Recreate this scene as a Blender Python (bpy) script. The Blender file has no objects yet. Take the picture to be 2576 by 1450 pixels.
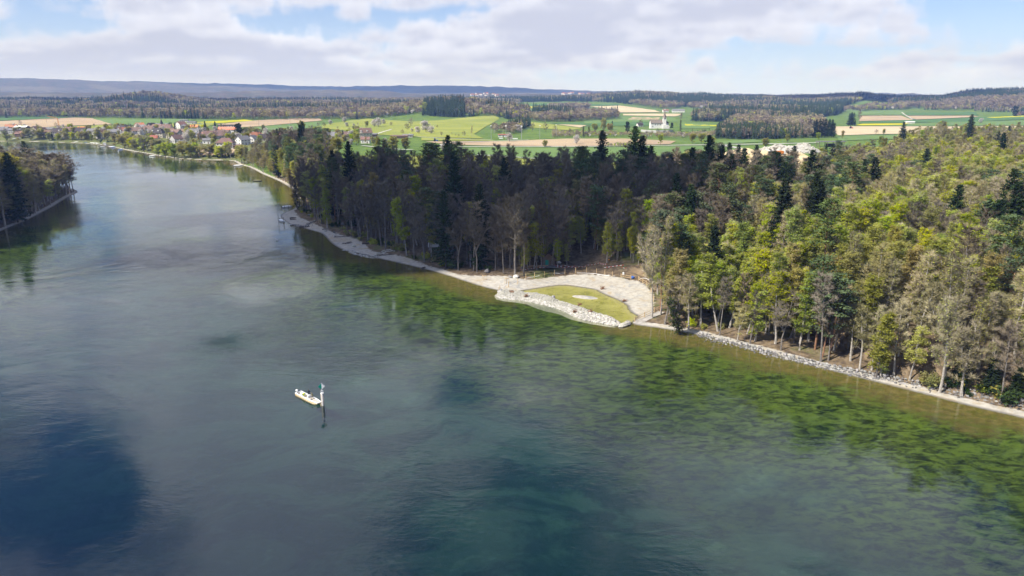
import bpy, bmesh, math, random
import numpy as np
from mathutils import Vector, Matrix, Quaternion

random.seed(7)
scene = bpy.context.scene
COL = scene.collection

# ------------------------------------------------------------------ camera
CAM_Z = 58.0
PITCH = math.radians(14.97)
F_PX, CX, CY = 1805.0, 1288.0, 725.0          # focal length and centre of a 2576 px wide frame
cam_data = bpy.data.cameras.new("camera")
cam_data.sensor_width = 36.0
cam_data.lens = 36.0 * F_PX / 2576.0
cam_data.clip_start = 1.0
cam_data.clip_end = 60000.0
cam = bpy.data.objects.new("camera", cam_data)
COL.objects.link(cam)
cam.location = (0, 0, CAM_Z)
cam.rotation_euler = (math.pi / 2 - PITCH, 0, 0)
scene.camera = cam

# ------------------------------------------------------------------ sun, sky, exposure
SUN_EL = math.radians(46)
_h = Vector((-0.86, -0.51)).normalized()
TO_SUN = Vector((_h.x * math.cos(SUN_EL), _h.y * math.cos(SUN_EL), math.sin(SUN_EL)))
sun_data = bpy.data.lights.new("sun", "SUN")
sun_data.energy = 4.7
sun_data.angle = math.radians(0.5)
sun_data.color = (1.0, 0.95, 0.87)
sun = bpy.data.objects.new("sun", sun_data)
COL.objects.link(sun)
sun.rotation_euler = TO_SUN.to_track_quat('Z', 'Y').to_euler()
sun.location = TO_SUN * 3000

HAZE_DENSITY = 9.0e-5
# where the shade of clouds falls: (place on the ground, extent of the cloud, altitude, shape)
CLOUD_SHADES = [((-62, 325), (200, 170), 620, 1), ((18, 302), (190, 128), 640, 6), ((-300, 318), (190, 165), 560, 2), ((2050, 3450), (2300, 1150), 1100, 3), ((-1600, 3000), (1500, 600), 1200, 4), ((300, 4700), (2400, 700), 1300, 5), ((-1800, 8400), (5200, 1300), 1700, 7)]

scene.view_settings.view_transform = 'Standard'
scene.view_settings.look = 'None'
scene.view_settings.exposure = 0.78
scene.view_settings.gamma = 1.0
scene.view_settings.use_curve_mapping = False
scene.render.engine = 'CYCLES'
scene.cycles.max_bounces = 6
scene.cycles.diffuse_bounces = 2
scene.cycles.glossy_bounces = 3
scene.cycles.transparent_max_bounces = 8
scene.cycles.transmission_bounces = 3
scene.cycles.volume_bounces = 0
scene.cycles.caustics_reflective = False
scene.cycles.caustics_refractive = False
scene.cycles.use_denoising = True
scene.cycles.use_adaptive_sampling = True
scene.cycles.adaptive_threshold = 0.02
scene.render.use_persistent_data = False


class NT:
    """small node-tree helper"""
    def __init__(self, tree):
        self.t = tree
        tree.nodes.clear()

    def n(self, kind, ins=None, **props):
        nd = self.t.nodes.new(kind)
        for k, v in props.items():
            setattr(nd, k, v)
        for k, v in (ins or {}).items():
            sock = nd.inputs[k]
            if isinstance(v, bpy.types.NodeSocket):
                self.t.links.new(v, sock)
            else:
                sock.default_value = v
        return nd

    def math(self, op, a, b=0.0, c=0.0, clamp=False):
        nd = self.n('ShaderNodeMath', {0: a, 1: b, 2: c}, operation=op)
        nd.use_clamp = clamp
        return nd.outputs[0]

    def vmath(self, op, a, b=(0, 0, 0)):
        return self.n('ShaderNodeVectorMath', {0: a, 1: b}, operation=op).outputs[0]

    def mix(self, fac, a, b):
        nd = self.n('ShaderNodeMix', data_type='RGBA')
        for sock, v in ((nd.inputs[0], fac), (nd.inputs[6], a), (nd.inputs[7], b)):
            if isinstance(v, bpy.types.NodeSocket):
                self.t.links.new(v, sock)
            else:
                sock.default_value = v if not isinstance(v, tuple) or len(v) == 4 else (*v, 1)
        return nd.outputs[2]

    def ramp(self, v, lo, hi, a=0.0, b=1.0, smooth=True):
        nd = self.n('ShaderNodeMapRange', {0: v, 1: lo, 2: hi, 3: a, 4: b})
        if smooth:
            nd.interpolation_type = 'SMOOTHSTEP'
        return nd.outputs[0]

    def noise(self, vec, scale, detail=4.0, rough=0.55, distort=0.0):
        return self.n('ShaderNodeTexNoise', {'Vector': vec, 'Scale': scale, 'Detail': detail,
                                             'Roughness': rough, 'Distortion': distort}).outputs['Fac']


def build_world():
    w = bpy.data.worlds.new("World")
    scene.world = w
    w.use_nodes = True
    T = NT(w.node_tree)
    sky = T.n('ShaderNodeTexSky', sky_type='NISHITA', sun_disc=False, sun_elevation=SUN_EL,
              sun_rotation=math.atan2(_h.x, _h.y), air_density=1.0, dust_density=0.6, ozone_density=3.0, altitude=400.0)
    tc = T.n('ShaderNodeTexCoord').outputs['Generated']
    sep = T.n('ShaderNodeSeparateXYZ', {0: tc})
    z = T.math('MAXIMUM', sep.outputs[2], 0.0)
    inv = T.math('DIVIDE', 1.0, T.math('ADD', z, 0.14))
    px = T.math('MULTIPLY', sep.outputs[0], inv)
    py = T.math('MULTIPLY', sep.outputs[1], inv)
    plane = T.n('ShaderNodeCombineXYZ', {0: px, 1: py, 2: 0.0}).outputs[0]
    # broad fields of cloud and of open sky
    cover = T.noise(T.vmath('ADD', plane, CLOUD_COVER_OFFSET), 0.45, 1.0, 0.5)
    cover = T.ramp(cover, 0.38, 0.62, -0.09, 0.075, False)
    high = T.ramp(z, 0.09, 0.35, 0.0, 1.0, False)
    cover = T.math('ADD', cover, T.math('MULTIPLY', high, -0.012))
    cover = T.math('ADD', cover, T.ramp(z, 0.04, 0.19, 0.055, 0.0))
    col = sky.outputs[0]
    horizon_haze = T.math('POWER', T.math('SUBTRACT', 1.0, z, clamp=True), 10.0)
    col = T.mix(T.math('MULTIPLY', horizon_haze, 0.85), T.vmath('MULTIPLY', col, (0.62, 0.76, 1.06)), (6.8, 7.6, 9.2, 1))
    n_lay = 8
    nearer = T.ramp(z, 0.10, 0.48, 1.0, 1.75, False)      # clouds overhead are lit through, far ones are seen from the side
    jit = T.n('ShaderNodeTexWhiteNoise', {'Vector': T.vmath('MULTIPLY', tc, (9137.0, 7919.0, 8311.0))}, noise_dimensions='3D').outputs['Value']
    # top layer first, the flat base last: the base is nearest to an eye below
    for k in reversed(range(n_lay)):
        f = k / (n_lay - 1)
        h = T.math('ADD', 1.0 + 0.22 * f, T.math('MULTIPLY', jit, 0.22 / (n_lay - 1)))
        v = T.n('ShaderNodeVectorMath', {0: plane, 'Scale': h}, operation='SCALE').outputs[0]
        v = T.vmath('ADD', v, (CLOUD_OFFSET[0], CLOUD_OFFSET[1], 0.10 * f))
        nz = T.math('ADD', T.math('MULTIPLY', T.noise(v, 1.35, 7.0, 0.58, 0.1), 0.66), T.math('MULTIPLY', T.noise(v, 4.6, 5.0, 0.62, 0.0), 0.34))
        nz = T.math('ADD', nz, cover)
        lo = 0.48 + 0.13 * f ** 1.2
        a = T.ramp(nz, lo, T.math('ADD', lo + 0.045 + 0.015 * f, T.ramp(z, 0.12, 0.45, 0.0, 0.10, False)), 0.0, 0.95)
        thick = T.ramp(nz, lo + 0.01, lo + 0.13)
        mixf = lambda a, b: tuple(x + (y - x) * f ** 0.8 for x, y in zip(a, b)) + (1,)
        ccol = T.mix(thick, mixf((6.4, 6.6, 7.5), (8.6, 8.7, 9.3)), mixf((4.8, 5.05, 6.2), (7.5, 7.7, 8.7)))
        ccol = T.n('ShaderNodeVectorMath', {0: ccol, 'Scale': nearer}, operation='SCALE').outputs[0]
        a = T.math('MULTIPLY', a, T.ramp(z, 0.0, 0.05, 0.15, 1.0))
        col = T.mix(a, col, ccol)
    below = T.ramp(sep.outputs[2], -0.03, 0.0)
    col = T.mix(below, (1.2, 1.4, 1.5, 1), col)
    bg = T.n('ShaderNodeBackground', {'Color': col, 'Strength': SKY_STRENGTH})
    out = T.n('ShaderNodeOutputWorld', {'Surface': bg.outputs[0]})
    w.cycles.sampling_method = 'MANUAL'
    w.cycles.sample_map_resolution = 512


SKY_STRENGTH = 0.075
CLOUD_OFFSET = (-6.08, 18.1)
CLOUD_COVER_OFFSET = (-3.08, 26.1, 2.0)
build_world()


# ------------------------------------------------------------------ geometry of the place
def ray(px, py):
    u, v = (px - CX) / F_PX, (CY - py) / F_PX
    c, s = math.cos(PITCH), math.sin(PITCH)
    return (u, c + v * s, -s + v * c)


def P(px, py, z=0.0):
    d = ray(px, py)
    t = (z - CAM_Z) / d[2]
    return (d[0] * t, d[1] * t, z)


def P2(pts, z=0.0):
    return np.array([P(a, b, z)[:2] for a, b in pts])


def _hash(ix, iy, seed):
    n = (ix.astype(np.int64) * 374761393 + iy.astype(np.int64) * 668265263 + seed * 974711) & 0x7fffffff
    n = ((n ^ (n >> 13)) * 1274126177) & 0x7fffffff
    n = n ^ (n >> 16)
    return (n & 0xffff) / 65535.0


def vnoise(x, y, seed=0):
    x = np.asarray(x, float); y = np.asarray(y, float)
    ix = np.floor(x); iy = np.floor(y)
    fx = x - ix; fy = y - iy
    fx = fx * fx * (3 - 2 * fx); fy = fy * fy * (3 - 2 * fy)
    a = _hash(ix, iy, seed); b = _hash(ix + 1, iy, seed)
    c = _hash(ix, iy + 1, seed); d = _hash(ix + 1, iy + 1, seed)
    return (a * (1 - fx) + b * fx) * (1 - fy) + (c * (1 - fx) + d * fx) * fy - 0.5


def fbm(x, y, seed=0, octaves=3):
    s = 0.0; amp = 1.0
    for o in range(octaves):
        s = s + amp * vnoise(x * 2 ** o, y * 2 ** o, seed + o * 17)
        amp *= 0.5
    return s


def sstep(a, b, x):
    t = np.clip((x - a) / (b - a), 0, 1)
    return t * t * (3 - 2 * t)


def inside(poly, x, y):
    poly = np.asarray(poly)
    res = np.zeros(x.shape, bool)
    n = len(poly)
    j = n - 1
    for i in range(n):
        xi, yi = poly[i]; xj, yj = poly[j]
        if yi != yj:
            cond = ((yi > y) != (yj > y)) & (x < (xj - xi) * (y - yi) / (yj - yi) + xi)
            res ^= cond
        j = i
    return res


def line_dist(line, x, y):
    d2 = np.full(x.shape, 1e18)
    for (ax, ay), (bx, by) in zip(line[:-1], line[1:]):
        dx, dy = bx - ax, by - ay
        L = dx * dx + dy * dy + 1e-9
        t = np.clip(((x - ax) * dx + (y - ay) * dy) / L, 0, 1)
        ex = x - ax - t * dx; ey = y - ay - t * dy
        np.minimum(d2, ex * ex + ey * ey, out=d2)
    return np.sqrt(d2)


def smooth_line(pts, n=3):
    pts = np.asarray(pts, float)
    for _ in range(n):
        q = np.empty((len(pts) * 2 - 2, 2))
        q[0::2] = pts[:-1] * 0.75 + pts[1:] * 0.25
        q[1::2] = pts[:-1] * 0.25 + pts[1:] * 0.75
        pts = np.vstack([pts[:1], q, pts[-1:]])
    return pts


SHORE_PX = [(3000, 1165), (2700, 1085), (2576, 1052), (2440, 1022), (2300, 985), (2100, 935), (1900, 880), (1750, 840),
            (1640, 823), (1598, 818)]
POND_PX = [(1588, 812), (1600, 803), (1607, 795), (1591, 789), (1580, 777), (1580, 769), (1556, 755), (1527, 744), (1507, 734), (1500, 729),
           (1468, 724), (1419, 717), (1390, 720), (1361, 724), (1312, 732), (1275, 734)]
BEACH_PX = [(1251, 731), (1211, 721), (1170, 708), (1117, 690), (1063, 676), (996, 660), (945, 649), (889, 637),
            (862, 629), (835, 614), (821, 598), (811, 587), (781, 579), (768, 575), (733, 567), (714, 555), (705, 547),
            (707, 540), (722, 532), (738, 527)]
UPPER_PX = [(748, 515), (752, 500), (740, 480), (722, 467), (696, 453), (660, 439), (629, 421), (605, 416), (597, 412),
            (588, 405), (560, 404), (500, 403), (430, 398), (370, 387), (310, 377), (280, 370), (230, 362), (130, 358),
            (60, 356.5), (-60, 356), (-400, 356)]
shore_right = smooth_line(P2(SHORE_PX + POND_PX + BEACH_PX + UPPER_PX), 2)
LAND_RIGHT = np.vstack([shore_right, [(-2600, 1100), (-20000, 20000), (20000, 20000), (20000, -500), (500, -60)]])
LEFT_PX = [(-700, 850), (-300, 700), (-100, 627), (0, 583), (30, 570), (60, 558), (95, 540), (130, 522), (165, 500), (185, 489), (198, 485),
           (190, 477), (150, 468), (90, 455), (0, 440), (-150, 425), (-400, 415), (-900, 412)]
shore_left = smooth_line(P2(LEFT_PX), 2)
LAND_LEFT = np.vstack([shore_left, [(-3500, 400), (-3000, -200), (-400, -100)]])
POND_POLY = P2(POND_PX + [(1258, 737), (1290, 738), (1340, 740), (1400, 757), (1490, 785), (1560, 812)])
BACK_PX = [(741, 527), (752, 542), (773, 552), (803, 564), (832, 576), (864, 587), (902, 600), (918, 612), (935, 626), (983, 634),
           (1009, 638), (1036, 646), (1077, 661), (1117, 670), (1144, 682), (1197, 686), (1251, 690), (1291, 695), (1322, 699),
           (1369, 693), (1420, 689), (1474, 687), (1521, 691), (1562, 697), (1586, 702), (1607, 706), (1634, 722),
           (1644, 746), (1642, 783), (1600, 816)]
GRAVEL_POLY = np.vstack([P2(BACK_PX, 1.5), P2(POND_PX + BEACH_PX)])
ISLE = np.array(P(1462, 748)[:2])


def px_of(x, y):
    return CX + F_PX * 1.03 * x / np.maximum(y, 1.0)


_R3 = np.array([(-400, 40), (0, 34), (300, 28), (700, 30), (1000, 33), (1300, 34), (1450, 42), (1550, 56), (1600, 64), (1690, 56), (1780, 46), (1900, 42), (2047, 42),
                (2120, 48), (2176, 52), (2202, 40), (2300, 41), (2368, 44), (2435, 62), (2520, 68), (2700, 70), (3200, 72)], float)
_R5 = np.array([(-400, 75), (0, 80), (150, 80), (350, 77), (500, 82), (700, 95), (840, 103), (960, 100), (1010, 80),
                (1060, 74), (1200, 76), (1400, 74), (1600, 66), (1800, 55), (2600, 55)], float)
_R9 = np.array([(-400, 240), (0, 232), (150, 229), (220, 216), (300, 210), (380, 212), (450, 200), (600, 196), (750, 174), (850, 166),
                (930, 172), (1000, 178), (1150, 182), (1250, 168), (1350, 138), (1500, 118), (1580, 112), (1700, 90), (1800, 76), (1830, 86), (1870, 84),
                (1950, 70), (2080, 84), (2200, 90), (2290, 84), (2350, 70), (2700, 70)], float)


def HT(x, y):
    """height of the ground (negative under water)"""
    x = np.atleast_1d(np.asarray(x, float)); y = np.atleast_1d(np.asarray(y, float))
    r = np.hypot(x, y)
    px = px_of(x, y)
    base = 5.0 + np.clip(r - 300, 0, 1e9) * 0.0040
    base = np.minimum(base, 32)
    base = base + fbm(x / 190, y / 190, 3, 2) * np.clip((r - 250) / 900, 0.25, 1) * 5.0
    base += fbm(x / 14, y / 14, 9, 2) * 0.35 * np.clip((700 - r) / 300, 0, 1)
    h = base

    def bump(cpx, D, hh, sx, sy):
        cx = (cpx - CX) / F_PX / 1.02 * D
        return hh * np.exp(-((x - cx) / sx) ** 2 - ((y - D) / sy) ** 2)
    h = h + bump(1655, 1000, 8.0, 42, 40)
    h = h + bump(1215, 1780, 19, 150, 190)
    h = h + bump(1090, 1800, 13, 130, 130)
    h = h + bump(395, 2560, 34, 115, 200) + bump(230, 2500, 10, 130, 160) + bump(700, 2350, 9, 160, 160)
    h = h + bump(600, 2700, 10, 900, 400)
    h = h + bump(950, 2100, 9, 300, 250)
    r3 = np.interp(px, _R3[:, 0], _R3[:, 1]) + fbm(px / 40, r / 400, 21, 2) * 7
    h = np.maximum(h, base * 0 + 10 + (r3 - 10) * sstep(2250, 3500, r) * (1 - 0.25 * sstep(3500, 4600, r)))
    r5 = np.interp(px, _R5[:, 0], _R5[:, 1]) + fbm(px / 30, r / 500, 25, 2) * 8
    h = np.maximum(h, r5 * sstep(4200, 5600, r))
    r9 = np.interp(px, _R9[:, 0], _R9[:, 1]) + fbm(px / 22, r / 500, 29, 3) * 12
    h = np.maximum(h, r9 * sstep(6400, 9000, r) * (1 - 0.4 * sstep(9400, 11000, r)))
    # banks and bed
    d = np.full(x.shape, 1e4)
    near = r < 2600
    if near.any():
        xs, ys = x[near], y[near]
        dd = np.minimum(line_dist(shore_right, xs, ys), line_dist(shore_left, xs, ys))
        wat = ~(inside(LAND_RIGHT, xs, ys) | inside(LAND_LEFT, xs, ys))
        sd = np.where(wat, -dd, dd)
        right = sstep(72, 84, xs) * sstep(300, 240, ys)
        mid = sstep(-130, -110, xs) * (1 - right) * sstep(420, 380, ys)
        bw = 3.2 * right + 15.0 * mid + 5.0 * (1 - right - mid)
        rise = 7.0 * right + 40 * mid + 45.0 * (1 - right - mid)
        lift = 0.45 * right
        hb = h[near]
        beach = np.minimum(dd * (0.085 + 0.03 * right), bw * 0.085 + 0.02 * np.clip(dd - bw, 0, 100))
        land = beach + (hb * (1 - lift * sstep(0, 40, 40 - dd)) - beach) * sstep(bw, bw + rise, dd)
        land += fbm(xs / 3.0, ys / 3.0, 33, 2) * 0.22 * sstep(1.0, 8, dd)
        # the dug sides of the bathing bay
        pond = inside(POND_POLY, xs, ys)
        bay = sstep(40, 24, np.hypot(xs - 64, ys - 236)) * sstep(225, 232, ys)
        land += bay * (2.1 * sstep(4.5 + 2.5 * fbm(xs / 7, ys / 7, 51, 2), 8.2, dd) + fbm(xs / 2.4, ys / 2.4, 53, 3) * 0.6 * sstep(2, 5, dd))
        depth = np.minimum(0.05 * dd, 1.0 + 0.02 * (dd - 20)) + 1.5 * sstep(20, 70, dd) + 8.0 * sstep(85, 175, dd) + fbm(xs / 9, ys / 9, 41, 3) * 0.5 * sstep(4, 14, dd)
        depth = np.where(pond, np.minimum(0.05 * dd, 0.5), depth)
        isl = 0.74 * np.exp(-((xs - ISLE[0]) / 4.6) ** 2 - ((ys - ISLE[1] + 0.35 * (xs - ISLE[0])) / 2.6) ** 2)
        bed = -depth - 0.02 + np.where(pond, isl, 0)
        h = h.copy()
        h[near] = np.where(wat, bed, land)
        d[near] = sd
    HT.sd = d
    return h


GRID = {}


def HTF(x, y):
    """height of the ground mesh itself, read off its grid"""
    x = np.atleast_1d(np.asarray(x, float)); y = np.atleast_1d(np.asarray(y, float))
    ys, nu = GRID['ys'], GRID['nu']
    fi = np.interp(y, ys, np.arange(len(ys)))
    u = x / (y * 0.86 + 30)
    fj = (np.clip(u, -1, 1) + 1) / 2 * (nu - 1)
    i = np.minimum(fi.astype(int), len(ys) - 2); j = np.minimum(fj.astype(int), nu - 2)
    a, b = fi - i, fj - j
    def rd(Z): return (Z[i, j] * (1 - b) + Z[i, j + 1] * b) * (1 - a) + (Z[i + 1, j] * (1 - b) + Z[i + 1, j + 1] * b) * a
    HT.sd = rd(GRID['sd'])
    return rd(GRID['z'])


def HT1(x, y):
    return float(HTF([x], [y])[0])


_T = np.geomspace(60, 14000, 900)


def PT(px, py):
    """the point of the ground seen at px, py"""
    d = ray(px, py)
    z = CAM_Z + d[2] * _T
    hh = HTF(d[0] * _T, d[1] * _T)
    k = np.nonzero(z < np.maximum(hh, 0))[0]
    if len(k) == 0:
        return None
    i = max(k[0], 1)
    t = np.linspace(_T[i - 1], _T[i], 30)
    z = CAM_Z + d[2] * t
    hh = np.maximum(HTF(d[0] * t, d[1] * t), 0)
    j = np.nonzero(z <= hh)[0]
    tt = t[j[0]] if len(j) else _T[i]
    x, y = d[0] * tt, d[1] * tt
    return (x, y, float(np.maximum(HTF([x], [y])[0], 0)))


def at_dist(px, D):
    """ground position in the direction px at distance D along the view"""
    x = (px - CX) / F_PX / 1.02 * D
    return (x, D, HT1(x, D))


# ------------------------------------------------------------------ helpers for meshes and objects
def tag(o, label=None, cat=None, group=None, kind=None):
    if label: o['label'] = label
    if cat: o['category'] = cat
    if group: o['group'] = group
    if kind: o['kind'] = kind
    return o


def link(name, data, parent=None, loc=None, rot=None, scale=None):
    o = bpy.data.objects.new(name, data)
    COL.objects.link(o)
    if parent is not None: o.parent = parent
    if loc is not None: o.location = loc
    if rot is not None: o.rotation_euler = rot if not isinstance(rot, (int, float)) else (0, 0, rot)
    if scale is not None: o.scale = scale if not isinstance(scale, (int, float)) else (scale,) * 3
    return o


def empty(name, loc, rot=0.0, scale=1.0, label=None, cat=None, group=None):
    o = link(name, None, None, loc, rot, scale)
    o.empty_display_size = 0.5
    return tag(o, label, cat, group)


class MB:
    """collects geometry for one mesh"""
    def __init__(self):
        self.v = []; self.f = []; self.m = []

    def add(self, vs, fs, mi=0):
        b = len(self.v)
        self.v.extend(vs)
        for f in fs:
            self.f.append([i + b for i in f]); self.m.append(mi)

    def box(self, c, s, rz=0.0, mi=0, taper=1.0, rot=None):
        x, y, z = s[0] / 2, s[1] / 2, s[2] / 2
        vs = [(-x, -y, -z), (x, -y, -z), (x, y, -z), (-x, y, -z),
              (-x * taper, -y * taper, z), (x * taper, -y * taper, z), (x * taper, y * taper, z), (-x * taper, y * taper, z)]
        M = rot if rot is not None else Matrix.Rotation(rz, 3, 'Z')
        vs = [tuple(M @ Vector(p) + Vector(c)) for p in vs]
        self.add(vs, [(3, 2, 1, 0), (4, 5, 6, 7), (0, 1, 5, 4), (1, 2, 6, 5), (2, 3, 7, 6), (3, 0, 4, 7)], mi)

    def beam(self, a, b, w, h=None, mi=0):
        a, b = Vector(a), Vector(b)
        d = b - a
        q = d.to_track_quat('X', 'Z').to_matrix()
        self.box((a + b) / 2, (d.length, w, h or w), rot=q, mi=mi)

    def tube(self, pts, radii, n=6, mi=0, caps=True):
        pts = [Vector(p) for p in pts]
        base = len(self.v)
        for i, p in enumerate(pts):
            if i == 0: d = pts[1] - p
            elif i == len(pts) - 1: d = p - pts[i - 1]
            else: d = pts[i + 1] - pts[i - 1]
            if d.length < 1e-9: d = Vector((0, 0, 1))
            q = d.to_track_quat('Z', 'Y')
            r = radii[i] if hasattr(radii, '__len__') else radii
            for k in range(n):
                a = 2 * math.pi * k / n
                self.v.append(tuple(p + q @ Vector((math.cos(a) * r, math.sin(a) * r, 0))))
        for i in range(len(pts) - 1):
            for k in range(n):
                a = base + i * n + k; b = base + i * n + (k + 1) % n
                self.f.append([a, b, b + n, a + n]); self.m.append(mi)
        if caps:
            self.f.append([base + k for k in reversed(range(n))]); self.m.append(mi)
            e = base + (len(pts) - 1) * n
            self.f.append([e + k for k in range(n)]); self.m.append(mi)

    def ball(self, c, r, nu=8, nv=6, mi=0, jitter=0.0, rng=None, rot=None):
        c = Vector(c)
        if not hasattr(r, '__len__'): r = (r, r, r)
        vs = []; rng = rng or random
        for j in range(nv + 1):
            t = math.pi * j / nv
            for i in range(nu if 0 < j < nv else 1):
                a = 2 * math.pi * i / nu
                k = 1 + rng.uniform(-jitter, jitter)
                p = Vector((math.cos(a) * math.sin(t) * r[0] * k, math.sin(a) * math.sin(t) * r[1] * k, math.cos(t) * r[2] * k))
                if rot is not None: p = rot @ p
                vs.append(tuple(p + c))
        fs = []
        idx = lambda j, i: 0 if j == 0 else (1 + (nv - 1) * nu if j == nv else 1 + (j - 1) * nu + i % nu)
        for j in range(nv):
            for i in range(nu):
                if j == 0: fs.append((0, idx(1, i), idx(1, i + 1)))
                elif j == nv - 1: fs.append((idx(j, i), idx(nv, 0), idx(j, i + 1)))
                else: fs.append((idx(j, i), idx(j + 1, i), idx(j + 1, i + 1), idx(j, i + 1)))
        self.add(vs, fs, mi)

    def prism(self, outline, z0, z1, mi=0):
        n = len(outline)
        vs = [(x, y, z0) for x, y in outline] + [(x, y, z1) for x, y in outline]
        fs = [list(reversed(range(n))), list(range(n, 2 * n))] + [(i, (i + 1) % n, n + (i + 1) % n, n + i) for i in range(n)]
        self.add(vs, fs, mi)

    def mesh(self, name, mats, smooth=False):
        me = bpy.data.meshes.new(name)
        me.from_pydata(self.v, [], self.f)
        mats = mats if isinstance(mats, (list, tuple)) else [mats]
        for m in mats: me.materials.append(m)
        if any(self.m): me.polygons.foreach_set('material_index', self.m)
        if smooth: me.polygons.foreach_set('use_smooth', [True] * len(self.f))
        me.update()
        return me

    def build(self, name, mats, parent=None, smooth=False, loc=None, rot=None):
        return link(name, self.mesh(name, mats, smooth), parent, loc, rot)


# ------------------------------------------------------------------ materials
def simple(name, col, rough=0.8, var=0.12, scale=3.0, metallic=0.0, rnd=0.0, spec=0.3, bump=0.0, col2=None, bscale=None):
    m = bpy.data.materials.new(name); m.use_nodes = True
    T = NT(m.node_tree)
    co = T.n('ShaderNodeTexCoord').outputs['Object']
    nz = T.noise(co, scale, 5, 0.6)
    lo = tuple(c * (1 - var) for c in col); hi = tuple(min(1, c * (1 + var)) for c in col)
    c = T.mix(T.ramp(nz, 0.3, 0.7), col2 and tuple(col) or lo, col2 or hi)
    if rnd:
        r = T.n('ShaderNodeObjectInfo').outputs['Random']
        hsv = T.n('ShaderNodeHueSaturation', {'Hue': T.ramp(T.math('FRACT', T.math('MULTIPLY', r, 7.3)), 0, 1, 0.5 - rnd * 0.06, 0.5 + rnd * 0.06, False),
                                              'Saturation': T.ramp(T.math('FRACT', T.math('MULTIPLY', r, 3.7)), 0, 1, 1 - rnd * 0.4, 1 + rnd * 0.3, False),
                                              'Value': T.ramp(r, 0, 1, 1 - rnd * 0.5, 1 + rnd * 0.5, False), 'Color': c})
        c = hsv.outputs[0]
    b = T.n('ShaderNodeBsdfPrincipled', {'Base Color': c, 'Roughness': rough, 'Metallic': metallic, 'Specular IOR Level': spec})
    if bump:
        bn = T.n('ShaderNodeBump', {'Strength': bump, 'Distance': 0.1, 'Height': T.noise(co, bscale or scale * 2, 5, 0.6)})
        T.t.links.new(bn.outputs[0], b.inputs['Normal'])
    T.n('ShaderNodeOutputMaterial', {'Surface': b.outputs[0]})
    return m


def foliage(name, col, trans=0.35, rnd=0.6, hue=0.025, tint=None):
    """leaf or needle colour that differs from plant to plant and clump to clump"""
    m = bpy.data.materials.new(name); m.use_nodes = True
    T = NT(m.node_tree)
    r = T.n('ShaderNodeObjectInfo').outputs['Random']
    co = T.n('ShaderNodeTexCoord').outputs['Object']
    nz = T.noise(co, 0.45, 2, 0.5)
    val = T.math('MULTIPLY', T.ramp(r, 0, 1, 1 - rnd * 0.5, 1 + rnd * 0.5, False), T.ramp(nz, 0.3, 0.7, 0.75, 1.25, False))
    r2 = T.math('FRACT', T.math('MULTIPLY', r, 13.7))
    base = (*col, 1)
    if tint: base = T.mix(T.ramp(r2, 0.35, 0.9), col, tint)
    hsv = T.n('ShaderNodeHueSaturation', {'Hue': T.ramp(T.math('FRACT', T.math('MULTIPLY', r, 5.3)), 0, 1, 0.5 - hue, 0.5 + hue, False),
                                          'Saturation': T.ramp(T.math('FRACT', T.math('MULTIPLY', r, 3.1)), 0, 1, 0.8, 1.1, False),
                                          'Value': val, 'Color': base})
    d = T.n('ShaderNodeBsdfDiffuse', {'Color': hsv.outputs[0]})
    t = T.n('ShaderNodeBsdfTranslucent', {'Color': hsv.outputs[0]})
    mx = T.n('ShaderNodeMixShader', {0: trans, 1: d.outputs[0], 2: t.outputs[0]})
    T.n('ShaderNodeOutputMaterial', {'Surface': mx.outputs[0]})
    return m


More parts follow.
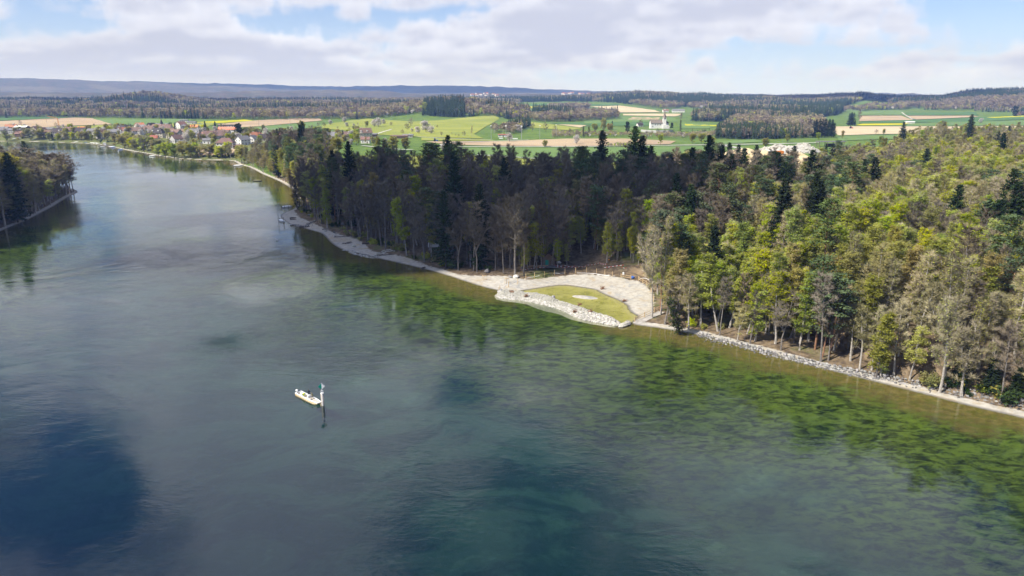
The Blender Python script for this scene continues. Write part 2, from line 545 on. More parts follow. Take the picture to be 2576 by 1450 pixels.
def terrain_material():
    m = bpy.data.materials.new("ground"); m.use_nodes = True
    T = NT(m.node_tree)
    geo = T.n('ShaderNodeNewGeometry')
    pos = geo.outputs['Position']
    A = lambda nm: T.n('ShaderNodeAttribute', attribute_name=nm).outputs['Fac']
    sd, gr, fo, far, pond = A('sd'), A('gravel'), A('forest'), A('far'), A('pond')
    n1 = T.noise(pos, 0.06, 5, 0.6); n2 = T.noise(pos, 0.7, 4, 0.6); n3 = T.noise(pos, 4.0, 4, 0.65)
    n0 = T.noise(pos, 0.012, 4, 0.6)
    meadow = T.mix(T.ramp(n1, 0.35, 0.65), (0.075, 0.13, 0.028, 1), (0.12, 0.18, 0.035, 1))
    meadow = T.mix(T.ramp(n2, 0.55, 0.75, 0, 0.5), meadow, (0.14, 0.15, 0.06, 1))
    floor = T.mix(T.ramp(n2, 0.35, 0.65), (0.09, 0.066, 0.044, 1), (0.20, 0.15, 0.095, 1))
    floor = T.mix(T.ramp(n1, 0.52, 0.66, 0, 0.75), floor, (0.10, 0.13, 0.035, 1))
    floor = T.mix(T.ramp(n3, 0.55, 0.8, 0, 0.5), floor, (0.16, 0.13, 0.09, 1))
    c = T.mix(fo, meadow, floor)
    woods = T.mix(T.ramp(n0, 0.4, 0.62), (0.075, 0.06, 0.045, 1), (0.035, 0.05, 0.03, 1))
    woods = T.mix(T.ramp(T.noise(pos, 0.02, 5, 0.75), 0.42, 0.62, 0, 0.8), woods, (0.11, 0.088, 0.065, 1))
    woods = T.mix(T.ramp(T.noise(pos, 0.0022, 4, 0.6), 0.52, 0.6, 0, 0.7), woods, (0.13, 0.115, 0.075, 1))
    c = T.mix(far, c, woods)
    gravel = T.mix(T.ramp(n2, 0.3, 0.7), (0.32, 0.295, 0.25, 1), (0.45, 0.42, 0.36, 1))
    gravel = T.mix(T.ramp(n3, 0.55, 0.72, 0, 0.7), gravel, (0.52, 0.50, 0.46, 1))
    gravel = T.mix(T.ramp(n1, 0.5, 0.68, 0, 0.5), gravel, (0.34, 0.28, 0.19, 1))
    n4 = T.noise(pos, 0.23, 5, 0.68, 0.8)
    gravel = T.mix(T.ramp(n4, 0.56, 0.66, 0, 0.55), gravel, (0.36, 0.27, 0.15, 1))
    gravel = T.mix(T.ramp(n4, 0.36, 0.44, 0.6, 0), gravel, (0.27, 0.275, 0.27, 1))
    gfac = T.ramp(T.math('ADD', gr, T.math('MULTIPLY', T.math('SUBTRACT', n2, 0.5), 0.9)), 0.35, 0.62)
    c = T.mix(gfac, c, gravel)
    wet = T.ramp(sd, 0.1, 1.1, 0.45, 1.0)
    c = T.mix(1.0, c, c)
    hs = T.n('ShaderNodeHueSaturation', {'Value': wet, 'Color': c})
    c = hs.outputs[0]
    # river bed: pale ochre shallows, then beds of water weed drawn out along the current
    flow = T.n('ShaderNodeMapping', {'Vector': pos, 'Rotation': (0, 0, math.radians(38)), 'Scale': (0.55, 1.0, 1.0)}).outputs[0]
    w1 = T.noise(flow, 0.11, 6, 0.66, 0.55); w2 = T.noise(flow, 0.75, 6, 0.68, 0.5); w0 = T.noise(pos, 0.03, 3, 0.5)
    weed = T.mix(T.ramp(w2, 0.36, 0.62), (0.010, 0.024, 0.006, 1), (0.14, 0.205, 0.03, 1))
    weed = T.mix(T.ramp(w1, 0.60, 0.72, 0, 0.85), weed, (0.17, 0.235, 0.065, 1))
    weed = T.mix(T.ramp(w1, 0.32, 0.42, 0.9, 0), weed, (0.008, 0.016, 0.005, 1))
    shallow = T.mix(T.ramp(n2, 0.3, 0.7), (0.13, 0.10, 0.035, 1), (0.21, 0.17, 0.06, 1))
    shallow = T.mix(T.ramp(w2, 0.45, 0.6, 0, 0.7), shallow, (0.10, 0.11, 0.02, 1))
    wfac = T.ramp(T.math('ADD', T.math('MULTIPLY', sd, -1.0), T.math('MULTIPLY', T.math('SUBTRACT', w1, 0.5), 26.0)), 5.0, 14.0)
    bed = T.mix(wfac, shallow, weed)
    deep = T.mix(T.ramp(w1, 0.42, 0.58), (0.035, 0.095, 0.075, 1), (0.10, 0.205, 0.155, 1))
    deep = T.mix(T.ramp(w1, 0.61, 0.70, 0, 0.4), deep, (0.27, 0.46, 0.34, 1))
    bed = T.mix(T.ramp(T.math('ADD', T.math('MULTIPLY', sd, -1.0), T.math('MULTIPLY', T.math('SUBTRACT', w0, 0.5), 70.0)), 46.0, 72.0), bed, deep)
    silt = T.mix(T.ramp(w1, 0.35, 0.65), (0.40, 0.37, 0.12, 1), (0.54, 0.49, 0.19, 1))
    silt = T.mix(T.ramp(T.noise(pos, 0.32, 5, 0.65, 1.0), 0.48, 0.66, 0, 0.75), silt, (0.25, 0.245, 0.07, 1))
    silt = T.mix(T.ramp(sd, -2.6, -0.4, 0, 0.7), silt, (0.47, 0.42, 0.24, 1))
    bed = T.mix(pond, bed, silt)
    bed = T.mix(T.math('MULTIPLY', pond, T.ramp(T.n('ShaderNodeSeparateXYZ', {0: pos}).outputs[2], -0.04, 0.05)), bed, gravel)
    c = T.mix(T.ramp(sd, -0.5, 0.15), bed, c)
    b = T.n('ShaderNodeBsdfPrincipled', {'Base Color': c, 'Roughness': 0.95, 'Specular IOR Level': 0.1})
    bn = T.n('ShaderNodeBump', {'Strength': 0.5, 'Distance': 0.25, 'Height': T.math('ADD', n2, T.math('MULTIPLY', n3, 0.5))})
    T.t.links.new(bn.outputs[0], b.inputs['Normal'])
    T.n('ShaderNodeOutputMaterial', {'Surface': b.outputs[0]})
    return m


def water_material():
    m = bpy.data.materials.new("water"); m.use_nodes = True
    T = NT(m.node_tree)
    pos = T.n('ShaderNodeNewGeometry').outputs['Position']
    depth = T.n('ShaderNodeAttribute', attribute_name='depth').outputs['Fac']
    pond = T.n('ShaderNodeAttribute', attribute_name='pond').outputs['Fac']
    w_a = T.n('ShaderNodeMapping', {'Vector': pos, 'Rotation': (0, 0, 0.5), 'Scale': (0.45, 1.0, 1.0)}).outputs[0]
    big = T.noise(w_a, 0.32, 4, 0.6, 0.5)
    mid = T.noise(w_a, 1.3, 4, 0.65, 0.3)
    gust = T.ramp(T.noise(pos, 0.018, 4, 0.6, 0.8), 0.36, 0.66, 0.12, 1.3)
    gust = T.math('MULTIPLY', gust, T.ramp(pond, 0, 1, 1.0, 0.12))
    hgt = T.math('MULTIPLY', T.math('ADD', T.math('MULTIPLY', big, 1.0), T.math('MULTIPLY', mid, 0.42)), gust)
    bump = T.n('ShaderNodeBump', {'Strength': 1.0, 'Distance': 0.075, 'Height': hgt})
    murk = T.math('SUBTRACT', 1.0, T.math('EXPONENT', T.math('MULTIPLY', depth, -0.17)), clamp=True)
    body = T.n('ShaderNodeBsdfDiffuse', {'Color': T.mix(T.ramp(T.noise(pos, 0.02, 3, 0.5), 0.35, 0.65), (0.002, 0.009, 0.022, 1), (0.003, 0.014, 0.024, 1))})
    clear = T.n('ShaderNodeBsdfTransparent', {'Color': T.mix(murk, (0.95, 0.96, 0.86, 1), (0.28, 0.52, 0.44, 1))})
    inner = T.n('ShaderNodeMixShader', {0: murk, 1: clear.outputs[0], 2: body.outputs[0]})
    gl = T.n('ShaderNodeBsdfGlossy', {'Color': (1, 1, 1, 1), 'Roughness': 0.035, 'Normal': bump.outputs[0]})
    fr = T.n('ShaderNodeFresnel', {'IOR': 1.37, 'Normal': bump.outputs[0]})
    mx = T.n('ShaderNodeMixShader', {0: fr.outputs[0], 1: inner.outputs[0], 2: gl.outputs[0]})
    T.n('ShaderNodeOutputMaterial', {'Surface': mx.outputs[0]})
    return m


M = {}
M['ground'] = terrain_material()
M['water'] = water_material()


# ------------------------------------------------------------------ terrain, beach, river bed, water
def build_ground():
    ys = [36.0]
    while ys[-1] < 11500:
        y = ys[-1]
        k = 1.0075 if y < 110 else (1.0042 if y < 420 else (1.0085 if y < 1400 else 1.012))
        ys.append(y * k)
    ys = np.array(ys)
    nu = 520
    u = np.linspace(-1, 1, nu)
    X = u[None, :] * (ys[:, None] * 0.86 + 30)
    Y = np.repeat(ys[:, None], nu, 1)
    x, y = X.ravel(), Y.ravel()
    z = HT(x, y)
    sd = HT.sd.copy()
    GRID.update(ys=ys, nu=nu, z=z.reshape(len(ys), nu), sd=sd.reshape(len(ys), nu))
    r = np.hypot(x, y)
    n = len(x)
    pond = (inside(POND_POLY, x, y) & (sd < 0)).astype(np.float32)
    gp = inside(GRAVEL_POLY, x, y)
    edge = line_dist(np.vstack([GRAVEL_POLY, GRAVEL_POLY[:1]]), x, y)
    gravel = np.where(gp, np.clip(0.5 + edge / 5, 0, 1), np.clip(0.5 - edge / 4, 0, 1))
    strip = np.clip((3.6 - sd) / 1.6, 0, 1)
    gravel = np.maximum(gravel, np.where(sd > -0.5, strip, 0))
    px = px_of(x, y)
    forest = np.zeros(n)
    for poly in FOREST_POLYS:
        forest = np.maximum(forest, inside(poly, x, y) * (0.5 if poly is VILLAGE else 1.0))
    forest = np.maximum(forest, ((r < 470) & (x > -150)) * 1.0)
    far = sstep(3000, 3600, r)
    ny = len(ys)
    ii = (np.arange(ny - 1)[:, None] * nu + np.arange(nu - 1)[None, :]).ravel()
    quads = np.stack([ii, ii + 1, ii + 1 + nu, ii + nu], 1)
    fz = z[quads]
    is_bed = (fz.max(1) < 0.02)
    is_beach = (~is_bed) & (gravel[quads].mean(1) > 0.5) & (r[quads[:, 0]] < 520)
    attrs = dict(sd=np.clip(sd, -200, 200), gravel=gravel, forest=forest, far=far, pond=pond)

    def sub(name, mask, zz, mat, keep):
        q = quads[mask]
        used = np.unique(q)
        remap = np.full(n, -1); remap[used] = np.arange(len(used))
        me = bpy.data.meshes.new(name)
        co = np.stack([x[used], y[used], zz[used]], 1)
        me.vertices.add(len(used)); me.vertices.foreach_set('co', co.ravel())
        me.loops.add(len(q) * 4); me.loops.foreach_set('vertex_index', remap[q].ravel().astype(np.int32))
        me.polygons.add(len(q)); me.polygons.foreach_set('loop_start', np.arange(0, len(q) * 4, 4, dtype=np.int32))
        me.polygons.foreach_set('use_smooth', np.ones(len(q), bool))
        for k, a in keep.items():
            at = me.attributes.new(k, 'FLOAT', 'POINT')
            at.data.foreach_set('value', a[used].astype(np.float32))
        me.materials.append(mat)
        me.update(calc_edges=True)
        return tag(link(name, me), kind='structure')

    sub('terrain', ~(is_bed | is_beach), z, M['ground'], attrs)
    sub('beach', is_beach, z, M['ground'], attrs)
    sub('riverbed', is_bed, z, M['ground'], attrs)
    wet = (fz.min(1) < 0.03) & (sd[quads].min(1) < 1.5)
    sub('river_water', wet, np.zeros(n), M['water'], dict(depth=np.clip(-z, 0, 50), pond=pond))


FRONT_MID = [(745, 520), (800, 558), (880, 592), (940, 622), (1010, 632), (1080, 656), (1150, 676), (1230, 689), (1300, 692)]
MID_FOREST = np.vstack([P2(FRONT_MID + [(1340, 690), (1420, 680), (1500, 678), (1570, 690), (1640, 715), (1660, 760), (1660, 800)], 2.0),
                        [(62, 210), (135, 330), (105, 345), (40, 335), (-40, 350), (-90, 400), (-118, 445), (-140, 560), (-180, 640), (-215, 640), (-170, 520)]])
RIGHT_FOREST = np.vstack([P2([(1655, 828), (1800, 862), (1930, 896), (2073, 928), (2256, 964), (2440, 998), (2640, 1046), (2900, 1110)], 1.0),
                          [(330, 120), (700, 300), (1000, 800), (720, 880), (480, 840), (330, 640), (215, 480), (150, 360), (110, 320), (75, 260)]])
LEFT_FOREST = np.vstack([shore_left[4:], [(-1500, 330), (-800, 60)]])
VILLAGE = P2([(-60, 352), (60, 354), (230, 359), (310, 375), (430, 396), (500, 401), (590, 402), (640, 395), (760, 372), (960, 352), (940, 338), (640, 334), (300, 322), (-60, 322)], 6.0)
FOREST_POLYS = [MID_FOREST, RIGHT_FOREST, LEFT_FOREST, VILLAGE]
build_ground()


# ------------------------------------------------------------------ fields, roads, quarry floor draped over the ground
def drape(name, world_poly, mat, lift=0.0, cell=None):
    pts = np.asarray(world_poly, float)
    r = float(np.mean(np.hypot(pts[:, 0], pts[:, 1])))
    cell = cell or max(2.0, r / 110.0)
    bm = bmesh.new()
    f = bm.faces.new([bm.verts.new((a, b, 0)) for a, b in pts])
    bmesh.ops.triangulate(bm, faces=[f])
    for ax in (0, 1):
        lo, hi = pts[:, ax].min(), pts[:, ax].max()
        for c in np.arange(math.floor(lo / cell) * cell + cell, hi, cell):
            no = (1, 0, 0) if ax == 0 else (0, 1, 0)
            co = (c, 0, 0) if ax == 0 else (0, c, 0)
            bmesh.ops.bisect_plane(bm, geom=bm.verts[:] + bm.edges[:] + bm.faces[:], plane_co=co, plane_no=no, dist=1e-4)
    xy = np.array([(v.co.x, v.co.y) for v in bm.verts])
    hz = HTF(xy[:, 0], xy[:, 1])
    for v, zz in zip(bm.verts, hz):
        v.co.z = zz + lift + 0.12 + r * 0.00035
    bmesh.ops.recalc_face_normals(bm, faces=bm.faces)
    me = bpy.data.meshes.new(name)
    bm.to_mesh(me); bm.free()
    if len(me.polygons) and sum(p.normal.z for p in me.polygons) < 0: me.flip_normals()
    me.polygons.foreach_set('use_smooth', [True] * len(me.polygons))
    me.materials.append(mat)
    return tag(link(name, me), kind='structure')


def drape_px(name, px_poly, mat, lift=0.0):
    pts = []
    n = len(px_poly)
    for i in range(n):
        a = np.array(px_poly[i], float); b = np.array(px_poly[(i + 1) % n], float)
        k = max(1, int(np.hypot(*(b - a)) / 25))
        for j in range(k):
            q = PT(*(a + (b - a) * j / k))
            if q: pts.append(q[:2])
    return drape(name, pts, mat, lift)


def ribbon(name, px_line, width, mat, lift=0.12):
    c = np.array([PT(*p)[:2] for p in px_line])
    c = smooth_line(c, 2)
    d = np.gradient(c, axis=0); d /= np.linalg.norm(d, axis=1)[:, None] + 1e-9
    nrm = np.stack([-d[:, 1], d[:, 0]], 1) * width / 2
    return drape(name, np.vstack([c + nrm, (c - nrm)[::-1]]), mat, lift, cell=25)


def field_mat(name, a, b, row=0.25, ang=0.3, sc=0.02):
    m = bpy.data.materials.new(name); m.use_nodes = True
    T = NT(m.node_tree)
    pos = T.n('ShaderNodeNewGeometry').outputs['Position']
    v = T.n('ShaderNodeMapping', {'Vector': pos, 'Rotation': (0, 0, ang), 'Scale': (0.12, 1, 1)}).outputs[0]
    nz = T.math('ADD', T.math('MULTIPLY', T.noise(pos, sc, 5, 0.6), 0.7), T.math('MULTIPLY', T.noise(v, row, 3, 0.6), 0.3))
    c = T.mix(T.ramp(nz, 0.38, 0.62), a, b)
    d = T.n('ShaderNodeBsdfDiffuse', {'Color': c})
    T.n('ShaderNodeOutputMaterial', {'Surface': d.outputs[0]})
    return m


M['wheat'] = field_mat('wheat', (0.115, 0.18, 0.066, 1), (0.14, 0.21, 0.075, 1))
M['wheat_dark'] = field_mat('wheat_dark', (0.075, 0.14, 0.055, 1), (0.095, 0.17, 0.065, 1))
M['meadow'] = field_mat('meadow', (0.20, 0.232, 0.06, 1), (0.27, 0.285, 0.07, 1), sc=0.012)
M['rape'] = field_mat('rape', (0.36, 0.36, 0.02, 1), (0.46, 0.43, 0.03, 1))
M['tan'] = field_mat('ploughed_soil', (0.33, 0.25, 0.165, 1), (0.41, 0.32, 0.21, 1), sc=0.01)
M['tan_pale'] = field_mat('pale_soil', (0.42, 0.34, 0.22, 1), (0.50, 0.42, 0.28, 1), sc=0.01)
M['road'] = field_mat('road', (0.42, 0.41, 0.38, 1), (0.52, 0.51, 0.47, 1))
M['sand'] = field_mat('sand', (0.48, 0.37, 0.20, 1), (0.62, 0.50, 0.31, 1), sc=0.05)

FIELDS = [
    ('wheat_dark', [(-60, 292), (0, 293), (188, 296), (120, 299.5), (0, 305), (-60, 306)]),
    ('tan', [(-60, 307), (0, 306), (120, 300), (188, 297), (234, 299), (282, 314), (160, 318), (107, 322), (-60, 319)]),
    ('wheat', [(238, 301), (430, 300), (496, 302.5), (456, 308), (403, 317), (290, 316)]),
    ('meadow', [(60, 327), (80, 323), (268, 315), (279, 319), (268, 323), (100, 329)]),
    ('rape', [(498, 308), (617, 302), (637, 305), (547, 311)]),
    ('meadow', [(420, 313), (490, 307), (545, 312), (520, 319), (430, 321)]),
    ('tan', [(545, 313.5), (645, 304), (758, 297.5), (803, 299), (811, 304), (731, 312), (650, 319), (600, 322)]),
    ('wheat', [(612, 326), (650, 320), (744, 312.5), (800, 307), (816, 323), (785, 334), (656, 327)]),
    ('wheat', [(620, 331), (736, 331.5), (768, 340), (722, 344), (625, 340)]),
    ('meadow', [(782, 322), (830, 312), (918, 299), (1038, 307), (1110, 303), (1170, 297), (1243, 290), (1256, 298), (1225, 318), (1192, 339), (1217, 350), (1056, 345.5), (950, 340), (843, 327)]),
    ('meadow', [(1060, 347), (1217, 352), (1250, 356), (1060, 354)]),
    ('meadow', [(1258, 308), (1338, 308), (1420, 318), (1467, 324), (1430, 329), (1285, 318)]),
    ('tan', [(1069, 357), (1258, 356.5), (1430, 350), (1575, 350), (1701, 356), (1685, 364), (1446, 369.5), (1258, 368), (1126, 365)]),
    ('wheat', [(1135, 373), (1258, 371.5), (1450, 373), (1608, 370.5), (1800, 367.5), (1862, 376), (1872, 388), (1750, 391), (1690, 401), (1480, 411), (1380, 402), (1258, 393), (1195, 390), (1130, 379)]),
    ('meadow', [(905, 392), (1195, 392.5), (1258, 396), (1470, 414), (1690, 403), (1700, 424), (1300, 432), (900, 424)]),
    ('wheat_dark', [(1309, 265), (1384, 260), (1387, 266), (1319, 267.5)]),
    ('rape', [(1330, 268.5), (1376, 267.3), (1376, 272), (1332, 274)]),
    ('wheat_dark', [(1338, 278), (1403, 275), (1408, 284), (1341, 285)]),
    ('wheat_dark', [(1454, 262.5), (1556, 262.5), (1556, 266), (1458, 267)]),
    ('tan_pale', [(1483, 269), (1561, 267), (1647, 278), (1666, 283.5), (1556, 284), (1521, 273)]),
    ('tan_pale', [(1400, 270), (1455, 269), (1480, 274), (1410, 276)]),
    ('tan_pale', [(1567, 287.5), (1716, 287), (1700, 294), (1569, 291.5)]),
    ('wheat', [(1470, 296), (1556, 288), (1569, 292), (1698, 295), (1706, 308), (1585, 307), (1470, 312)]),
    ('tan', [(1575, 302.5), (1591, 295.5), (1661, 296), (1655, 303)]),
    ('wheat_dark', [(1387, 311), (1579, 304), (1633, 304), (1633, 318), (1526, 318), (1408, 314)]),
    ('tan_pale', [(1402, 314), (1478, 316), (1459, 322)]),
    ('wheat', [(1714, 309), (1808, 316), (1780, 325), (1714, 325)]),
    ('rape', [(1722, 313), (1806, 316.5), (1804, 319), (1724, 317)]),
    ('wheat', [(2110, 278), (2270, 278), (2278, 284), (2272, 290.5), (2160, 291)]),
    ('wheat_dark', [(2280, 285), (2455, 283), (2462, 291), (2275, 291.5)]),
    ('tan', [(2165, 292.5), (2268, 292), (2296, 303), (2160, 306)]),
    ('tan', [(2276, 292.5), (2448, 292.3), (2464, 295), (2305, 302)]),
    ('wheat_dark', [(2298, 303), (2475, 295.5), (2600, 290), (2600, 301), (2422, 308), (2160, 312), (2170, 307)]),
    ('rape', [(2150, 317), (2168, 312.5), (2290, 311.5), (2269, 315.5)]),
    ('wheat', [(2270, 316), (2300, 311), (2600, 303), (2600, 317), (2280, 318.5), (2150, 318)]),
    ('tan_pale', [(2096, 319.5), (2181, 319), (2395, 319.5), (2600, 318), (2600, 327), (2400, 330), (2272, 338), (2208, 339), (2109, 342), (2095, 332)]),
    ('wheat', [(2105, 343), (2272, 339.5), (2360, 338), (2300, 352), (2208, 352), (2110, 356)]),
    ('wheat', [(1762, 364), (1850, 354), (1898, 352), (1920, 358), (1800, 365)]),
    ('tan', [(488, 379), (560, 376), (602, 377), (600, 391), (500, 393)]),
    ('rape', [(2480, 296.5), (2600, 291.5), (2600, 294), (2500, 298)]),
]
NAMES = dict(wheat='green_field', wheat_dark='green_field', meadow='meadow', rape='rapeseed_field', tan='ploughed_field', tan_pale='ploughed_field')
for k, (mm, poly) in enumerate(FIELDS):
    drape_px(NAMES[mm], poly, M[mm], lift=0.003 * k)
ribbon('road', [(1130, 371), (1258, 370.2), (1446, 371.3), (1608, 368.6), (1800, 365.8), (1930, 364), (2060, 361)], 5.5, M['road'], 0.35)
ribbon('road', [(1805, 366), (1838, 371), (1872, 377)], 6.5, M['road'], 0.4)
ribbon('path', [(620, 327.5), (696, 325.6), (750, 329.8), (790, 337), (845, 341), (930, 343)], 4.5, M['road'], 0.35)
ribbon('path', [(1200, 391.5), (1258, 394.6), (1360, 402.5), (1480, 412)], 3.0, M['road'], 0.35)
ribbon('path', [(940, 341), (965, 333), (985, 327)], 3.2, M['road'], 0.35)
ribbon('path', [(910, 368), (985, 377), (1040, 379)], 3.5, M['road'], 0.35)
ribbon('path', [(2268, 284), (2282, 293), (2296, 302)], 3.0, M['road'], 0.4)
ribbon('path', [(1050, 346), (1130, 350), (1240, 354)], 3.0, M['road'], 0.35)
ribbon('road', [(1095, 369), (1140, 360), (1230, 357.5), (1330, 354)], 4.0, M['road'], 0.4)
drape_px('quarry_floor', [(1672, 402), (1760, 394), (1850, 386), (1940, 383), (2015, 386), (2045, 402), (2040, 424), (1950, 436), (1830, 430), (1700, 420)], M['sand'], 0.3)

# ------------------------------------------------------------------ trees
M['bark_grey'] = simple('bark_grey', (0.17, 0.15, 0.13), 0.95, 0.35, 2.0)
M['bark_pale'] = simple('bark_pale', (0.34, 0.31, 0.27), 0.95, 0.3, 2.0)
M['bark_pine'] = simple('bark_pine', (0.22, 0.12, 0.07), 0.95, 0.35, 1.5)
M['bark_dark'] = simple('bark_dark', (0.07, 0.055, 0.045), 0.95, 0.3, 2.0)
M['twig_grey'] = foliage('twig_grey', (0.185, 0.152, 0.108), 0.05, 0.5, 0.01, (0.20, 0.17, 0.12, 1))
M['twig_buff'] = foliage('twig_buff', (0.34, 0.285, 0.185), 0.2, 0.4, 0.012, (0.32, 0.29, 0.13, 1))
M['leaf_lime'] = foliage('leaf_lime', (0.46, 0.50, 0.035), 0.55, 0.35, 0.015, (0.36, 0.43, 0.04, 1))
M['leaf_olive'] = foliage('leaf_olive', (0.34, 0.33, 0.085), 0.5, 0.35, 0.018, (0.40, 0.35, 0.12, 1))
M['leaf_bud'] = foliage('leaf_bud', (0.40, 0.40, 0.09), 0.5, 0.35, 0.015, (0.43, 0.37, 0.17, 1))
M['leaf_yellow'] = foliage('leaf_yellow', (0.34, 0.32, 0.03), 0.45, 0.3, 0.015)
M['leaf_green'] = foliage('leaf_green', (0.05, 0.085, 0.018), 0.35, 0.5, 0.02)
M['needle_spruce'] = foliage('needle_spruce', (0.028, 0.046, 0.018), 0.2, 0.5, 0.015)
M['needle_pine'] = foliage('needle_pine', (0.10, 0.145, 0.07), 0.3, 0.4, 0.02, (0.12, 0.145, 0.05, 1))
M['blossom'] = foliage('blossom', (0.62, 0.58, 0.54), 0.35, 0.25, 0.01)
M['far_grey'] = foliage('far_grey', (0.22, 0.17, 0.13), 0.15, 0.5, 0.02, (0.25, 0.21, 0.10, 1))
M['far_conifer'] = foliage('far_conifer', (0.035, 0.055, 0.026), 0.1, 0.5, 0.02)


def tri_leaf(mb, c, size, rng, flat=0.5, mi=0):
    a = rng.uniform(0, 6.283)
    nx, ny, nz = rng.gauss(0, 1 - flat), rng.gauss(0, 1 - flat), rng.choice((-1, 1)) * (0.3 + flat)
    n = Vector((nx, ny, nz)).normalized()
    u = n.orthogonal().normalized()
    u = Quaternion(n, a) @ u
    w = n.cross(u)
    s = size * rng.uniform(0.6, 1.3)
    b = len(mb.v)
    c = Vector(c)
    mb.v += [tuple(c + u * s), tuple(c - u * s * 0.55 + w * s * 0.75), tuple(c - u * s * 0.55 - w * s * 0.75)]
    mb.f.append([b, b + 1, b + 2]); mb.m.append(mi)


def twig(mb, a, d, L, w, mi=0):
    d = d.normalized()
    s = d.orthogonal().normalized() * w / 2
    b = len(mb.v)
    mb.v += [tuple(a - s), tuple(a + s), tuple(a + d * L)]
    mb.f.append([b, b + 1, b + 2]); mb.m.append(mi)


def curve(p, d, L, n, up, rng, wob=0.12):
    pts = [p.copy()]
    d = d.normalized()
    for i in range(n):
        d = (d + Vector((rng.gauss(0, wob), rng.gauss(0, wob), up + rng.gauss(0, wob)))).normalized()
        p = p + d * (L / n)
        pts.append(p.copy())
    return pts


def broadleaf(seed, H=24, start=0.38, spread=4.2, limbs=24, subs=7, twigs=9, leaves=0, leaf_size=0.45, up=0.55, r0=0.27, flat=0.5,
              tw=0.07, lean=0.03, fork=False, round_top=False, twig_len=1.3):
    rng = random.Random(seed)
    tr, cr = MB(), MB()
    tips = [(Vector((0, 0, -0.4)), Vector((rng.gauss(0, lean), rng.gauss(0, lean), 1)), H * (0.92 if not fork else 0.9), r0)]
    stems = []
    for p, d, L, r in tips:
        pts = curve(p, d, L, 9, 0.05, rng, 0.05)
        tr.tube(pts, [r * (1 - 0.86 * i / 9) * (1.25 if i == 0 else 1) for i in range(10)], 6, caps=False)
        stems.append((pts, r))
        if fork:
            q = pts[3]
            for _ in range(rng.choice((1, 2))):
                a = rng.uniform(0, 6.28)
                pts2 = curve(q, Vector((math.cos(a) * 0.35, math.sin(a) * 0.35, 1)), L * 0.62, 7, 0.06, rng, 0.05)
                tr.tube(pts2, [r * 0.6 * (1 - 0.85 * i / 7) for i in range(8)], 5, caps=False)
                stems.append((pts2, r * 0.6))
    ga = rng.uniform(0, 6.28)
    for s_i, (pts, r) in enumerate(stems):
        nl = limbs if len(stems) == 1 else int(limbs / len(stems) * 1.25)
        for k in range(nl):
            t = start + (0.97 - start) * (k + rng.random() * 0.8) / nl
            if s_i > 0: t = max(0.25, (t - start) * 1.2)
            t = min(t, 0.98)
            f = t * (len(pts) - 1); i = min(int(f), len(pts) - 2)
            base = pts[i].lerp(pts[i + 1], f - i)
            ga += 2.4 + rng.gauss(0, 0.4)
            q = (t - start) / (1 - start)
            prof = (math.sin(math.pi * (0.18 + 0.72 * q)) ** 0.8 if round_top else (1.0 - 0.62 * q) * (0.55 + 1.2 * min(q, 0.35)))
            L = spread * prof * rng.uniform(0.7, 1.15)
            el = up * (0.6 + 0.7 * q) + rng.gauss(0, 0.12)
            d = Vector((math.cos(ga) * math.cos(el), math.sin(ga) * math.cos(el), math.sin(el)))
            lp = curve(base, d, L, 5, 0.09 * up, rng, 0.10)
            rr = max(0.03, 0.07 * L / 4)
            tr.tube(lp, [rr * (1 - 0.75 * j / 5) for j in range(6)], 4, caps=False)
            for s in range(subs):
                ft = rng.uniform(0.25, 1.0)
                j = min(int(ft * 5), 4)
                b2 = lp[j].lerp(lp[j + 1], ft * 5 - j)
                d2 = (lp[j + 1] - lp[j]).normalized() + Vector((rng.gauss(0, 0.6), rng.gauss(0, 0.6), rng.gauss(0.15, 0.4)))
                L2 = L * rng.uniform(0.25, 0.5) * (1.15 - 0.5 * ft)
                sp = curve(b2, d2, L2, 3, 0.08, rng, 0.15)
                cr.tube(sp, [0.03, 0.024, 0.017, 0.008], 3, caps=False, mi=1)
                for _ in range(twigs):
                    g = rng.uniform(0.15, 1) * 3; jj = min(int(g), 2)
                    b3 = sp[jj].lerp(sp[jj + 1], g - jj)
                    d3 = (sp[jj + 1] - sp[jj]).normalized() + Vector((rng.gauss(0, 0.7), rng.gauss(0, 0.7), rng.gauss(0.2, 0.5)))
                    twig(cr, b3, d3, twig_len * rng.uniform(0.6, 1.2), tw, 1 if leaves else 0)
                for _ in range(leaves):
                    g = rng.uniform(0.1, 1.15)
                    c = sp[0].lerp(sp[3], g) + Vector((rng.gauss(0, 0.45), rng.gauss(0, 0.45), rng.gauss(0, 0.25)))
                    tri_leaf(cr, c, leaf_size, rng, flat)
    return tr, cr


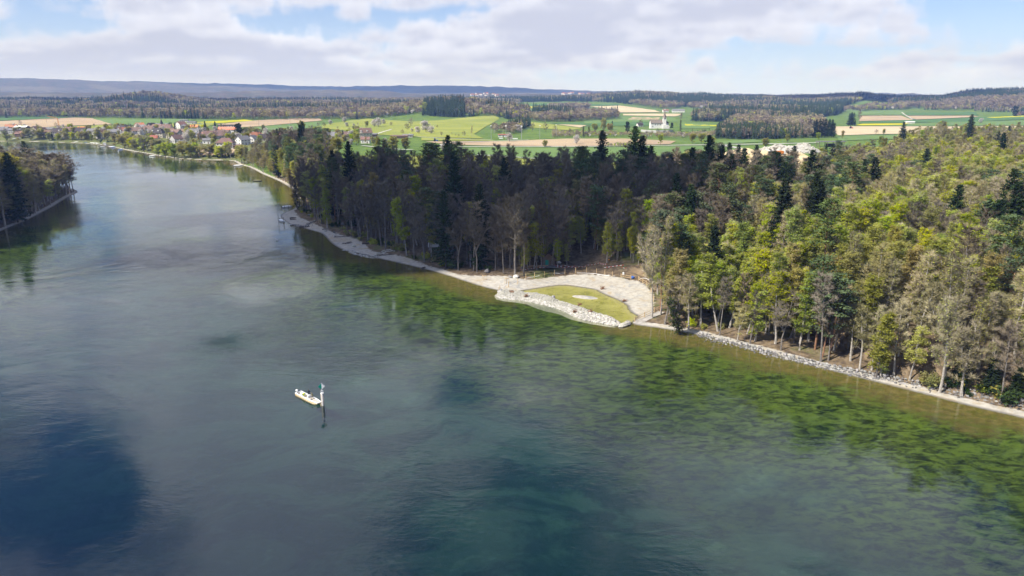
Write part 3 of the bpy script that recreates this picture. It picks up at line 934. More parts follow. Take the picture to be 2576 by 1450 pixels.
def spruce(seed, H=30, R=3.6, dens=1.0, ragged=0.25, base=0.1):
    rng = random.Random(seed)
    tr, cr = MB(), MB()
    tr.tube([(0, 0, -0.4), (0, 0, H * 0.5), (0, 0, H)], [0.34, 0.2, 0.02], 6, caps=False)
    z = H * base; a = 0
    while z < H - 0.3:
        t = z / H
        L0 = R * (1 - t) ** 0.58 * (0.75 + 0.25 * min(1, t * 6)) + 0.22
        nb = int(rng.choice((6, 7, 8)) * dens)
        for k in range(nb):
            a = 6.283 * k / nb + rng.uniform(-0.4, 0.4) + z
            L = L0 * rng.uniform(1 - ragged * 1.6, 1 + ragged * 0.5)
            droop = -0.35 + 0.75 * t + rng.gauss(0, 0.1)
            d = Vector((math.cos(a), math.sin(a), 0)); s = Vector((-math.sin(a), math.cos(a), 0))
            p0 = Vector((0, 0, z)); p1 = p0 + d * L * 0.55 + Vector((0, 0, L * 0.5 * droop)); p2 = p0 + d * L + Vector((0, 0, L * droop * 0.75 + 0.1 * L))
            w = 0.16 * L + 0.18
            b = len(cr.v)
            cr.v += [tuple(p0), tuple(p1 + s * w), tuple(p2), tuple(p1 - s * w)]
            cr.f += [[b, b + 1, b + 2], [b, b + 2, b + 3]]; cr.m += [0, 0]
            for g in (0.35, 0.6, 0.8, 0.95):
                q = p0.lerp(p1, g / 0.55) if g < 0.55 else p1.lerp(p2, (g - 0.55) / 0.45)
                hang = (0.45 + 0.22 * L) * rng.uniform(0.6, 1.2) * (1.1 - 0.6 * g)
                ss = s * w * rng.uniform(0.5, 1.0) + d * rng.gauss(0, 0.12)
                b = len(cr.v)
                cr.v += [tuple(q + ss + d * 0.1), tuple(q - ss), tuple(q + Vector((rng.gauss(0, 0.12), rng.gauss(0, 0.12), -hang)) + d * 0.15)]
                cr.f.append([b, b + 1, b + 2]); cr.m.append(0)
        z += (0.42 + 0.5 * (1 - t)) * rng.uniform(0.7, 1.2) / max(dens, 0.6)
    return tr, cr


def pine(seed, H=26, start=0.5, spread=3.6, clumps=34):
    rng = random.Random(seed)
    tr, cr = MB(), MB()
    pts = curve(Vector((0, 0, -0.4)), Vector((rng.gauss(0, 0.04), rng.gauss(0, 0.04), 1)), H * 0.96, 9, 0.04, rng, 0.045)
    tr.tube(pts, [0.27 * (1 - 0.8 * i / 9) for i in range(10)], 6, caps=False)
    ga = 0
    for k in range(clumps):
        t = start + (1 - start) * (k + rng.random()) / clumps
        f = min(t, 0.99) * 9; i = int(f)
        base = pts[i].lerp(pts[i + 1], f - i)
        ga += 2.4 + rng.gauss(0, 0.5)
        q = (t - start) / (1 - start)
        L = spread * (0.55 + 0.9 * q - 1.25 * q * q + 0.15) * rng.uniform(0.55, 1.15) + 0.4
        el = 0.05 + 0.5 * q + rng.gauss(0, 0.12)
        d = Vector((math.cos(ga) * math.cos(el), math.sin(ga) * math.cos(el), math.sin(el)))
        lp = curve(base, d, L, 3, 0.06, rng, 0.1)
        tr.tube(lp, [0.06, 0.045, 0.03, 0.015], 3, caps=False)
        for c, n in ((lp[3], 26), (lp[2], 22), (lp[2].lerp(lp[1], 0.5), 10)):
            for _ in range(n):
                p = c + Vector((rng.gauss(0, 0.62), rng.gauss(0, 0.62), rng.gauss(0.12, 0.22)))
                tri_leaf(cr, p, 0.34, rng, 0.55)
    return tr, cr


def shrub(seed, H=2.6, W=1.7, leaves=420, size=0.26, stems=9):
    rng = random.Random(seed)
    tr, cr = MB(), MB()
    for k in range(stems):
        a = rng.uniform(0, 6.28); e = rng.uniform(0.5, 1.4)
        pts = curve(Vector((rng.gauss(0, 0.15), rng.gauss(0, 0.15), -0.2)), Vector((math.cos(a) * math.cos(e), math.sin(a) * math.cos(e), math.sin(e))),
                    H * rng.uniform(0.7, 1.05), 4, 0.08, rng, 0.15)
        tr.tube(pts, [0.035, 0.03, 0.022, 0.015, 0.006], 3, caps=False)
        for _ in range(leaves // stems):
            g = rng.uniform(0.2, 1.0) * 4; j = min(int(g), 3)
            c = pts[j].lerp(pts[j + 1], g - j) + Vector((rng.gauss(0, 0.32 * W / 1.7), rng.gauss(0, 0.32 * W / 1.7), rng.gauss(0, 0.22)))
            tri_leaf(cr, c, size, rng, 0.4)
    return tr, cr


def far_broad(seed, H=18, W=6.4, tris=150):
    rng = random.Random(seed)
    mb = MB()
    mb.tube([(0, 0, -1), (0, 0, H * 0.6)], [0.3, 0.15], 3, mi=1, caps=False)
    lobes = [(Vector((rng.gauss(0, W * 0.35), rng.gauss(0, W * 0.35), H * rng.uniform(0.45, 0.8))), rng.uniform(0.45, 0.7) * W) for _ in range(6)]
    lobes.append((Vector((0, 0, H * 0.8)), W * 0.55))
    for _ in range(tris):
        c, r = rng.choice(lobes)
        d = Vector((rng.gauss(0, 1), rng.gauss(0, 1), rng.gauss(0.25, 1))).normalized()
        tri_leaf(mb, c + d * r * rng.uniform(0.6, 1.0), 1.2, rng, 0.3)
    return mb


def far_spruce(seed, H=24, R=3.4):
    rng = random.Random(seed)
    mb = MB()
    mb.tube([(0, 0, -1), (0, 0, H * 0.9)], [0.3, 0.05], 3, mi=1, caps=False)
    nz = 11
    for k in range(nz):
        t = 0.1 + 0.88 * k / nz
        z = H * t
        L0 = R * (1 - t) ** 0.8 + 0.3
        for j in range(6):
            a = 6.283 * j / 6 + k * 0.7 + rng.uniform(-0.3, 0.3)
            L = L0 * rng.uniform(0.7, 1.1)
            d = Vector((math.cos(a), math.sin(a), 0)); s = Vector((-math.sin(a), math.cos(a), 0))
            b = len(mb.v)
            p = Vector((0, 0, z + H * 0.05)); e = Vector((0, 0, z - 0.3 * L)) + d * L
            mb.v += [tuple(p), tuple(e + s * L * 0.5), tuple(e - s * L * 0.5)]
            mb.f.append([b, b + 1, b + 2]); mb.m.append(0)
    return mb


PROTO = {}


def proto(kind, variants, trunk_mat, crown_mats):
    """trunk mesh and crown mesh for every variant of a kind"""
    PROTO[kind] = []
    for tr, cr in variants:
        PROTO[kind].append((tr.mesh('trunk', trunk_mat), cr.mesh('crown', crown_mats), tr, cr, trunk_mat, crown_mats))


def recolour(new, old, trunk_mat, crown_mats):
    PROTO[new] = []
    for (t, c, tr, cr, tm, cm) in PROTO[old]:
        t2 = t.copy(); c2 = c.copy()
        t2.materials.clear(); t2.materials.append(trunk_mat)
        c2.materials.clear()
        for m in crown_mats: c2.materials.append(m)
        PROTO[new].append((t2, c2, tr, cr, trunk_mat, crown_mats))


proto('bare_tree', [broadleaf(11, 25, 0.40, 5.0, 28, 8, 14), broadleaf(12, 23, 0.36, 5.2, 28, 8, 14, fork=True), broadleaf(13, 26, 0.46, 4.4, 26, 8, 14), broadleaf(14, 21, 0.33, 5.0, 26, 8, 14, lean=0.08),
                    broadleaf(15, 24, 0.40, 5.6, 28, 8, 14, fork=True)], M['bark_grey'], [M['twig_grey'], M['twig_grey']])
proto('budding_tree', [broadleaf(16, 22, 0.30, 3.6, 30, 7, 12, 5, 0.17, 0.6), broadleaf(17, 21, 0.28, 3.9, 30, 7, 12, 5, 0.17, 0.6, fork=True), broadleaf(18, 24, 0.36, 3.4, 28, 7, 12, 5, 0.17, 0.65, lean=0.06),
                       broadleaf(19, 18, 0.22, 3.7, 28, 7, 12, 5, 0.17, 0.6, fork=True)], M['bark_pale'], [M['leaf_bud'], M['twig_buff']])
proto('leafing_tree', [broadleaf(21, 21, 0.24, 3.3, 30, 7, 6, 18, 0.23, 0.5, flat=0.55), broadleaf(22, 24, 0.28, 3.6, 32, 7, 6, 18, 0.24, 0.5, flat=0.55),
                       broadleaf(23, 18, 0.2, 3.2, 28, 7, 6, 18, 0.23, 0.55, flat=0.5), broadleaf(24, 21, 0.35, 4.3, 28, 7, 6, 17, 0.25, 0.3, flat=0.75, lean=0.08)],
      M['bark_pale'], [M['leaf_lime'], M['twig_buff']])
recolour('olive_tree', 'leafing_tree', M['bark_grey'], [M['leaf_olive'], M['twig_buff']])
for kind in ('olive_tree',):
    pass
proto('spruce', [spruce(31, 30, 5.6), spruce(32, 27, 5.2, 0.9, 0.35), spruce(33, 33, 5.8, 1.0, 0.36), spruce(34, 24, 5.2, 0.8, 0.45)], M['bark_dark'], [M['needle_spruce']])
proto('pine', [pine(41, 26, 0.52), pine(42, 28, 0.58, 3.3), pine(43, 23, 0.35, 4.2, 40), pine(44, 25, 0.42, 3.9, 38)], M['bark_pine'], [M['needle_pine']])
proto('willow', [broadleaf(51, 15, 0.18, 5.6, 30, 7, 1, 15, 0.42, 0.6, round_top=True, fork=True), broadleaf(52, 13, 0.15, 5.2, 28, 7, 1, 15, 0.42, 0.7, round_top=True, fork=True)],
      M['bark_dark'], [M['leaf_olive'], M['twig_buff']])
recolour('yellow_tree', 'willow', M['bark_dark'], [M['leaf_yellow'], M['twig_buff']])
recolour('lime_tree', 'willow', M['bark_dark'], [M['leaf_lime'], M['twig_buff']])
proto('blossom_tree', [broadleaf(61, 9, 0.2, 3.4, 24, 6, 3, 12, 0.30, 0.6, r0=0.18, round_top=True), broadleaf(62, 8, 0.2, 3.0, 22, 6, 3, 12, 0.30, 0.6, r0=0.16, round_top=True)],
      M['bark_dark'], [M['blossom'], M['twig_grey']])
proto('orchard_tree', [broadleaf(63, 7, 0.25, 2.8, 18, 6, 8, 0, up=0.5, r0=0.16, round_top=True, twig_len=0.9), broadleaf(64, 14, 0.3, 5.4, 24, 7, 9, 0, up=0.6, round_top=True)],
      M['bark_dark'], [M['twig_grey'], M['twig_grey']])
proto('shrub', [shrub(71), shrub(72, 3.4, 2.2, 520, 0.28), shrub(73, 1.8, 1.9, 340, 0.24)], M['bark_grey'], [M['leaf_olive']])
recolour('green_shrub', 'shrub', M['bark_grey'], [M['leaf_lime']])
recolour('dark_shrub', 'shrub', M['bark_dark'], [M['leaf_green']])
proto('ivy_tree', [broadleaf(81, 14, 0.1, 2.0, 34, 5, 5, 7, 0.24, 0.5, r0=0.3)], M['bark_dark'], [M['leaf_green'], M['twig_grey']])
proto('dark_tree', [broadleaf(82, 18, 0.08, 5.6, 34, 7, 1, 17, 0.5, 0.5, r0=0.4, round_top=True)], M['bark_dark'], [M['needle_spruce'], M['bark_dark']])

TREES = []          # every tree that is an object of its own: (object, label, ordinal noun)


def plant(kind, x, y, s=1.0, label=None, cat='tree', group=None, var=None, z=None, name=None, unique=True):
    v = PROTO[kind]
    i = random.randrange(len(v)) if var is None else var
    z = HT1(x, y) if z is None else z
    e = empty(name or kind, (x, y, z), random.uniform(0, 6.283), s, None, cat, group)
    e.rotation_euler = (random.gauss(0, 0.012), random.gauss(0, 0.012), random.uniform(0, 6.283))
    link('trunk', v[i][0], e)
    link('crown' if cat == 'tree' else 'foliage', v[i][1], e)
    if label:
        if unique: TREES.append((e, label))
        else: e['label'] = label
    return e


def proto_height(kind, i):
    return max(v[2] for v in PROTO[kind][i][2].v)


def plant_px(kind, px, py, hpx, label, group=None, cat='tree', wide=1.0, name=None):
    """a tree whose foot is seen at px, py and which looks hpx tall there"""
    q = PT(px, py)
    D = q[1] * 1.03
    h = hpx / F_PX * D
    i = random.randrange(len(PROTO[kind]))
    s = h / proto_height(kind, i)
    e = plant(kind, q[0], q[1], 1.0, label, cat, group, var=i, z=q[2] - 0.1, name=name)
    e.scale = (s * wide, s * wide, s)
    return e


def scatter(poly, spacing, seed, keep=None):
    poly = np.asarray(poly)
    rng = np.random.default_rng(seed)
    x0, y0 = poly.min(0); x1, y1 = poly.max(0)
    gx, gy = np.meshgrid(np.arange(x0, x1, spacing), np.arange(y0, y1, spacing * 0.87))
    gx[1::2] += spacing / 2
    gx = gx + rng.uniform(-0.42, 0.42, gx.shape) * spacing; gy = gy + rng.uniform(-0.42, 0.42, gy.shape) * spacing
    x, y = gx.ravel(), gy.ravel()
    m = inside(poly, x, y)
    x, y = x[m], y[m]
    if keep is not None:
        m = keep(x, y); x, y = x[m], y[m]
    return x, y


# unseen library the woods too many to count are instanced from
LIB = {}


def library(name, meshes):
    c = bpy.data.collections.new(name)
    for k, me in enumerate(meshes):
        o = bpy.data.objects.new('%s_%02d' % (name, k), me)
        c.objects.link(o)
    LIB[name] = c


def joined(kind, i):
    t, c, tr, cr, tm, cm = PROTO[kind][i]
    mb = MB()
    mb.v = list(cr.v) + list(tr.v)
    n = len(cr.v)
    mb.f = [list(f) for f in cr.f] + [[a + n for a in f] for f in tr.f]
    mb.m = list(cr.m) + [len(cm)] * len(tr.f)
    return mb.mesh(kind, list(cm) + [tm])


def wood(name, lib, x, y, idx, scl, label, z=None, wide=1.0):
    """one mass of trees: points with instances"""
    n = len(x)
    z = HTF(x, y) if z is None else z
    me = bpy.data.meshes.new(name)
    me.vertices.add(n)
    me.vertices.foreach_set('co', np.stack([x, y, z], 1).ravel())
    rng = np.random.default_rng(n)
    a = me.attributes.new('idx', 'INT', 'POINT'); a.data.foreach_set('value', np.asarray(idx, np.int32))
    scl = np.asarray(scl, np.float32)
    a = me.attributes.new('scl', 'FLOAT_VECTOR', 'POINT'); a.data.foreach_set('vector', np.stack([scl * wide, scl * wide, scl], 1).ravel().astype(np.float32))
    a = me.attributes.new('rotz', 'FLOAT', 'POINT'); a.data.foreach_set('value', rng.uniform(0, 6.28, n).astype(np.float32))
    o = link(name, me)
    ng = bpy.data.node_groups.new(name, 'GeometryNodeTree')
    ng.interface.new_socket('Geometry', in_out='INPUT', socket_type='NodeSocketGeometry')
    ng.interface.new_socket('Geometry', in_out='OUTPUT', socket_type='NodeSocketGeometry')
    gi = ng.nodes.new('NodeGroupInput'); go = ng.nodes.new('NodeGroupOutput')
    ci = ng.nodes.new('GeometryNodeCollectionInfo')
    ci.inputs['Collection'].default_value = LIB[lib]
    ci.inputs['Separate Children'].default_value = True
    ci.inputs['Reset Children'].default_value = True
    ip = ng.nodes.new('GeometryNodeInstanceOnPoints')
    ip.inputs['Pick Instance'].default_value = True

    def attr(nm, ty):
        nd = ng.nodes.new('GeometryNodeInputNamedAttribute'); nd.data_type = ty
        nd.inputs['Name'].default_value = nm
        return nd.outputs['Attribute']
    cx = ng.nodes.new('ShaderNodeCombineXYZ')
    ng.links.new(attr('rotz', 'FLOAT'), cx.inputs[2])
    ng.links.new(gi.outputs[0], ip.inputs['Points'])
    ng.links.new(ci.outputs[0], ip.inputs['Instance'])
    ng.links.new(attr('idx', 'INT'), ip.inputs['Instance Index'])
    ng.links.new(cx.outputs[0], ip.inputs['Rotation'])
    ng.links.new(attr('scl', 'FLOAT_VECTOR'), ip.inputs['Scale'])
    ng.links.new(ip.outputs[0], go.inputs[0])
    md = o.modifiers.new('wood', 'NODES'); md.node_group = ng
    return tag(o, label, None, None, 'stuff')


# names in a library are sorted, so the order below is the index
NEAR = [('bare_tree', i) for i in range(5)] + [('budding_tree', i) for i in range(4)] + [('leafing_tree', i) for i in range(4)] + \
       [('olive_tree', i) for i in range(4)] + [('spruce', i) for i in range(4)] + [('pine', i) for i in range(4)] + [('willow', i) for i in range(2)] + [('lime_tree', i) for i in range(2)]
library('near_trees', [joined(k, i) for k, i in NEAR])
NEAR_IDX = {}
for j, (k, i) in enumerate(NEAR): NEAR_IDX.setdefault(k, []).append(j)
FARK = ['grey', 'grey', 'grey', 'buff', 'buff', 'conifer', 'conifer', 'lime', 'white']
_far_meshes = [far_broad(101).mesh('f', [M['far_grey'], M['bark_grey']]), far_broad(102, 16, 7.0).mesh('f', [M['far_grey'], M['bark_grey']]), far_broad(103, 19, 6.2).mesh('f', [M['twig_grey'], M['bark_grey']]),
               far_broad(104, 17, 6.4).mesh('f', [M['twig_buff'], M['bark_pale']]), far_broad(105, 18, 6.5).mesh('f', [M['twig_buff'], M['bark_grey']]),
               far_spruce(106, 23, 4.4).mesh('f', [M['far_conifer'], M['bark_dark']]), far_spruce(107, 26, 4.6).mesh('f', [M['far_conifer'], M['bark_dark']]),
               far_broad(108, 18, 5.4, 130).mesh('f', [M['leaf_lime'], M['bark_grey']]), far_broad(109, 12, 4.5).mesh('f', [M['blossom'], M['bark_grey']])]
library('far_trees', _far_meshes)


def far_wood(poly, spacing, seed, conifer=0.25, label='', name='far_wood', lime=0.04, white=0.01, scale=1.0, buff=0.3, patch=0.006):
    x, y = scatter(poly, spacing, seed)
    rng = np.random.default_rng(seed)
    n = len(x)
    f = fbm(x * patch * 0.7, y * patch * 0.7, seed, 3) + rng.normal(0, 0.09, n)
    con = f > np.quantile(f, 1 - conifer) if conifer > 0 else np.zeros(n, bool)
    u = rng.random(n)
    idx = np.where(con, rng.integers(5, 7, n), np.where(u < buff, rng.integers(3, 5, n), rng.integers(0, 3, n)))
    idx = np.where((~con) & (u > 1 - lime), 7, idx)
    idx = np.where((~con) & (u < white), 8, idx)
    return wood(name, 'far_trees', x, y, idx, rng.uniform(0.75, 1.2, n) * scale, label)


# ------------------------------------------------------------------ the woods
def px_poly_far(front, back, D_add=None):
    f = [PT(*p)[:2] for p in front]
    return np.array(f + back)


def ray_xy(px, D):
    return ((px - CX) / F_PX / 1.02 * D, D)


# far woods
far_wood(px_poly_far([(-150, 299), (0, 298), (120, 296), (300, 298), (420, 300), (600, 302), (720, 302), (860, 299), (960, 294), (1060, 285)],
                     [ray_xy(1075, 2500), ray_xy(1180, 3300), ray_xy(700, 3600), ray_xy(0, 3500), ray_xy(-200, 3400)]), 12.5, 1, 0.22, 'wooded ridge beyond the village fields', 'far_wood')
far_wood(px_poly_far([(1063, 292), (1110, 295), (1172, 297)], [ray_xy(1165, 1960), ray_xy(1070, 1980)]), 8.5, 2, 0.93, 'dark spruce wood on the knoll above the meadow', 'spruce_wood', 0.02, 0, 0.9)
far_wood(px_poly_far([(1172, 296), (1235, 292), (1262, 298), (1300, 303), (1337, 305)], [ray_xy(1330, 1850), ray_xy(1240, 2000), ray_xy(1170, 1990)]), 9.5, 3, 0.12, 'brown leafless wood on the knoll beside the spruces', 'far_wood', 0.06, 0.0, 0.85)
far_wood(px_poly_far([(1337, 306), (1400, 308), (1470, 305), (1520, 303), (1553, 300)], [ray_xy(1552, 1900), ray_xy(1480, 1800), ray_xy(1340, 1760)]), 9.5, 4, 0.25, 'brown and dark wood strip behind the fields', 'far_wood', 0.02, 0.0, 0.85)
far_wood(px_poly_far([(1380, 275), (1450, 277), (1485, 276)], [ray_xy(1480, 2700), ray_xy(1385, 2700)]), 11, 5, 0.0, 'small round leafless copse between the far fields', 'far_wood', 0.0, 0.0, 0.9)
far_wood(px_poly_far([(1060, 270), (1200, 268), (1310, 262)], [ray_xy(1320, 3800), ray_xy(1060, 3900)]), 14, 6, 0.2, 'pale brown wood behind the knoll', 'far_wood')
far_wood(px_poly_far([(1310, 257), (1480, 257), (1560, 261), (1640, 272), (1680, 276), (1720, 270), (1760, 276), (1850, 276), (1900, 276)],
                     [ray_xy(1920, 4200), ray_xy(1600, 4300), ray_xy(1300, 4300)]), 14, 7, 0.45, 'dark wooded hill behind the white church', 'far_wood', 0.02, 0.01)
far_wood(px_poly_far([(1735, 306), (1790, 308), (1850, 304), (1960, 300), (2060, 298), (2110, 290), (2118, 282)],
                     [ray_xy(2120, 2500), ray_xy(2170, 3000), ray_xy(2270, 3300), ray_xy(2180, 4200), ray_xy(1900, 4200), ray_xy(1800, 2600)]), 12, 8, 0.38, 'mixed wood between the church and the right-hand fields', 'far_wood', 0.06, 0.02)
far_wood(px_poly_far([(2118, 285), (2190, 279), (2272, 277)], [ray_xy(2275, 2400), ray_xy(2190, 2500)]), 12, 9, 0.05, 'olive and brown copse at the end of the fields', 'far_wood', 0.2, 0.05)
far_wood(px_poly_far([(2270, 273), (2400, 275), (2500, 278), (2650, 280)], [ray_xy(2750, 4000), ray_xy(2500, 4300), ray_xy(2200, 4300), ray_xy(2190, 3300)]), 13, 10, 0.5, 'dark wooded hill behind the right-hand fields', 'far_wood', 0.0, 0.0, buff=0.1)
far_wood(px_poly_far([(2315, 277), (2390, 279), (2440, 278)], [ray_xy(2435, 2260), ray_xy(2320, 2300)]), 11, 11, 0.1, 'olive copse in front of the dark hill', 'far_wood', 0.1, 0.05, 0.8)
far_wood(px_poly_far([(2445, 281), (2520, 283), (2580, 284)], [ray_xy(2590, 2150), ray_xy(2450, 2200)]), 12, 12, 0.3, 'bushy green hedge in front of the dark hill', 'far_wood', 0.1, 0.05, 0.6)
# wood edge and hedges in the middle distance
far_wood(px_poly_far([(1800, 349), (1880, 352), (1990, 350), (2060, 346)], [ray_xy(2100, 990), ray_xy(1990, 1000), ray_xy(1800, 1010)]), 6.5, 13, 0.5, 'dark bushy wood behind the quarry road', 'dark_wood', 0.03, 0.0, 0.62)
far_wood(px_poly_far([(1800, 338), (1900, 330), (2010, 322), (2080, 330)], [ray_xy(2060, 1500), ray_xy(1850, 1500)]), 9, 14, 0.12, 'brown leafless wood behind the dark hedge', 'far_wood', 0.03, 0.02, 0.75)
far_wood(px_poly_far([(1390, 348), (1480, 346), (1600, 345), (1700, 350), (1800, 348)], [ray_xy(1800, 960), ray_xy(1700, 925), ray_xy(1620, 920), ray_xy(1480, 950), ray_xy(1390, 990)]), 6.0, 15, 0.06, 'olive hedge along the foot of the church hill', 'hedge', 0.1, 0.06, 0.30, 0.7)
far_wood(px_poly_far([(860, 302), (930, 300), (1000, 292), (1060, 288)], [ray_xy(1062, 1900), ray_xy(980, 2000), ray_xy(880, 1900)]), 10, 16, 0.15, 'brown wood above the orchard meadow', 'far_wood', 0.06, 0.03, 0.8)
far_wood(px_poly_far([(1240, 338), (1260, 330), (1290, 318), (1325, 312), (1335, 318), (1290, 340)], [ray_xy(1240, 1080)]), 7, 17, 0.4, 'dark thicket at the corner of the meadow', 'dark_wood', 0.05, 0.0, 0.6)
far_wood(px_poly_far([(1530, 372), (1620, 370), (1620, 367), (1530, 369)], []), 3.5, 18, 0.0, 'low budding hedge beside the road', 'hedge', 0.3, 0.0, 0.22, 0.9)
# low scrub and trees along the shore and around the houses of the village

ZONES = []


def forest(poly, spacing, seed, mix, zone, keep=None, scale=(0.8, 1.15)):
    x, y = scatter(poly, spacing, seed, keep)
    rng = np.random.default_rng(seed + 500)
    kinds = list(mix)
    for a, b in zip(x, y):
        w = np.array([mix[k] * (max(0.02, 1 + 2.6 * float(vnoise(a / 28.0, b / 28.0, 60 + j))) ** 2 if True else 1) for j, k in enumerate(kinds)])
        k = kinds[int(rng.choice(len(kinds), p=w / w.sum()))]
        ZONES.append((k, float(a), float(b), float(rng.uniform(*scale)), zone))


def off_gravel(x, y):
    hz = HTF(x, y)
    return (HT.sd > 1.5) & ~inside(GRAVEL_POLY, x, y)


def off_bay(x, y):
    m = off_gravel(x, y)
    clear = line_dist(P2([(1322, 693), (1369, 687), (1420, 682), (1474, 680), (1540, 683), (1590, 695)], 2.0), x, y) < 5.5
    hut = (np.hypot(x - HUT[0], y - HUT[1]) < 6.5)
    path = line_dist(P2([(1600, 700), (1640, 712), (1690, 735)], 2.0), x, y) < 2.5
    return m & ~clear & ~hut & ~path


HUT = P(1487, 660, 2.5)
forest(MID_FOREST, 5.6, 201, dict(bare_tree=0.82, spruce=0.007, leafing_tree=0.09, pine=0.05, olive_tree=0.035), 'mid', off_bay, (0.85, 1.12))
# trees in leaf under the edge, round the bay and along the beach
forest(P2([(1300, 690), (1340, 686), (1420, 677), (1500, 674), (1580, 684), (1640, 710), (1660, 640), (1500, 600), (1300, 632)], 2.0), 3.7, 202,
       dict(leafing_tree=0.72, bare_tree=0.16, pine=0.12), 'bay', off_bay, (0.45, 0.85))
forest(RIGHT_FOREST, 4.5, 203, dict(budding_tree=0.46, bare_tree=0.08, leafing_tree=0.36, olive_tree=0.08, pine=0.014, spruce=0.008), 'right', lambda x, y: off_bay(x, y) & (y < 470) & ((y < 335) | (px_of(x, y) > 2050)), (0.62, 0.98))
forest(RIGHT_FOREST, 7.5, 204, dict(budding_tree=0.14, willow=0.42, olive_tree=0.18, lime_tree=0.18, leafing_tree=0.08, spruce=0.01), 'scrub',
       lambda x, y: (y >= 470) & (line_dist(np.array([ray_xy(1880, 520), ray_xy(2200, 620)]), x, y) > 45) & (px_of(x, y) > 2010 - (y - 470) * 0.2), (0.6, 1.0))
forest(P2([(2150, 470), (2640, 430), (2760, 620), (2480, 640), (2230, 600)], 4.0), 8.5, 208, dict(leafing_tree=1.0), 'right', None, (0.75, 1.0))
forest(P2([(1675, 545), (1790, 560), (1960, 570), (2000, 520), (1900, 500), (1700, 500)], 5.0), 9.0, 206, dict(spruce=0.8, pine=0.1, bare_tree=0.1), 'mid', None, (0.58, 0.86))
forest(P2([(602, 411), (629, 418), (660, 435), (696, 450), (722, 464), (742, 478), (757, 498), (790, 505), (860, 470), (850, 440), (760, 420), (700, 402), (640, 398)], 2.0), 7.0, 207,
       dict(budding_tree=0.5, olive_tree=0.35, bare_tree=0.15), 'spit', off_gravel, (0.5, 0.75))
forest(LEFT_FOREST, 5.2, 205, dict(budding_tree=0.52, bare_tree=0.22, olive_tree=0.18, leafing_tree=0.05, spruce=0.004), 'left', lambda x, y: off_gravel(x, y) & (x > -520), (0.75, 1.05))

# the nearest 300 of a kind stand as objects of their own; the rest make up the stuff behind them
ZONE_LABEL = {
    ('bare_tree', 'mid'): 'tall leafless grey tree in the shaded wood behind the beach',
    ('spruce', 'mid'): 'dark spruce rising among leafless trees of the shaded wood',
    ('leafing_tree', 'mid'): 'fresh green tree among grey trees of the shaded wood',
    ('pine', 'mid'): 'blue-green pine with a bare trunk in the shaded wood',
    ('olive_tree', 'mid'): 'yellow-olive budding tree in the shaded wood behind the beach',
    ('pine', 'bay'): 'young pine at the wood edge round the bay',
    ('leafing_tree', 'bay'): 'small bright green tree at the wood edge round the bay',
    ('bare_tree', 'bay'): 'thin leafless tree at the wood edge round the bay',
    ('budding_tree', 'right'): 'buff budding tree in the sunlit wood above the stone bank',
    ('bare_tree', 'right'): 'leafless grey tree in the sunlit wood above the stone bank',
    ('leafing_tree', 'right'): 'lime green tree in the sunlit wood above the stone bank',
    ('olive_tree', 'right'): 'olive budding tree in the sunlit wood above the stone bank',
    ('pine', 'right'): 'pine with reddish trunk in the sunlit wood',
    ('spruce', 'right'): 'dark spruce among pale trees of the sunlit wood',
    ('budding_tree', 'left'): 'buff budding tree on the wooded headland across the river',
    ('bare_tree', 'left'): 'leafless grey tree on the wooded headland across the river',
    ('olive_tree', 'left'): 'olive budding tree on the wooded headland across the river',
    ('leafing_tree', 'left'): 'fresh green tree on the wooded headland across the river',
    ('spruce', 'left'): 'dark spruce on the wooded headland across the river',
}
FRONT_LINE = np.vstack([shore_right, shore_right[-1:]])


FOREST_TREES = []
WIDE = dict(left=1.45, spit=1.5, scrub=1.15, right=1.12)


def split_forest():
    by = {}
    for t in ZONES: by.setdefault(t[0], []).append(t)
    rest = {}
    for k, lst in by.items():
        arr = np.array([(a, b) for _, a, b, _, _ in lst])
        dsh = np.minimum(line_dist(shore_right, arr[:, 0], arr[:, 1]), line_dist(shore_left, arr[:, 0], arr[:, 1]))
        px = px_of(arr[:, 0], arr[:, 1])
        out = (px < -60) | (px > 2640)
        vis = np.hypot(arr[:, 0], arr[:, 1]) + 1.2 * np.minimum(dsh, 60) + out * 5000
        order = np.argsort(vis)
        limit = 230 if k in ('spruce', 'pine', 'leafing_tree') else 250
        for rank, i in enumerate(order):
            kk, a, b, s, zone = lst[i]
            if rank < limit and not out[i] and (kk, zone) in ZONE_LABEL:
                lab = ZONE_LABEL[(kk, zone)]
                e = plant(kk, a, b, s, lab, 'tree', {'mid': 'trees of the shaded wood', 'bay': 'trees round the bay', 'right': 'trees of the sunlit wood',
                                                    'left': 'trees of the headland across the river'}[zone], unique=False)
                e.scale = (s * WIDE.get(zone, 1.0), s * WIDE.get(zone, 1.0), s)
                FOREST_TREES.append((e, kk, zone, float(px[i]), float(dsh[i]), s))
            elif not (out[i] and px[i] > 3100):
                rest.setdefault(zone, []).append((kk, a, b, s))
    names = {'spit': ('riverside_wood', 'budding trees massed on the spit below the village'), 'mid': ('shaded_wood', 'rest of the shaded wood behind the beach'), 'bay': ('shaded_wood', 'small trees deeper in the wood behind the bay'),
             'right': ('sunlit_wood', 'rest of the sunlit wood above the stone bank'), 'scrub': ('scrub_wood', 'yellow-green scrub and budding trees behind the sunlit wood'),
             'left': ('headland_wood', 'rest of the wood on the headland across the river')}
    rng = np.random.default_rng(77)
    for zone, lst in rest.items():
        x = np.array([t[1] for t in lst]); y = np.array([t[2] for t in lst])
        idx = [int(rng.choice(NEAR_IDX[t[0]])) for t in lst]
        wood(names[zone][0], 'near_trees', x, y, idx, [t[3] for t in lst], names[zone][1], wide=WIDE.get(zone, 1.0))


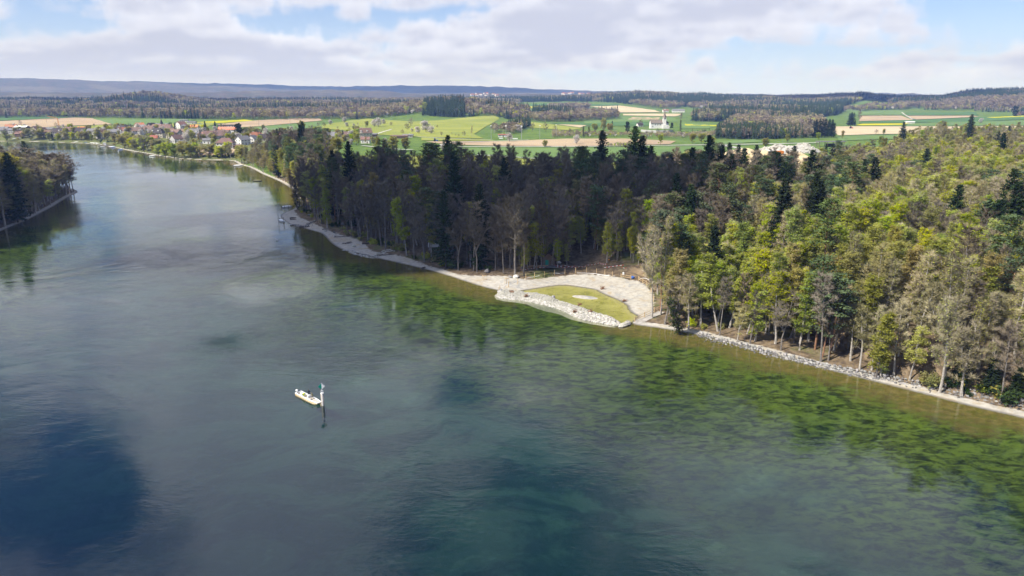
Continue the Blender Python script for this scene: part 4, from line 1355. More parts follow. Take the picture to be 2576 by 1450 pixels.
split_forest()
LOOK = {'bare_tree': 'leafless grey tree', 'budding_tree': 'buff budding tree', 'leafing_tree': 'lime green tree', 'olive_tree': 'olive budding tree', 'pine': 'pine with bare trunk', 'spruce': 'dark spruce'}
PLACES = {'mid': [(860, 'behind the beach tip'), (1010, 'behind the stone breakwater'), (1130, 'behind the long beach'), (1240, 'behind the lower beach'), (1340, 'left of the bay'), (1450, 'behind the wood pile'), (1560, 'behind the hut'), (9999, 'behind the short fence')],
          'bay': [(1450, 'beside the wood pile'), (1560, 'beside the hut'), (9999, 'above the short fence')],
          'right': [(1760, 'right of the bay'), (1900, 'at the start of the stone wall'), (2050, 'left of the overhanging pine'), (2200, 'around the overhanging pine'), (2330, 'above the lime bush'), (2450, 'right of the lime bush'), (9999, 'at the right picture edge')],
          'left': [(45, 'left of the black spruce'), (110, 'right of the black spruce'), (9999, 'at the headland tip')]}
for e, kk, zone, px, dsh, s in FOREST_TREES:
    place = next(nm for lim, nm in PLACES[zone] if px < lim)
    front = {'mid': 22, 'bay': 20, 'right': 12, 'left': 12}[zone]
    row = 'front row' if dsh < front else ('second row' if dsh < front + 14 else ('third row' if dsh < front + 30 else ('fourth row' if dsh < front + 50 else ('deep' if dsh < front + 80 else ('deeper' if dsh < front + 120 else 'far back')))))
    size = 'tall ' if s > {'mid': 1.03, 'bay': 0.72, 'right': 0.86, 'left': 0.99}[zone] else ('low ' if s < {'mid': 0.93, 'bay': 0.58, 'right': 0.74, 'left': 0.87}[zone] else '')
    TREES.append((e, '%s%s, %s %s' % (size, LOOK[kk], row, place)))

# trees that stand out of the woods
for px, py, h, lab in [(1215, 545, 170, 'tall spruce whose top stands over the wood, facing the green field'),
                       (1510, 560, 185, 'broad spruce pair top over the middle of the wood'),
                       (1584, 560, 195, 'tallest spruce over the shaded wood, in front of the long field'),
                       (1630, 555, 160, 'thin ragged spruce top beside the tallest spruce'),
                       (1675, 570, 170, 'spruce in front of the sand heap'),
                       (1728, 585, 185, 'spruce in front of the quarry'),
                       (1770, 590, 200, 'spruce with a spreading top in front of the quarry'),
                       (1828, 590, 215, 'ragged twin spruce standing before the quarry floor'),
                       (1862, 590, 210, 'dense dark spruce standing before the quarry floor'),
                       (1895, 590, 190, 'drooping spruce at the edge of the quarry'),
                       (1952, 590, 190, 'gaunt spruce with bent top before the quarry trucks'),
                       (2022, 600, 240, 'largest dark spruce between the quarry and the sunlit wood'),
                       (2180, 585, 180, 'dark spruce standing alone among green trees of the sunlit wood'),
                       (965, 530, 130, 'spruce group top on the wood edge near the village'),
                       (1000, 520, 125, 'second spruce top on the wood edge near the village'),
                       (745, 505, 70, 'black spruce beside the beach tip'),
                       (815, 470, 70, 'spruce rising from the grey wood above the beach tip'),
                       (1405, 560, 120, 'spruce in the grey middle of the shaded wood'),
                       (1270, 600, 165, 'broad dark spruce in the front of the shaded wood')]:
    q = P(px, py, 4)
    D = q[1] * 1.03
    e = plant('spruce', q[0], q[1], 1.0, lab, 'tree', 'spruces over the wood', z=HT1(q[0], q[1]), unique=False)
    s = h / F_PX * D / 32.0
    e.scale = (s * 1.12, s * 1.12, s)
    for _ in range(1 if px > 1450 else 0):
        a = random.uniform(0, 6.28)
        x2, y2 = q[0] + math.cos(a) * random.uniform(4, 7), q[1] + abs(math.sin(a)) * random.uniform(3, 6)
        plant('spruce', x2, y2, s * random.uniform(0.62, 0.88), 'lower spruce next to ' + ' '.join(lab.split(',')[0].split()[:7]), 'tree', 'spruces over the wood')
for kind, px, py, h, lab, wide in [
        ('spruce', 45, 560, 172, 'large black spruce on the headland across the river', 1.25),
        ('leafing_tree', 128, 517, 62, 'bright green bush-like tree at the water edge of the headland', 1.2),
        ('spruce', 78, 470, 110, 'spruce top behind the large black spruce of the headland', 1.0),
        ('yellow_tree', 12, 520, 120, 'yellow-green round tree beside the black spruce', 1.0),
        ('bare_tree', 1296, 697, 205, 'tall multi-stemmed pale leafless tree beside the bay', 1.0),
        ('bare_tree', 1318, 694, 180, 'slender leafless tree standing at the beach edge by the bay', 0.6),
        ('budding_tree', 1640, 800, 235, 'pale leafless tree rising over the bay fence', 0.7),
        ('budding_tree', 1662, 792, 250, 'twin-trunk pale tree beside the white gravel path', 0.7),
        ('budding_tree', 1640, 735, 200, 'bare larch-like tree at the corner of the fence', 0.6),
        ('pine', 2085, 905, 230, 'broad pine hanging over the stone bank', 1.35),
        ('pine', 2050, 880, 250, 'pine behind the stone bank, darkest of two', 1.1),
        ('spruce', 2160, 800, 150, 'narrow green spruce in the sunlit wood', 0.8),
        ('ivy_tree', 1712, 838, 120, 'leaning ivy-clad tree on the sunny bank below the bay', 1.1),
        ('spruce', 2490, 985, 110, 'dark young spruce low on the bank', 1.5),
        ('spruce', 2555, 1000, 90, 'dark bushy spruce at the bank edge', 1.7),
        ('spruce', 2420, 960, 130, 'dark spruce behind the stone bank', 1.3),
        ('leafing_tree', 2215, 950, 85, 'bright lime bush-like tree overhanging the stone bank', 1.6),
        ('spruce', 885, 575, 110, 'dark spruce at the wood edge behind the beach', 1.0),
        ('olive_tree', 935, 598, 135, 'tall yellow-olive tree at the wood edge behind the beach', 0.9),
        ('pine', 1065, 640, 165, 'big blue-green pine at the wood edge behind the beach', 1.2),
        ('pine', 1110, 655, 170, 'blue-green pine with a leaning trunk behind the beach', 1.0)]:
    e = plant_px(kind, px, py, h, lab, None, 'tree', wide)
    if 'leaning ivy' in lab: e.rotation_euler = (0.1, -0.42, 0.4)

# lone trees, hedge trees, orchard and village trees
B, O = 'white blossoming tree', 'small leafless orchard tree'
c2 = lambda x, y: (628.9 + x * .2685, 188.7 + y * .2685)
c3 = lambda x, y: (1257.9 + x * .2685, 201.3 + y * .2685)
c4 = lambda x, y: (1886.8 + x * .2676, 201.3 + y * .2676)
c6 = lambda x, y: (301.9 + x * .12696, 301.9 + y * .12696)
c5 = lambda x, y: (x * .12207, 301.9 + y * .12207)
LONE = []
for x, y, h in [(755, 470, 45), (765, 395, 30), (885, 450, 50), (910, 490, 40), (975, 487, 28), (1120, 400, 40), (1165, 488, 65), (1205, 490, 78), (1255, 465, 45), (1575, 550, 60), (1650, 540, 100), (1695, 555, 70),
                (1520, 535, 30), (1270, 660, 60), (2520, 545, 70)]:
    LONE.append(('blossom_tree', *c2(x, y), h * .2685, B + ' on the orchard meadow', 'blossom trees', 1.25))
for x, y, h, w in [(1815, 725, 65, 'behind the shaded wood, at the field corner')]:
    LONE.append(('blossom_tree', *c2(x, y), h * .2685, 'round white blossoming tree ' + w, 'blossom trees', 1.5))
for x, y, h, w in [(90, 580, 75, 'standing alone beside the sports ground'), (715, 605, 80, 'standing alone on the ploughed field'), (175, 470, 45, 'in the hedge behind the sports ground')]:
    LONE.append(('blossom_tree', *c3(x, y), h * .2685, B + ' ' + w, 'blossom trees', 1.2))
for x, y, h, w in [(2165, 410, 45, 'among the right-hand fields'), (520, 400, 40, 'at the edge of the brown wood')]:
    LONE.append(('blossom_tree', *c4(x, y), h * .2685, B + ' ' + w, 'blossom trees', 1.2))
for x, y, h in [(640, 495, 45), (1320, 480, 35), (1010, 475, 25), (1480, 520, 60), (1505, 480, 70), (1795, 575, 40), (1895, 565, 25), (1925, 575, 25), (1955, 580, 25), (2010, 575, 45), (1755, 500, 25), (700, 490, 40), (820, 505, 20),
                (1430, 555, 40), (935, 525, 30)]:
    LONE.append(('orchard_tree', *c2(x, y), h * .2685, O + ' on the meadow slope', 'orchard trees', 1.2))
for k, x, y, h, lab, w in [('yellow_tree', 815, 750, 150, 'broad yellow willow behind the shaded wood', 1.3), ('yellow_tree', 1340, 720, 130, 'pale yellow willow at the village edge', 1.2), ('yellow_tree', 1460, 715, 115, 'second pale yellow willow at the village edge', 1.1),
                           ('willow', 490, 575, 130, 'tall pale budding tree above the village roofs', 0.8), ('willow', 1000, 660, 110, 'pale budding tree beside the large farmhouse', 0.9), ('willow', 1090, 500, 60, 'pale green tree on the orchard meadow', 0.9),
                           ('lime_tree', 1640, 365, 95, 'bright lime green tree at the edge of the spruce wood', 0.7), ('willow', 1200, 700, 110, 'slender budding tree in front of the farmhouse', 0.7), ('willow', 1160, 680, 90, 'budding tree in front of the farmhouse', 0.8),
                           ('spruce', 665, 565, 50, 'small dark spruce at the path above the village', 1), ('spruce', 870, 605, 80, 'dark spruce among the last village houses', 1.2), ('spruce', 600, 630, 75, 'dark bushy spruce in front of village roofs', 1.5),
                           ('spruce', 740, 570, 40, 'squat spruce at the path above the village', 1.4), ('pine', 140, 560, 40, 'dark pine above village roofs', 1.6), ('spruce', 1650, 720, 75, 'dark broad spruce behind the shaded wood', 1.7),
                           ('ivy_tree', 1810, 690, 80, 'dark ivy-clad tree behind the shaded wood', 1.6), ('budding_tree', 2075, 590, 105, 'pale birch on the meadow beside the sports ground', 0.8)]:
    LONE.append((k, *c2(x, y), h * .2685, lab, None, w))
for k, x, y, h, lab, w in [('yellow_tree', 420, 632, 60, 'small yellow-green tree standing alone at the road', 1.3), ('lime_tree', 1255, 612, 75, 'lime green tree beside the road', 0.9), ('willow', 1350, 610, 75, 'pale green tree beside the road', 0.9),
                           ('lime_tree', 1500, 610, 85, 'second lime green tree beside the road', 0.9), ('yellow_tree', 1800, 600, 85, 'bright yellow-green tree at the hedge', 1.1), ('yellow_tree', 1885, 600, 88, 'tallest bright yellow-green tree at the hedge', 1.1), ('yellow_tree', 1985, 610, 70, 'round yellow-green tree at the road fork', 1.2),
                           ('willow', 970, 490, 120, 'tall pale tree below the church hill', 0.7), ('willow', 1030, 510, 90, 'green budding tree below the church hill', 1), ('willow', 890, 500, 80, 'drooping pale willow below the church hill', 1.1),
                           ('dark_tree', 1195, 510, 110, 'dark evergreen below the church wall', 0.7), ('spruce', 1050, 430, 45, 'small dark spruce left of the church', 1.3), ('ivy_tree', 1690, 485, 100, 'ivy-clad trunk standing right of the church', 0.8), ('dark_tree', 1610, 450, 45, 'dark round yew beside the church', 1.1),
                           ('orchard_tree', 1310, 450, 70, 'leafless tree in front of the churchyard house', 0.8), ('bare_tree', 1690, 400, 85, 'leafless tree behind the church', 0.9), ('orchard_tree', 300, 490, 80, 'leafless tree behind the sports ground', 0.8), ('orchard_tree', 430, 490, 85, 'largest leafless tree behind the sports ground', 0.9),
                           ('orchard_tree', 520, 500, 70, 'leafless tree in the hedge beyond the sports ground', 0.8), ('orchard_tree', 650, 520, 60, 'leafless tree in the hedge at the ploughed field', 0.8), ('ivy_tree', 825, 530, 90, 'ivy-covered tree in the hedge below the church hill', 1), ('ivy_tree', 785, 540, 100, 'tall ivy-covered tree in the hedge', 0.8),
                           ('orchard_tree', 1480, 520, 60, 'leafless tree on the slope below the church', 0.8), ('orchard_tree', 1545, 530, 60, 'second leafless tree on the slope below the church', 0.7)]:
    LONE.append((k, *c3(x, y), h * .2685, lab, None, w))
for k, x, y, h, lab, w in [('lime_tree', 640, 560, 60, 'lime green tree in front of the dark conifers', 1.1), ('yellow_tree', 350, 590, 75, 'yellow tree beside the quarry road', 0.9), ('yellow_tree', 145, 640, 85, 'broad olive-yellow tree beside the white stone heap', 1.2),
                           ('yellow_tree', 1255, 515, 50, 'yellow tree standing in the pale field', 0.8), ('willow', 865, 560, 75, 'pale tree at the end of the pale field', 0.6), ('orchard_tree', 1180, 515, 45, 'brown bush-like tree standing in the pale field', 1.6),
                           ('bare_tree', 1025, 415, 130, 'tall leafless poplar at the field corner', 0.8), ('spruce', 985, 430, 50, 'small dark spruce at the field corner', 1.3), ('spruce', 705, 742, 140, 'dark spruce alone before the white stone heap', 1.1),
                           ('dark_tree', 2490, 345, 90, 'dark leafless tree beside the farm at the far right', 1)]:
    LONE.append((k, *c4(x, y), h * .2676, lab, None, w))
for x, h in [(590, 150), (615, 160), (645, 165), (670, 165), (700, 165), (730, 165), (765, 160), (785, 130), (925, 110), (945, 120), (965, 115)]:
    LONE.append(('spruce', *c4(x, 542 if x < 800 else 432), h * .2676, 'dark spruce of the group at the end of the pale field' if x < 800 else 'dark spruce of the small group at the field corner', 'field spruces', 1.25))
for k, x, y, h, lab, w in [('spruce', 1025, 200, 150, 'dark spruce behind the village church turret', 1.2), ('spruce', 1095, 210, 150, 'second dark spruce behind the village church turret', 1.3), ('spruce', 1700, 290, 250, 'tall dark spruce in the middle of the village', 1.1),
                           ('spruce', 1760, 290, 140, 'spruce beside the tall dark spruce of the village', 1.1), ('spruce', 1890, 210, 170, 'dark spruce at the upper edge of the village', 1.3), ('spruce', 1945, 190, 80, 'small spruce at the upper edge of the village', 1.2),
                           ('spruce', 1600, 400, 200, 'dark spruce beside the house with many dormers', 1.2), ('dark_tree', 2350, 430, 330, 'huge dark round evergreen in the village', 0.9), ('spruce', 980, 100, 60, 'small spruce on the upper village meadow', 1.4),
                           ('spruce', 2230, 180, 100, 'narrow cypress beside the white modern house', 0.5), ('dark_tree', 640, 460, 90, 'dark evergreen bush-like tree by the small red roof', 0.7), ('spruce', 195, 310, 70, 'small spruce beside a red roof', 1.2),
                           ('willow', 100, 570, 240, 'broad green willow at the village boat moorings', 1.3), ('orchard_tree', 480, 640, 310, 'large budding tree on the village shore lawn', 1.0), ('willow', 300, 610, 200, 'olive budding tree by the village shore', 1.1),
                           ('lime_tree', 760, 720, 210, 'lime green willow on the village shore', 1.2), ('lime_tree', 900, 745, 260, 'tallest lime green willow on the village shore', 1.1), ('lime_tree', 1080, 760, 270, 'broad lime green willow on the village shore', 1.2), ('willow', 1230, 765, 260, 'pale green willow on the village shore', 1.1),
                           ('willow', 1400, 765, 260, 'grey-green willow on the village shore', 1.1), ('orchard_tree', 1830, 700, 190, 'leafless tree before the brown garden field', 0.9), ('orchard_tree', 2150, 730, 260, 'leafless tree standing alone before the white chalet', 0.9),
                           ('lime_tree', 1840, 480, 105, 'yellow-lime round tree in the village', 1.1), ('lime_tree', 2170, 380, 100, 'yellow-lime tree below the long orange roof', 1), ('leafing_tree', 2100, 180, 75, 'bright green tree between the white modern houses', 1.4),
                           ('willow', 2350, 190, 105, 'willow behind the huge dark evergreen', 1), ('yellow_tree', 330, 230, 75, 'yellow willow among village roofs', 1), ('orchard_tree', 760, 470, 160, 'leafless tree behind the lime willows', 1.2), ('willow', 1500, 600, 200, 'budding tree in the village shore gardens', 1),
                           ('olive_tree', 2320, 860, 330, 'tall olive tree at the village spit', 0.9), ('willow', 2420, 870, 330, 'broad olive willow at the village spit', 1.1), ('olive_tree', 2520, 880, 330, 'budding tree at the tip of the village spit', 1.0)]:
    LONE.append((k, *c6(x, y), h * .12696, lab, None, w))
for k, x, y, h, lab, w in [('orchard_tree', 445, 150, 130, 'large round leafless tree above the white-roofed barn', 1), ('spruce', 1500, 200, 120, 'dark spruce above the upstream houses', 1.5), ('spruce', 1415, 230, 90, 'small dark spruce above the upstream houses', 1.3), ('pine', 1945, 165, 80, 'lone pine on the upper meadow', 1.5),
                           ('orchard_tree', 1215, 225, 110, 'round leafless tree beside the crane', 1.1), ('spruce', 865, 260, 80, 'dark spruce between upstream roofs', 1.2), ('spruce', 1090, 420, 160, 'dark conifer at the upstream shore', 1.3), ('willow', 640, 420, 220, 'broad olive tree at the upstream shore', 1.2),
                           ('willow', 820, 415, 180, 'olive tree beside the upstream white house', 1.1), ('orchard_tree', 150, 440, 220, 'large brown budding tree at the upstream shore', 1.3), ('blossom_tree', 1330, 410, 90, 'white blossoming bush-like tree at the upstream shore', 1.7), ('blossom_tree', 1520, 410, 90, 'second white blossoming tree at the upstream shore', 1.6),
                           ('willow', 1510, 330, 160, 'budding tree above the white blossom', 1), ('willow', 1780, 430, 160, 'olive tree beside the terraced white house', 1.2), ('willow', 2020, 430, 220, 'olive tree below the terraced white house', 0.8), ('willow', 2200, 470, 200, 'dark olive tree at the landing stage', 1.1), ('willow', 1830, 240, 120, 'broad olive hedge tree above the upstream houses', 1.6)]:
    LONE.append((k, *c5(x, y), h * .12207, lab, None, w))
for k, px, py, h, lab, grp, w in LONE:
    plant_px(k, px, py, h, lab, grp, 'tree', w)

# garden trees between the houses
_rng = random.Random(91)
for px, py in [(322 + i * 13.5, np.interp(322 + i * 13.5, [310, 370, 430, 500, 590], [375, 385, 394.5, 400, 402]) - (3.0 if i % 2 else 7.5)) for i in range(20)]:
    k = _rng.choice(('willow', 'lime_tree', 'olive_tree', 'willow', 'budding_tree'))
    plant_px(k, px + _rng.uniform(-4, 4), py, _rng.uniform(21, 33), {'willow': 'pale olive willow', 'lime_tree': 'lime green willow', 'olive_tree': 'slender olive tree', 'budding_tree': 'buff budding tree'}[k] + ' in the shore row before the village', 'trees of the village shore row', 'tree', 1.35 if k in ('willow', 'lime_tree') else 1.5)
GARDEN = []      # (tree, look): named after the nearest house once the houses stand
for _ in range(260):
    px = _rng.uniform(10, 930); py = _rng.uniform(322, 352) + max(0, (px - 250) * 0.018) + _rng.uniform(0, 8)
    k = _rng.choice(('willow', 'orchard_tree', 'orchard_tree', 'lime_tree', 'olive_tree', 'willow', 'blossom_tree'))
    if py > 356 and px < 320: continue
    if 480 < px < 605 and py > 372: continue
    lab = {'willow': 'olive budding garden tree among the village houses', 'orchard_tree': 'leafless garden tree among the village houses', 'lime_tree': 'lime green garden tree among the village houses',
           'olive_tree': 'slender budding garden tree among the village houses', 'blossom_tree': 'white flowering garden tree among the village houses'}[k]
    q = PT(px, py)
    if q is None or q[2] < 0.3: continue
    i = _rng.randrange(len(PROTO[k]))
    e = plant(k, q[0], q[1], 1.0, lab, 'tree', 'garden trees of the village', var=i, z=q[2] - 0.1, unique=False)
    GARDEN.append((e, {'willow': 'olive budding tree', 'orchard_tree': 'leafless tree', 'lime_tree': 'lime green tree', 'olive_tree': 'slender budding tree', 'blossom_tree': 'white flowering tree'}[k]))
    e.scale = (_rng.uniform(6, 11.5) / proto_height(k, i),) * 3
# trees along the village shore
_s = P2([(605, 414), (588, 403), (500, 401), (430, 396), (370, 385), (310, 375), (280, 368), (230, 360.5), (130, 356.5), (40, 355)])
for i in range(len(_s) - 1):
    a, b = _s[i], _s[i + 1]
    for t in np.arange(0, 1, 5.0 / np.hypot(*(b - a))):
        if _rng.random() < 0.35: continue
        p = a + (b - a) * t + np.array([_rng.uniform(-2, 6), _rng.uniform(3, 15)])
        k = _rng.choice(('willow', 'shrub', 'dark_shrub', 'shrub', 'lime_tree', 'orchard_tree'))
        if k == 'lime_tree' and p[0] < -450: k = 'willow'
        if HT1(*p) < 0.2: continue
        lab = {'willow': 'olive budding tree on the village shore strip', 'lime_tree': 'lime green tree on the village shore strip', 'orchard_tree': 'leafless tree on the village shore strip',
               'shrub': 'olive bush on the village shore strip', 'dark_shrub': 'dark green bush on the village shore strip'}[k]
        plant(k, p[0], p[1], _rng.uniform(0.6, 1.3) if 'shrub' in k else _rng.uniform(0.55, 1.0), lab, 'shrub' if 'shrub' in k else 'tree', 'plants of the village shore')

# bushes at the wood edges and along the bank
for line, n, kinds, lab in [(P2([(1690, 838), (1800, 858), (1930, 890), (2073, 920), (2256, 954), (2440, 988), (2576, 1014)], 1.5), 90, ('shrub', 'green_shrub', 'shrub', 'dark_shrub'), 'on the bank above the stone wall'),
                            (P2([(752, 528), (803, 552), (864, 577), (929, 612), (1009, 628), (1077, 650), (1144, 671), (1200, 680), (1240, 684)], 1.5), 60, ('shrub', 'green_shrub', 'dark_shrub'), 'at the foot of the shaded wood'),
                            (P2([(5, 574), (60, 553), (95, 536), (130, 518), (165, 496), (190, 484)], 1.0), 60, ('shrub', 'dark_shrub', 'shrub'), 'at the water edge of the headland'),
                            (P2([(1690, 700), (1740, 790), (1800, 840), (1900, 870), (2100, 915)], 2.5), 46, ('shrub', 'green_shrub'), 'in the sunlit undergrowth near the bay')]:
    seg = np.hypot(*np.diff(line, axis=0).T); cum = np.concatenate([[0], np.cumsum(seg)])
    for _ in range(n):
        t = _rng.uniform(0, cum[-1])
        p = np.array([np.interp(t, cum, line[:, 0]), np.interp(t, cum, line[:, 1])]) + np.array([_rng.gauss(0, 1.3), _rng.uniform(-0.5, 4.5)])
        k = _rng.choice(kinds)
        z = HT1(*p)
        if z < 0.35: continue
        col = {'shrub': 'olive', 'green_shrub': 'lime green', 'dark_shrub': 'dark green'}[k]
        plant(k, p[0], p[1], _rng.uniform(0.5, 1.15), '%s bush %s' % (col, lab), 'shrub', 'bushes ' + lab, z=z)


# ------------------------------------------------------------------ building materials
M['white_wall'] = simple('white_wall', (0.66, 0.64, 0.60), 0.85, 0.06, 0.6)
M['cream_wall'] = simple('cream_wall', (0.62, 0.56, 0.44), 0.85, 0.08, 0.6)
M['grey_wall'] = simple('grey_wall', (0.40, 0.39, 0.37), 0.85, 0.1, 0.6)
M['timber_wall'] = simple('timber_wall', (0.12, 0.08, 0.055), 0.85, 0.25, 1.2)
ROOFS = dict(brown=(0.165, 0.105, 0.08), red=(0.32, 0.125, 0.075), orange=(0.55, 0.19, 0.08), grey=(0.17, 0.165, 0.17), dark=(0.055, 0.045, 0.045), white=(0.72, 0.73, 0.70), rust=(0.23, 0.13, 0.095))
for k, c in ROOFS.items(): M['roof_' + k] = simple('roof_' + k, c, 0.8, 0.22, 1.5, rnd=0.25)
M['old_roof'] = simple('old_roof', (0.17, 0.14, 0.115), 0.85, 0.2, 1.5)
M['pane'] = simple('pane', (0.03, 0.035, 0.045), 0.15, 0.1, 1.0, spec=0.6)
M['timber'] = simple('timber', (0.46, 0.33, 0.175), 0.8, 0.2, 4.0)
M['old_timber'] = simple('old_timber', (0.16, 0.13, 0.10), 0.9, 0.3, 4.0)
M['stone'] = simple('stone', (0.42, 0.395, 0.345), 0.95, 0.2, 2.5, rnd=0.6, bump=0.4)
M['stone_grey'] = simple('stone_grey', (0.24, 0.23, 0.215), 0.95, 0.3, 2.0, rnd=0.9, bump=0.5)
M['white'] = simple('white_paint', (0.78, 0.78, 0.76), 0.5, 0.04, 2.0)
M['red'] = simple('red_paint', (0.55, 0.03, 0.03), 0.5, 0.08, 2.0)
M['blue'] = simple('blue_cover', (0.05, 0.13, 0.42), 0.7, 0.12, 2.0)
M['black'] = simple('black', (0.012, 0.012, 0.014), 0.6, 0.2, 3.0)
M['steel'] = simple('steel', (0.45, 0.46, 0.47), 0.4, 0.1, 3.0, metallic=0.6)
M['orange'] = simple('orange_paint', (0.62, 0.22, 0.03), 0.5, 0.1, 2.0)
M['sail_green'] = simple('sign_green', (0.0, 0.22, 0.15), 0.5, 0.05, 2.0)
M['hi_vis'] = simple('hi_vis', (0.62, 0.78, 0.02), 0.7, 0.08, 6.0)
M['navy_cloth'] = simple('navy_cloth', (0.015, 0.018, 0.03), 0.9, 0.3, 6.0)
M['olive_cloth'] = simple('olive_cloth', (0.19, 0.18, 0.10), 0.9, 0.2, 6.0)
M['skin'] = simple('skin', (0.52, 0.31, 0.22), 0.6, 0.08, 6.0)
M['hair'] = simple('hair', (0.04, 0.025, 0.015), 0.8, 0.2, 9.0)
M['deck'] = simple('deck', (0.44, 0.40, 0.33), 0.7, 0.1, 3.0)
M['hull'] = simple('hull', (0.52, 0.40, 0.24), 0.6, 0.15, 3.0)
M['alu'] = simple('aluminium', (0.5, 0.5, 0.5), 0.45, 0.08, 3.0, metallic=0.3)
M['white_chips'] = simple('white_chips', (0.40, 0.375, 0.32), 0.95, 0.2, 0.8, rnd=0.3, bump=0.6)

NUMBERED = list(TREES)       # (object, label): made unique at the end


def thing(name, loc, rot, label, cat, group=None, scale=1.0, count=True):
    e = empty(name, loc, rot, scale, label, cat, group)
    if count: NUMBERED.append((e, label))
    return e


_win = MB(); _win.box((0, 0, 0), (1.0, 0.10, 1.25)); WIN = _win.mesh('window', M['pane'])
_dor = MB(); _dor.box((0, 0, 0), (1.1, 0.10, 2.1)); DOOR = _dor.mesh('door', M['timber_wall'])


def house(px, py, w, d, eave, pitch, roof, wall, rot=0.0, hip=False, label=None, z=None, chimneys=1, storeys=2, dormers=0, cat='house', name='house', group=None, D=None, windows=True):
    """w along the ridge, d across it, all in metres"""
    if D is None:
        q = PT(px, py)
    else:
        q = at_dist(px, D)
    z = q[2] if z is None else z
    h = thing(name, (q[0], q[1], z), rot, label, cat, group)
    rise = d / 2 * pitch
    wb = MB()
    x, y = w / 2, d / 2
    if hip:
        wb.box((0, 0, eave / 2 - 0.6), (w, d, eave + 1.2))
    else:
        vs = [(-x, -y, -1.2), (x, -y, -1.2), (x, y, -1.2), (-x, y, -1.2), (-x, -y, eave), (x, -y, eave), (x, y, eave), (-x, y, eave), (-x, 0, eave + rise), (x, 0, eave + rise)]
        wb.add(vs, [(3, 2, 1, 0), (0, 1, 5, 4), (2, 3, 7, 6), (1, 2, 6, 9, 5), (3, 0, 4, 8, 7), (4, 5, 9, 8), (6, 7, 8, 9)])
    wb.build('wall', M[wall], h)
    rb = MB(); o = 0.55; t = 0.28
    ze = eave - o * pitch + 0.05; zr = eave + rise + 0.05
    if hip:
        k = max(0.1, x - y * 0.75)
        lo = [(-x - o, -y - o, ze), (x + o, -y - o, ze), (x + o, y + o, ze), (-x - o, y + o, ze)]
        vs = lo + [(-k, 0, zr + t), (k, 0, zr + t)] + [(a, b, c - t) for a, b, c in lo]
        rb.add(vs, [(0, 1, 5, 4), (1, 2, 5), (2, 3, 4, 5), (3, 0, 4), (6, 7, 1, 0), (7, 8, 2, 1), (8, 9, 3, 2), (9, 6, 0, 3), (9, 8, 7, 6)])
    else:
        for s in (-1, 1):
            vs = [(-x - o, s * (y + o), ze), (x + o, s * (y + o), ze), (x + o, 0, zr), (-x - o, 0, zr)]
            vs += [(a, b, c + t) for a, b, c in vs]
            rb.add(vs, [(0, 1, 2, 3), (4, 7, 6, 5), (0, 4, 5, 1), (1, 5, 6, 2), (3, 2, 6, 7), (0, 3, 7, 4)])
    r = rb.build('roof', M['roof_' + roof], h)
    rng = random.Random(int(px * 31 + py * 17))
    for _ in range(chimneys):
        cb = MB(); cb.box((rng.uniform(-0.3, 0.3) * w, d * 0.12, eave + rise + 0.35), (0.7, 0.7, 1.7)); cb.build('chimney', M['white_wall'] if rng.random() < 0.5 else M['grey_wall'], r)
    for k in range(dormers):
        db = MB(); xx = (k + 0.5) / dormers * w * 0.8 - w * 0.4
        db.box((xx, -d * 0.30, eave + rise * 0.42), (1.5, d * 0.24, 1.3)); dm = db.build('dormer', M['white_wall'], r)
    if windows:
        nw = max(2, int(w / 3.2))
        for st in range(storeys):
            zz = 1.5 + st * 2.7
            if zz > eave - 0.6: break
            for k in range(nw):
                xx = (k + 0.5) / nw * w - x
                if st == 0 and k == nw // 2:
                    link('door', DOOR, h, (xx, -y - 0.03, 1.0))
                else:
                    link('window', WIN, h, (xx, -y - 0.03, zz))
            for yy in (-d * 0.22, d * 0.22):
                link('window', WIN, h, (x + 0.03, yy, zz), math.pi / 2)
                link('window', WIN, h, (-x - 0.03, yy, zz), math.pi / 2)
    return h


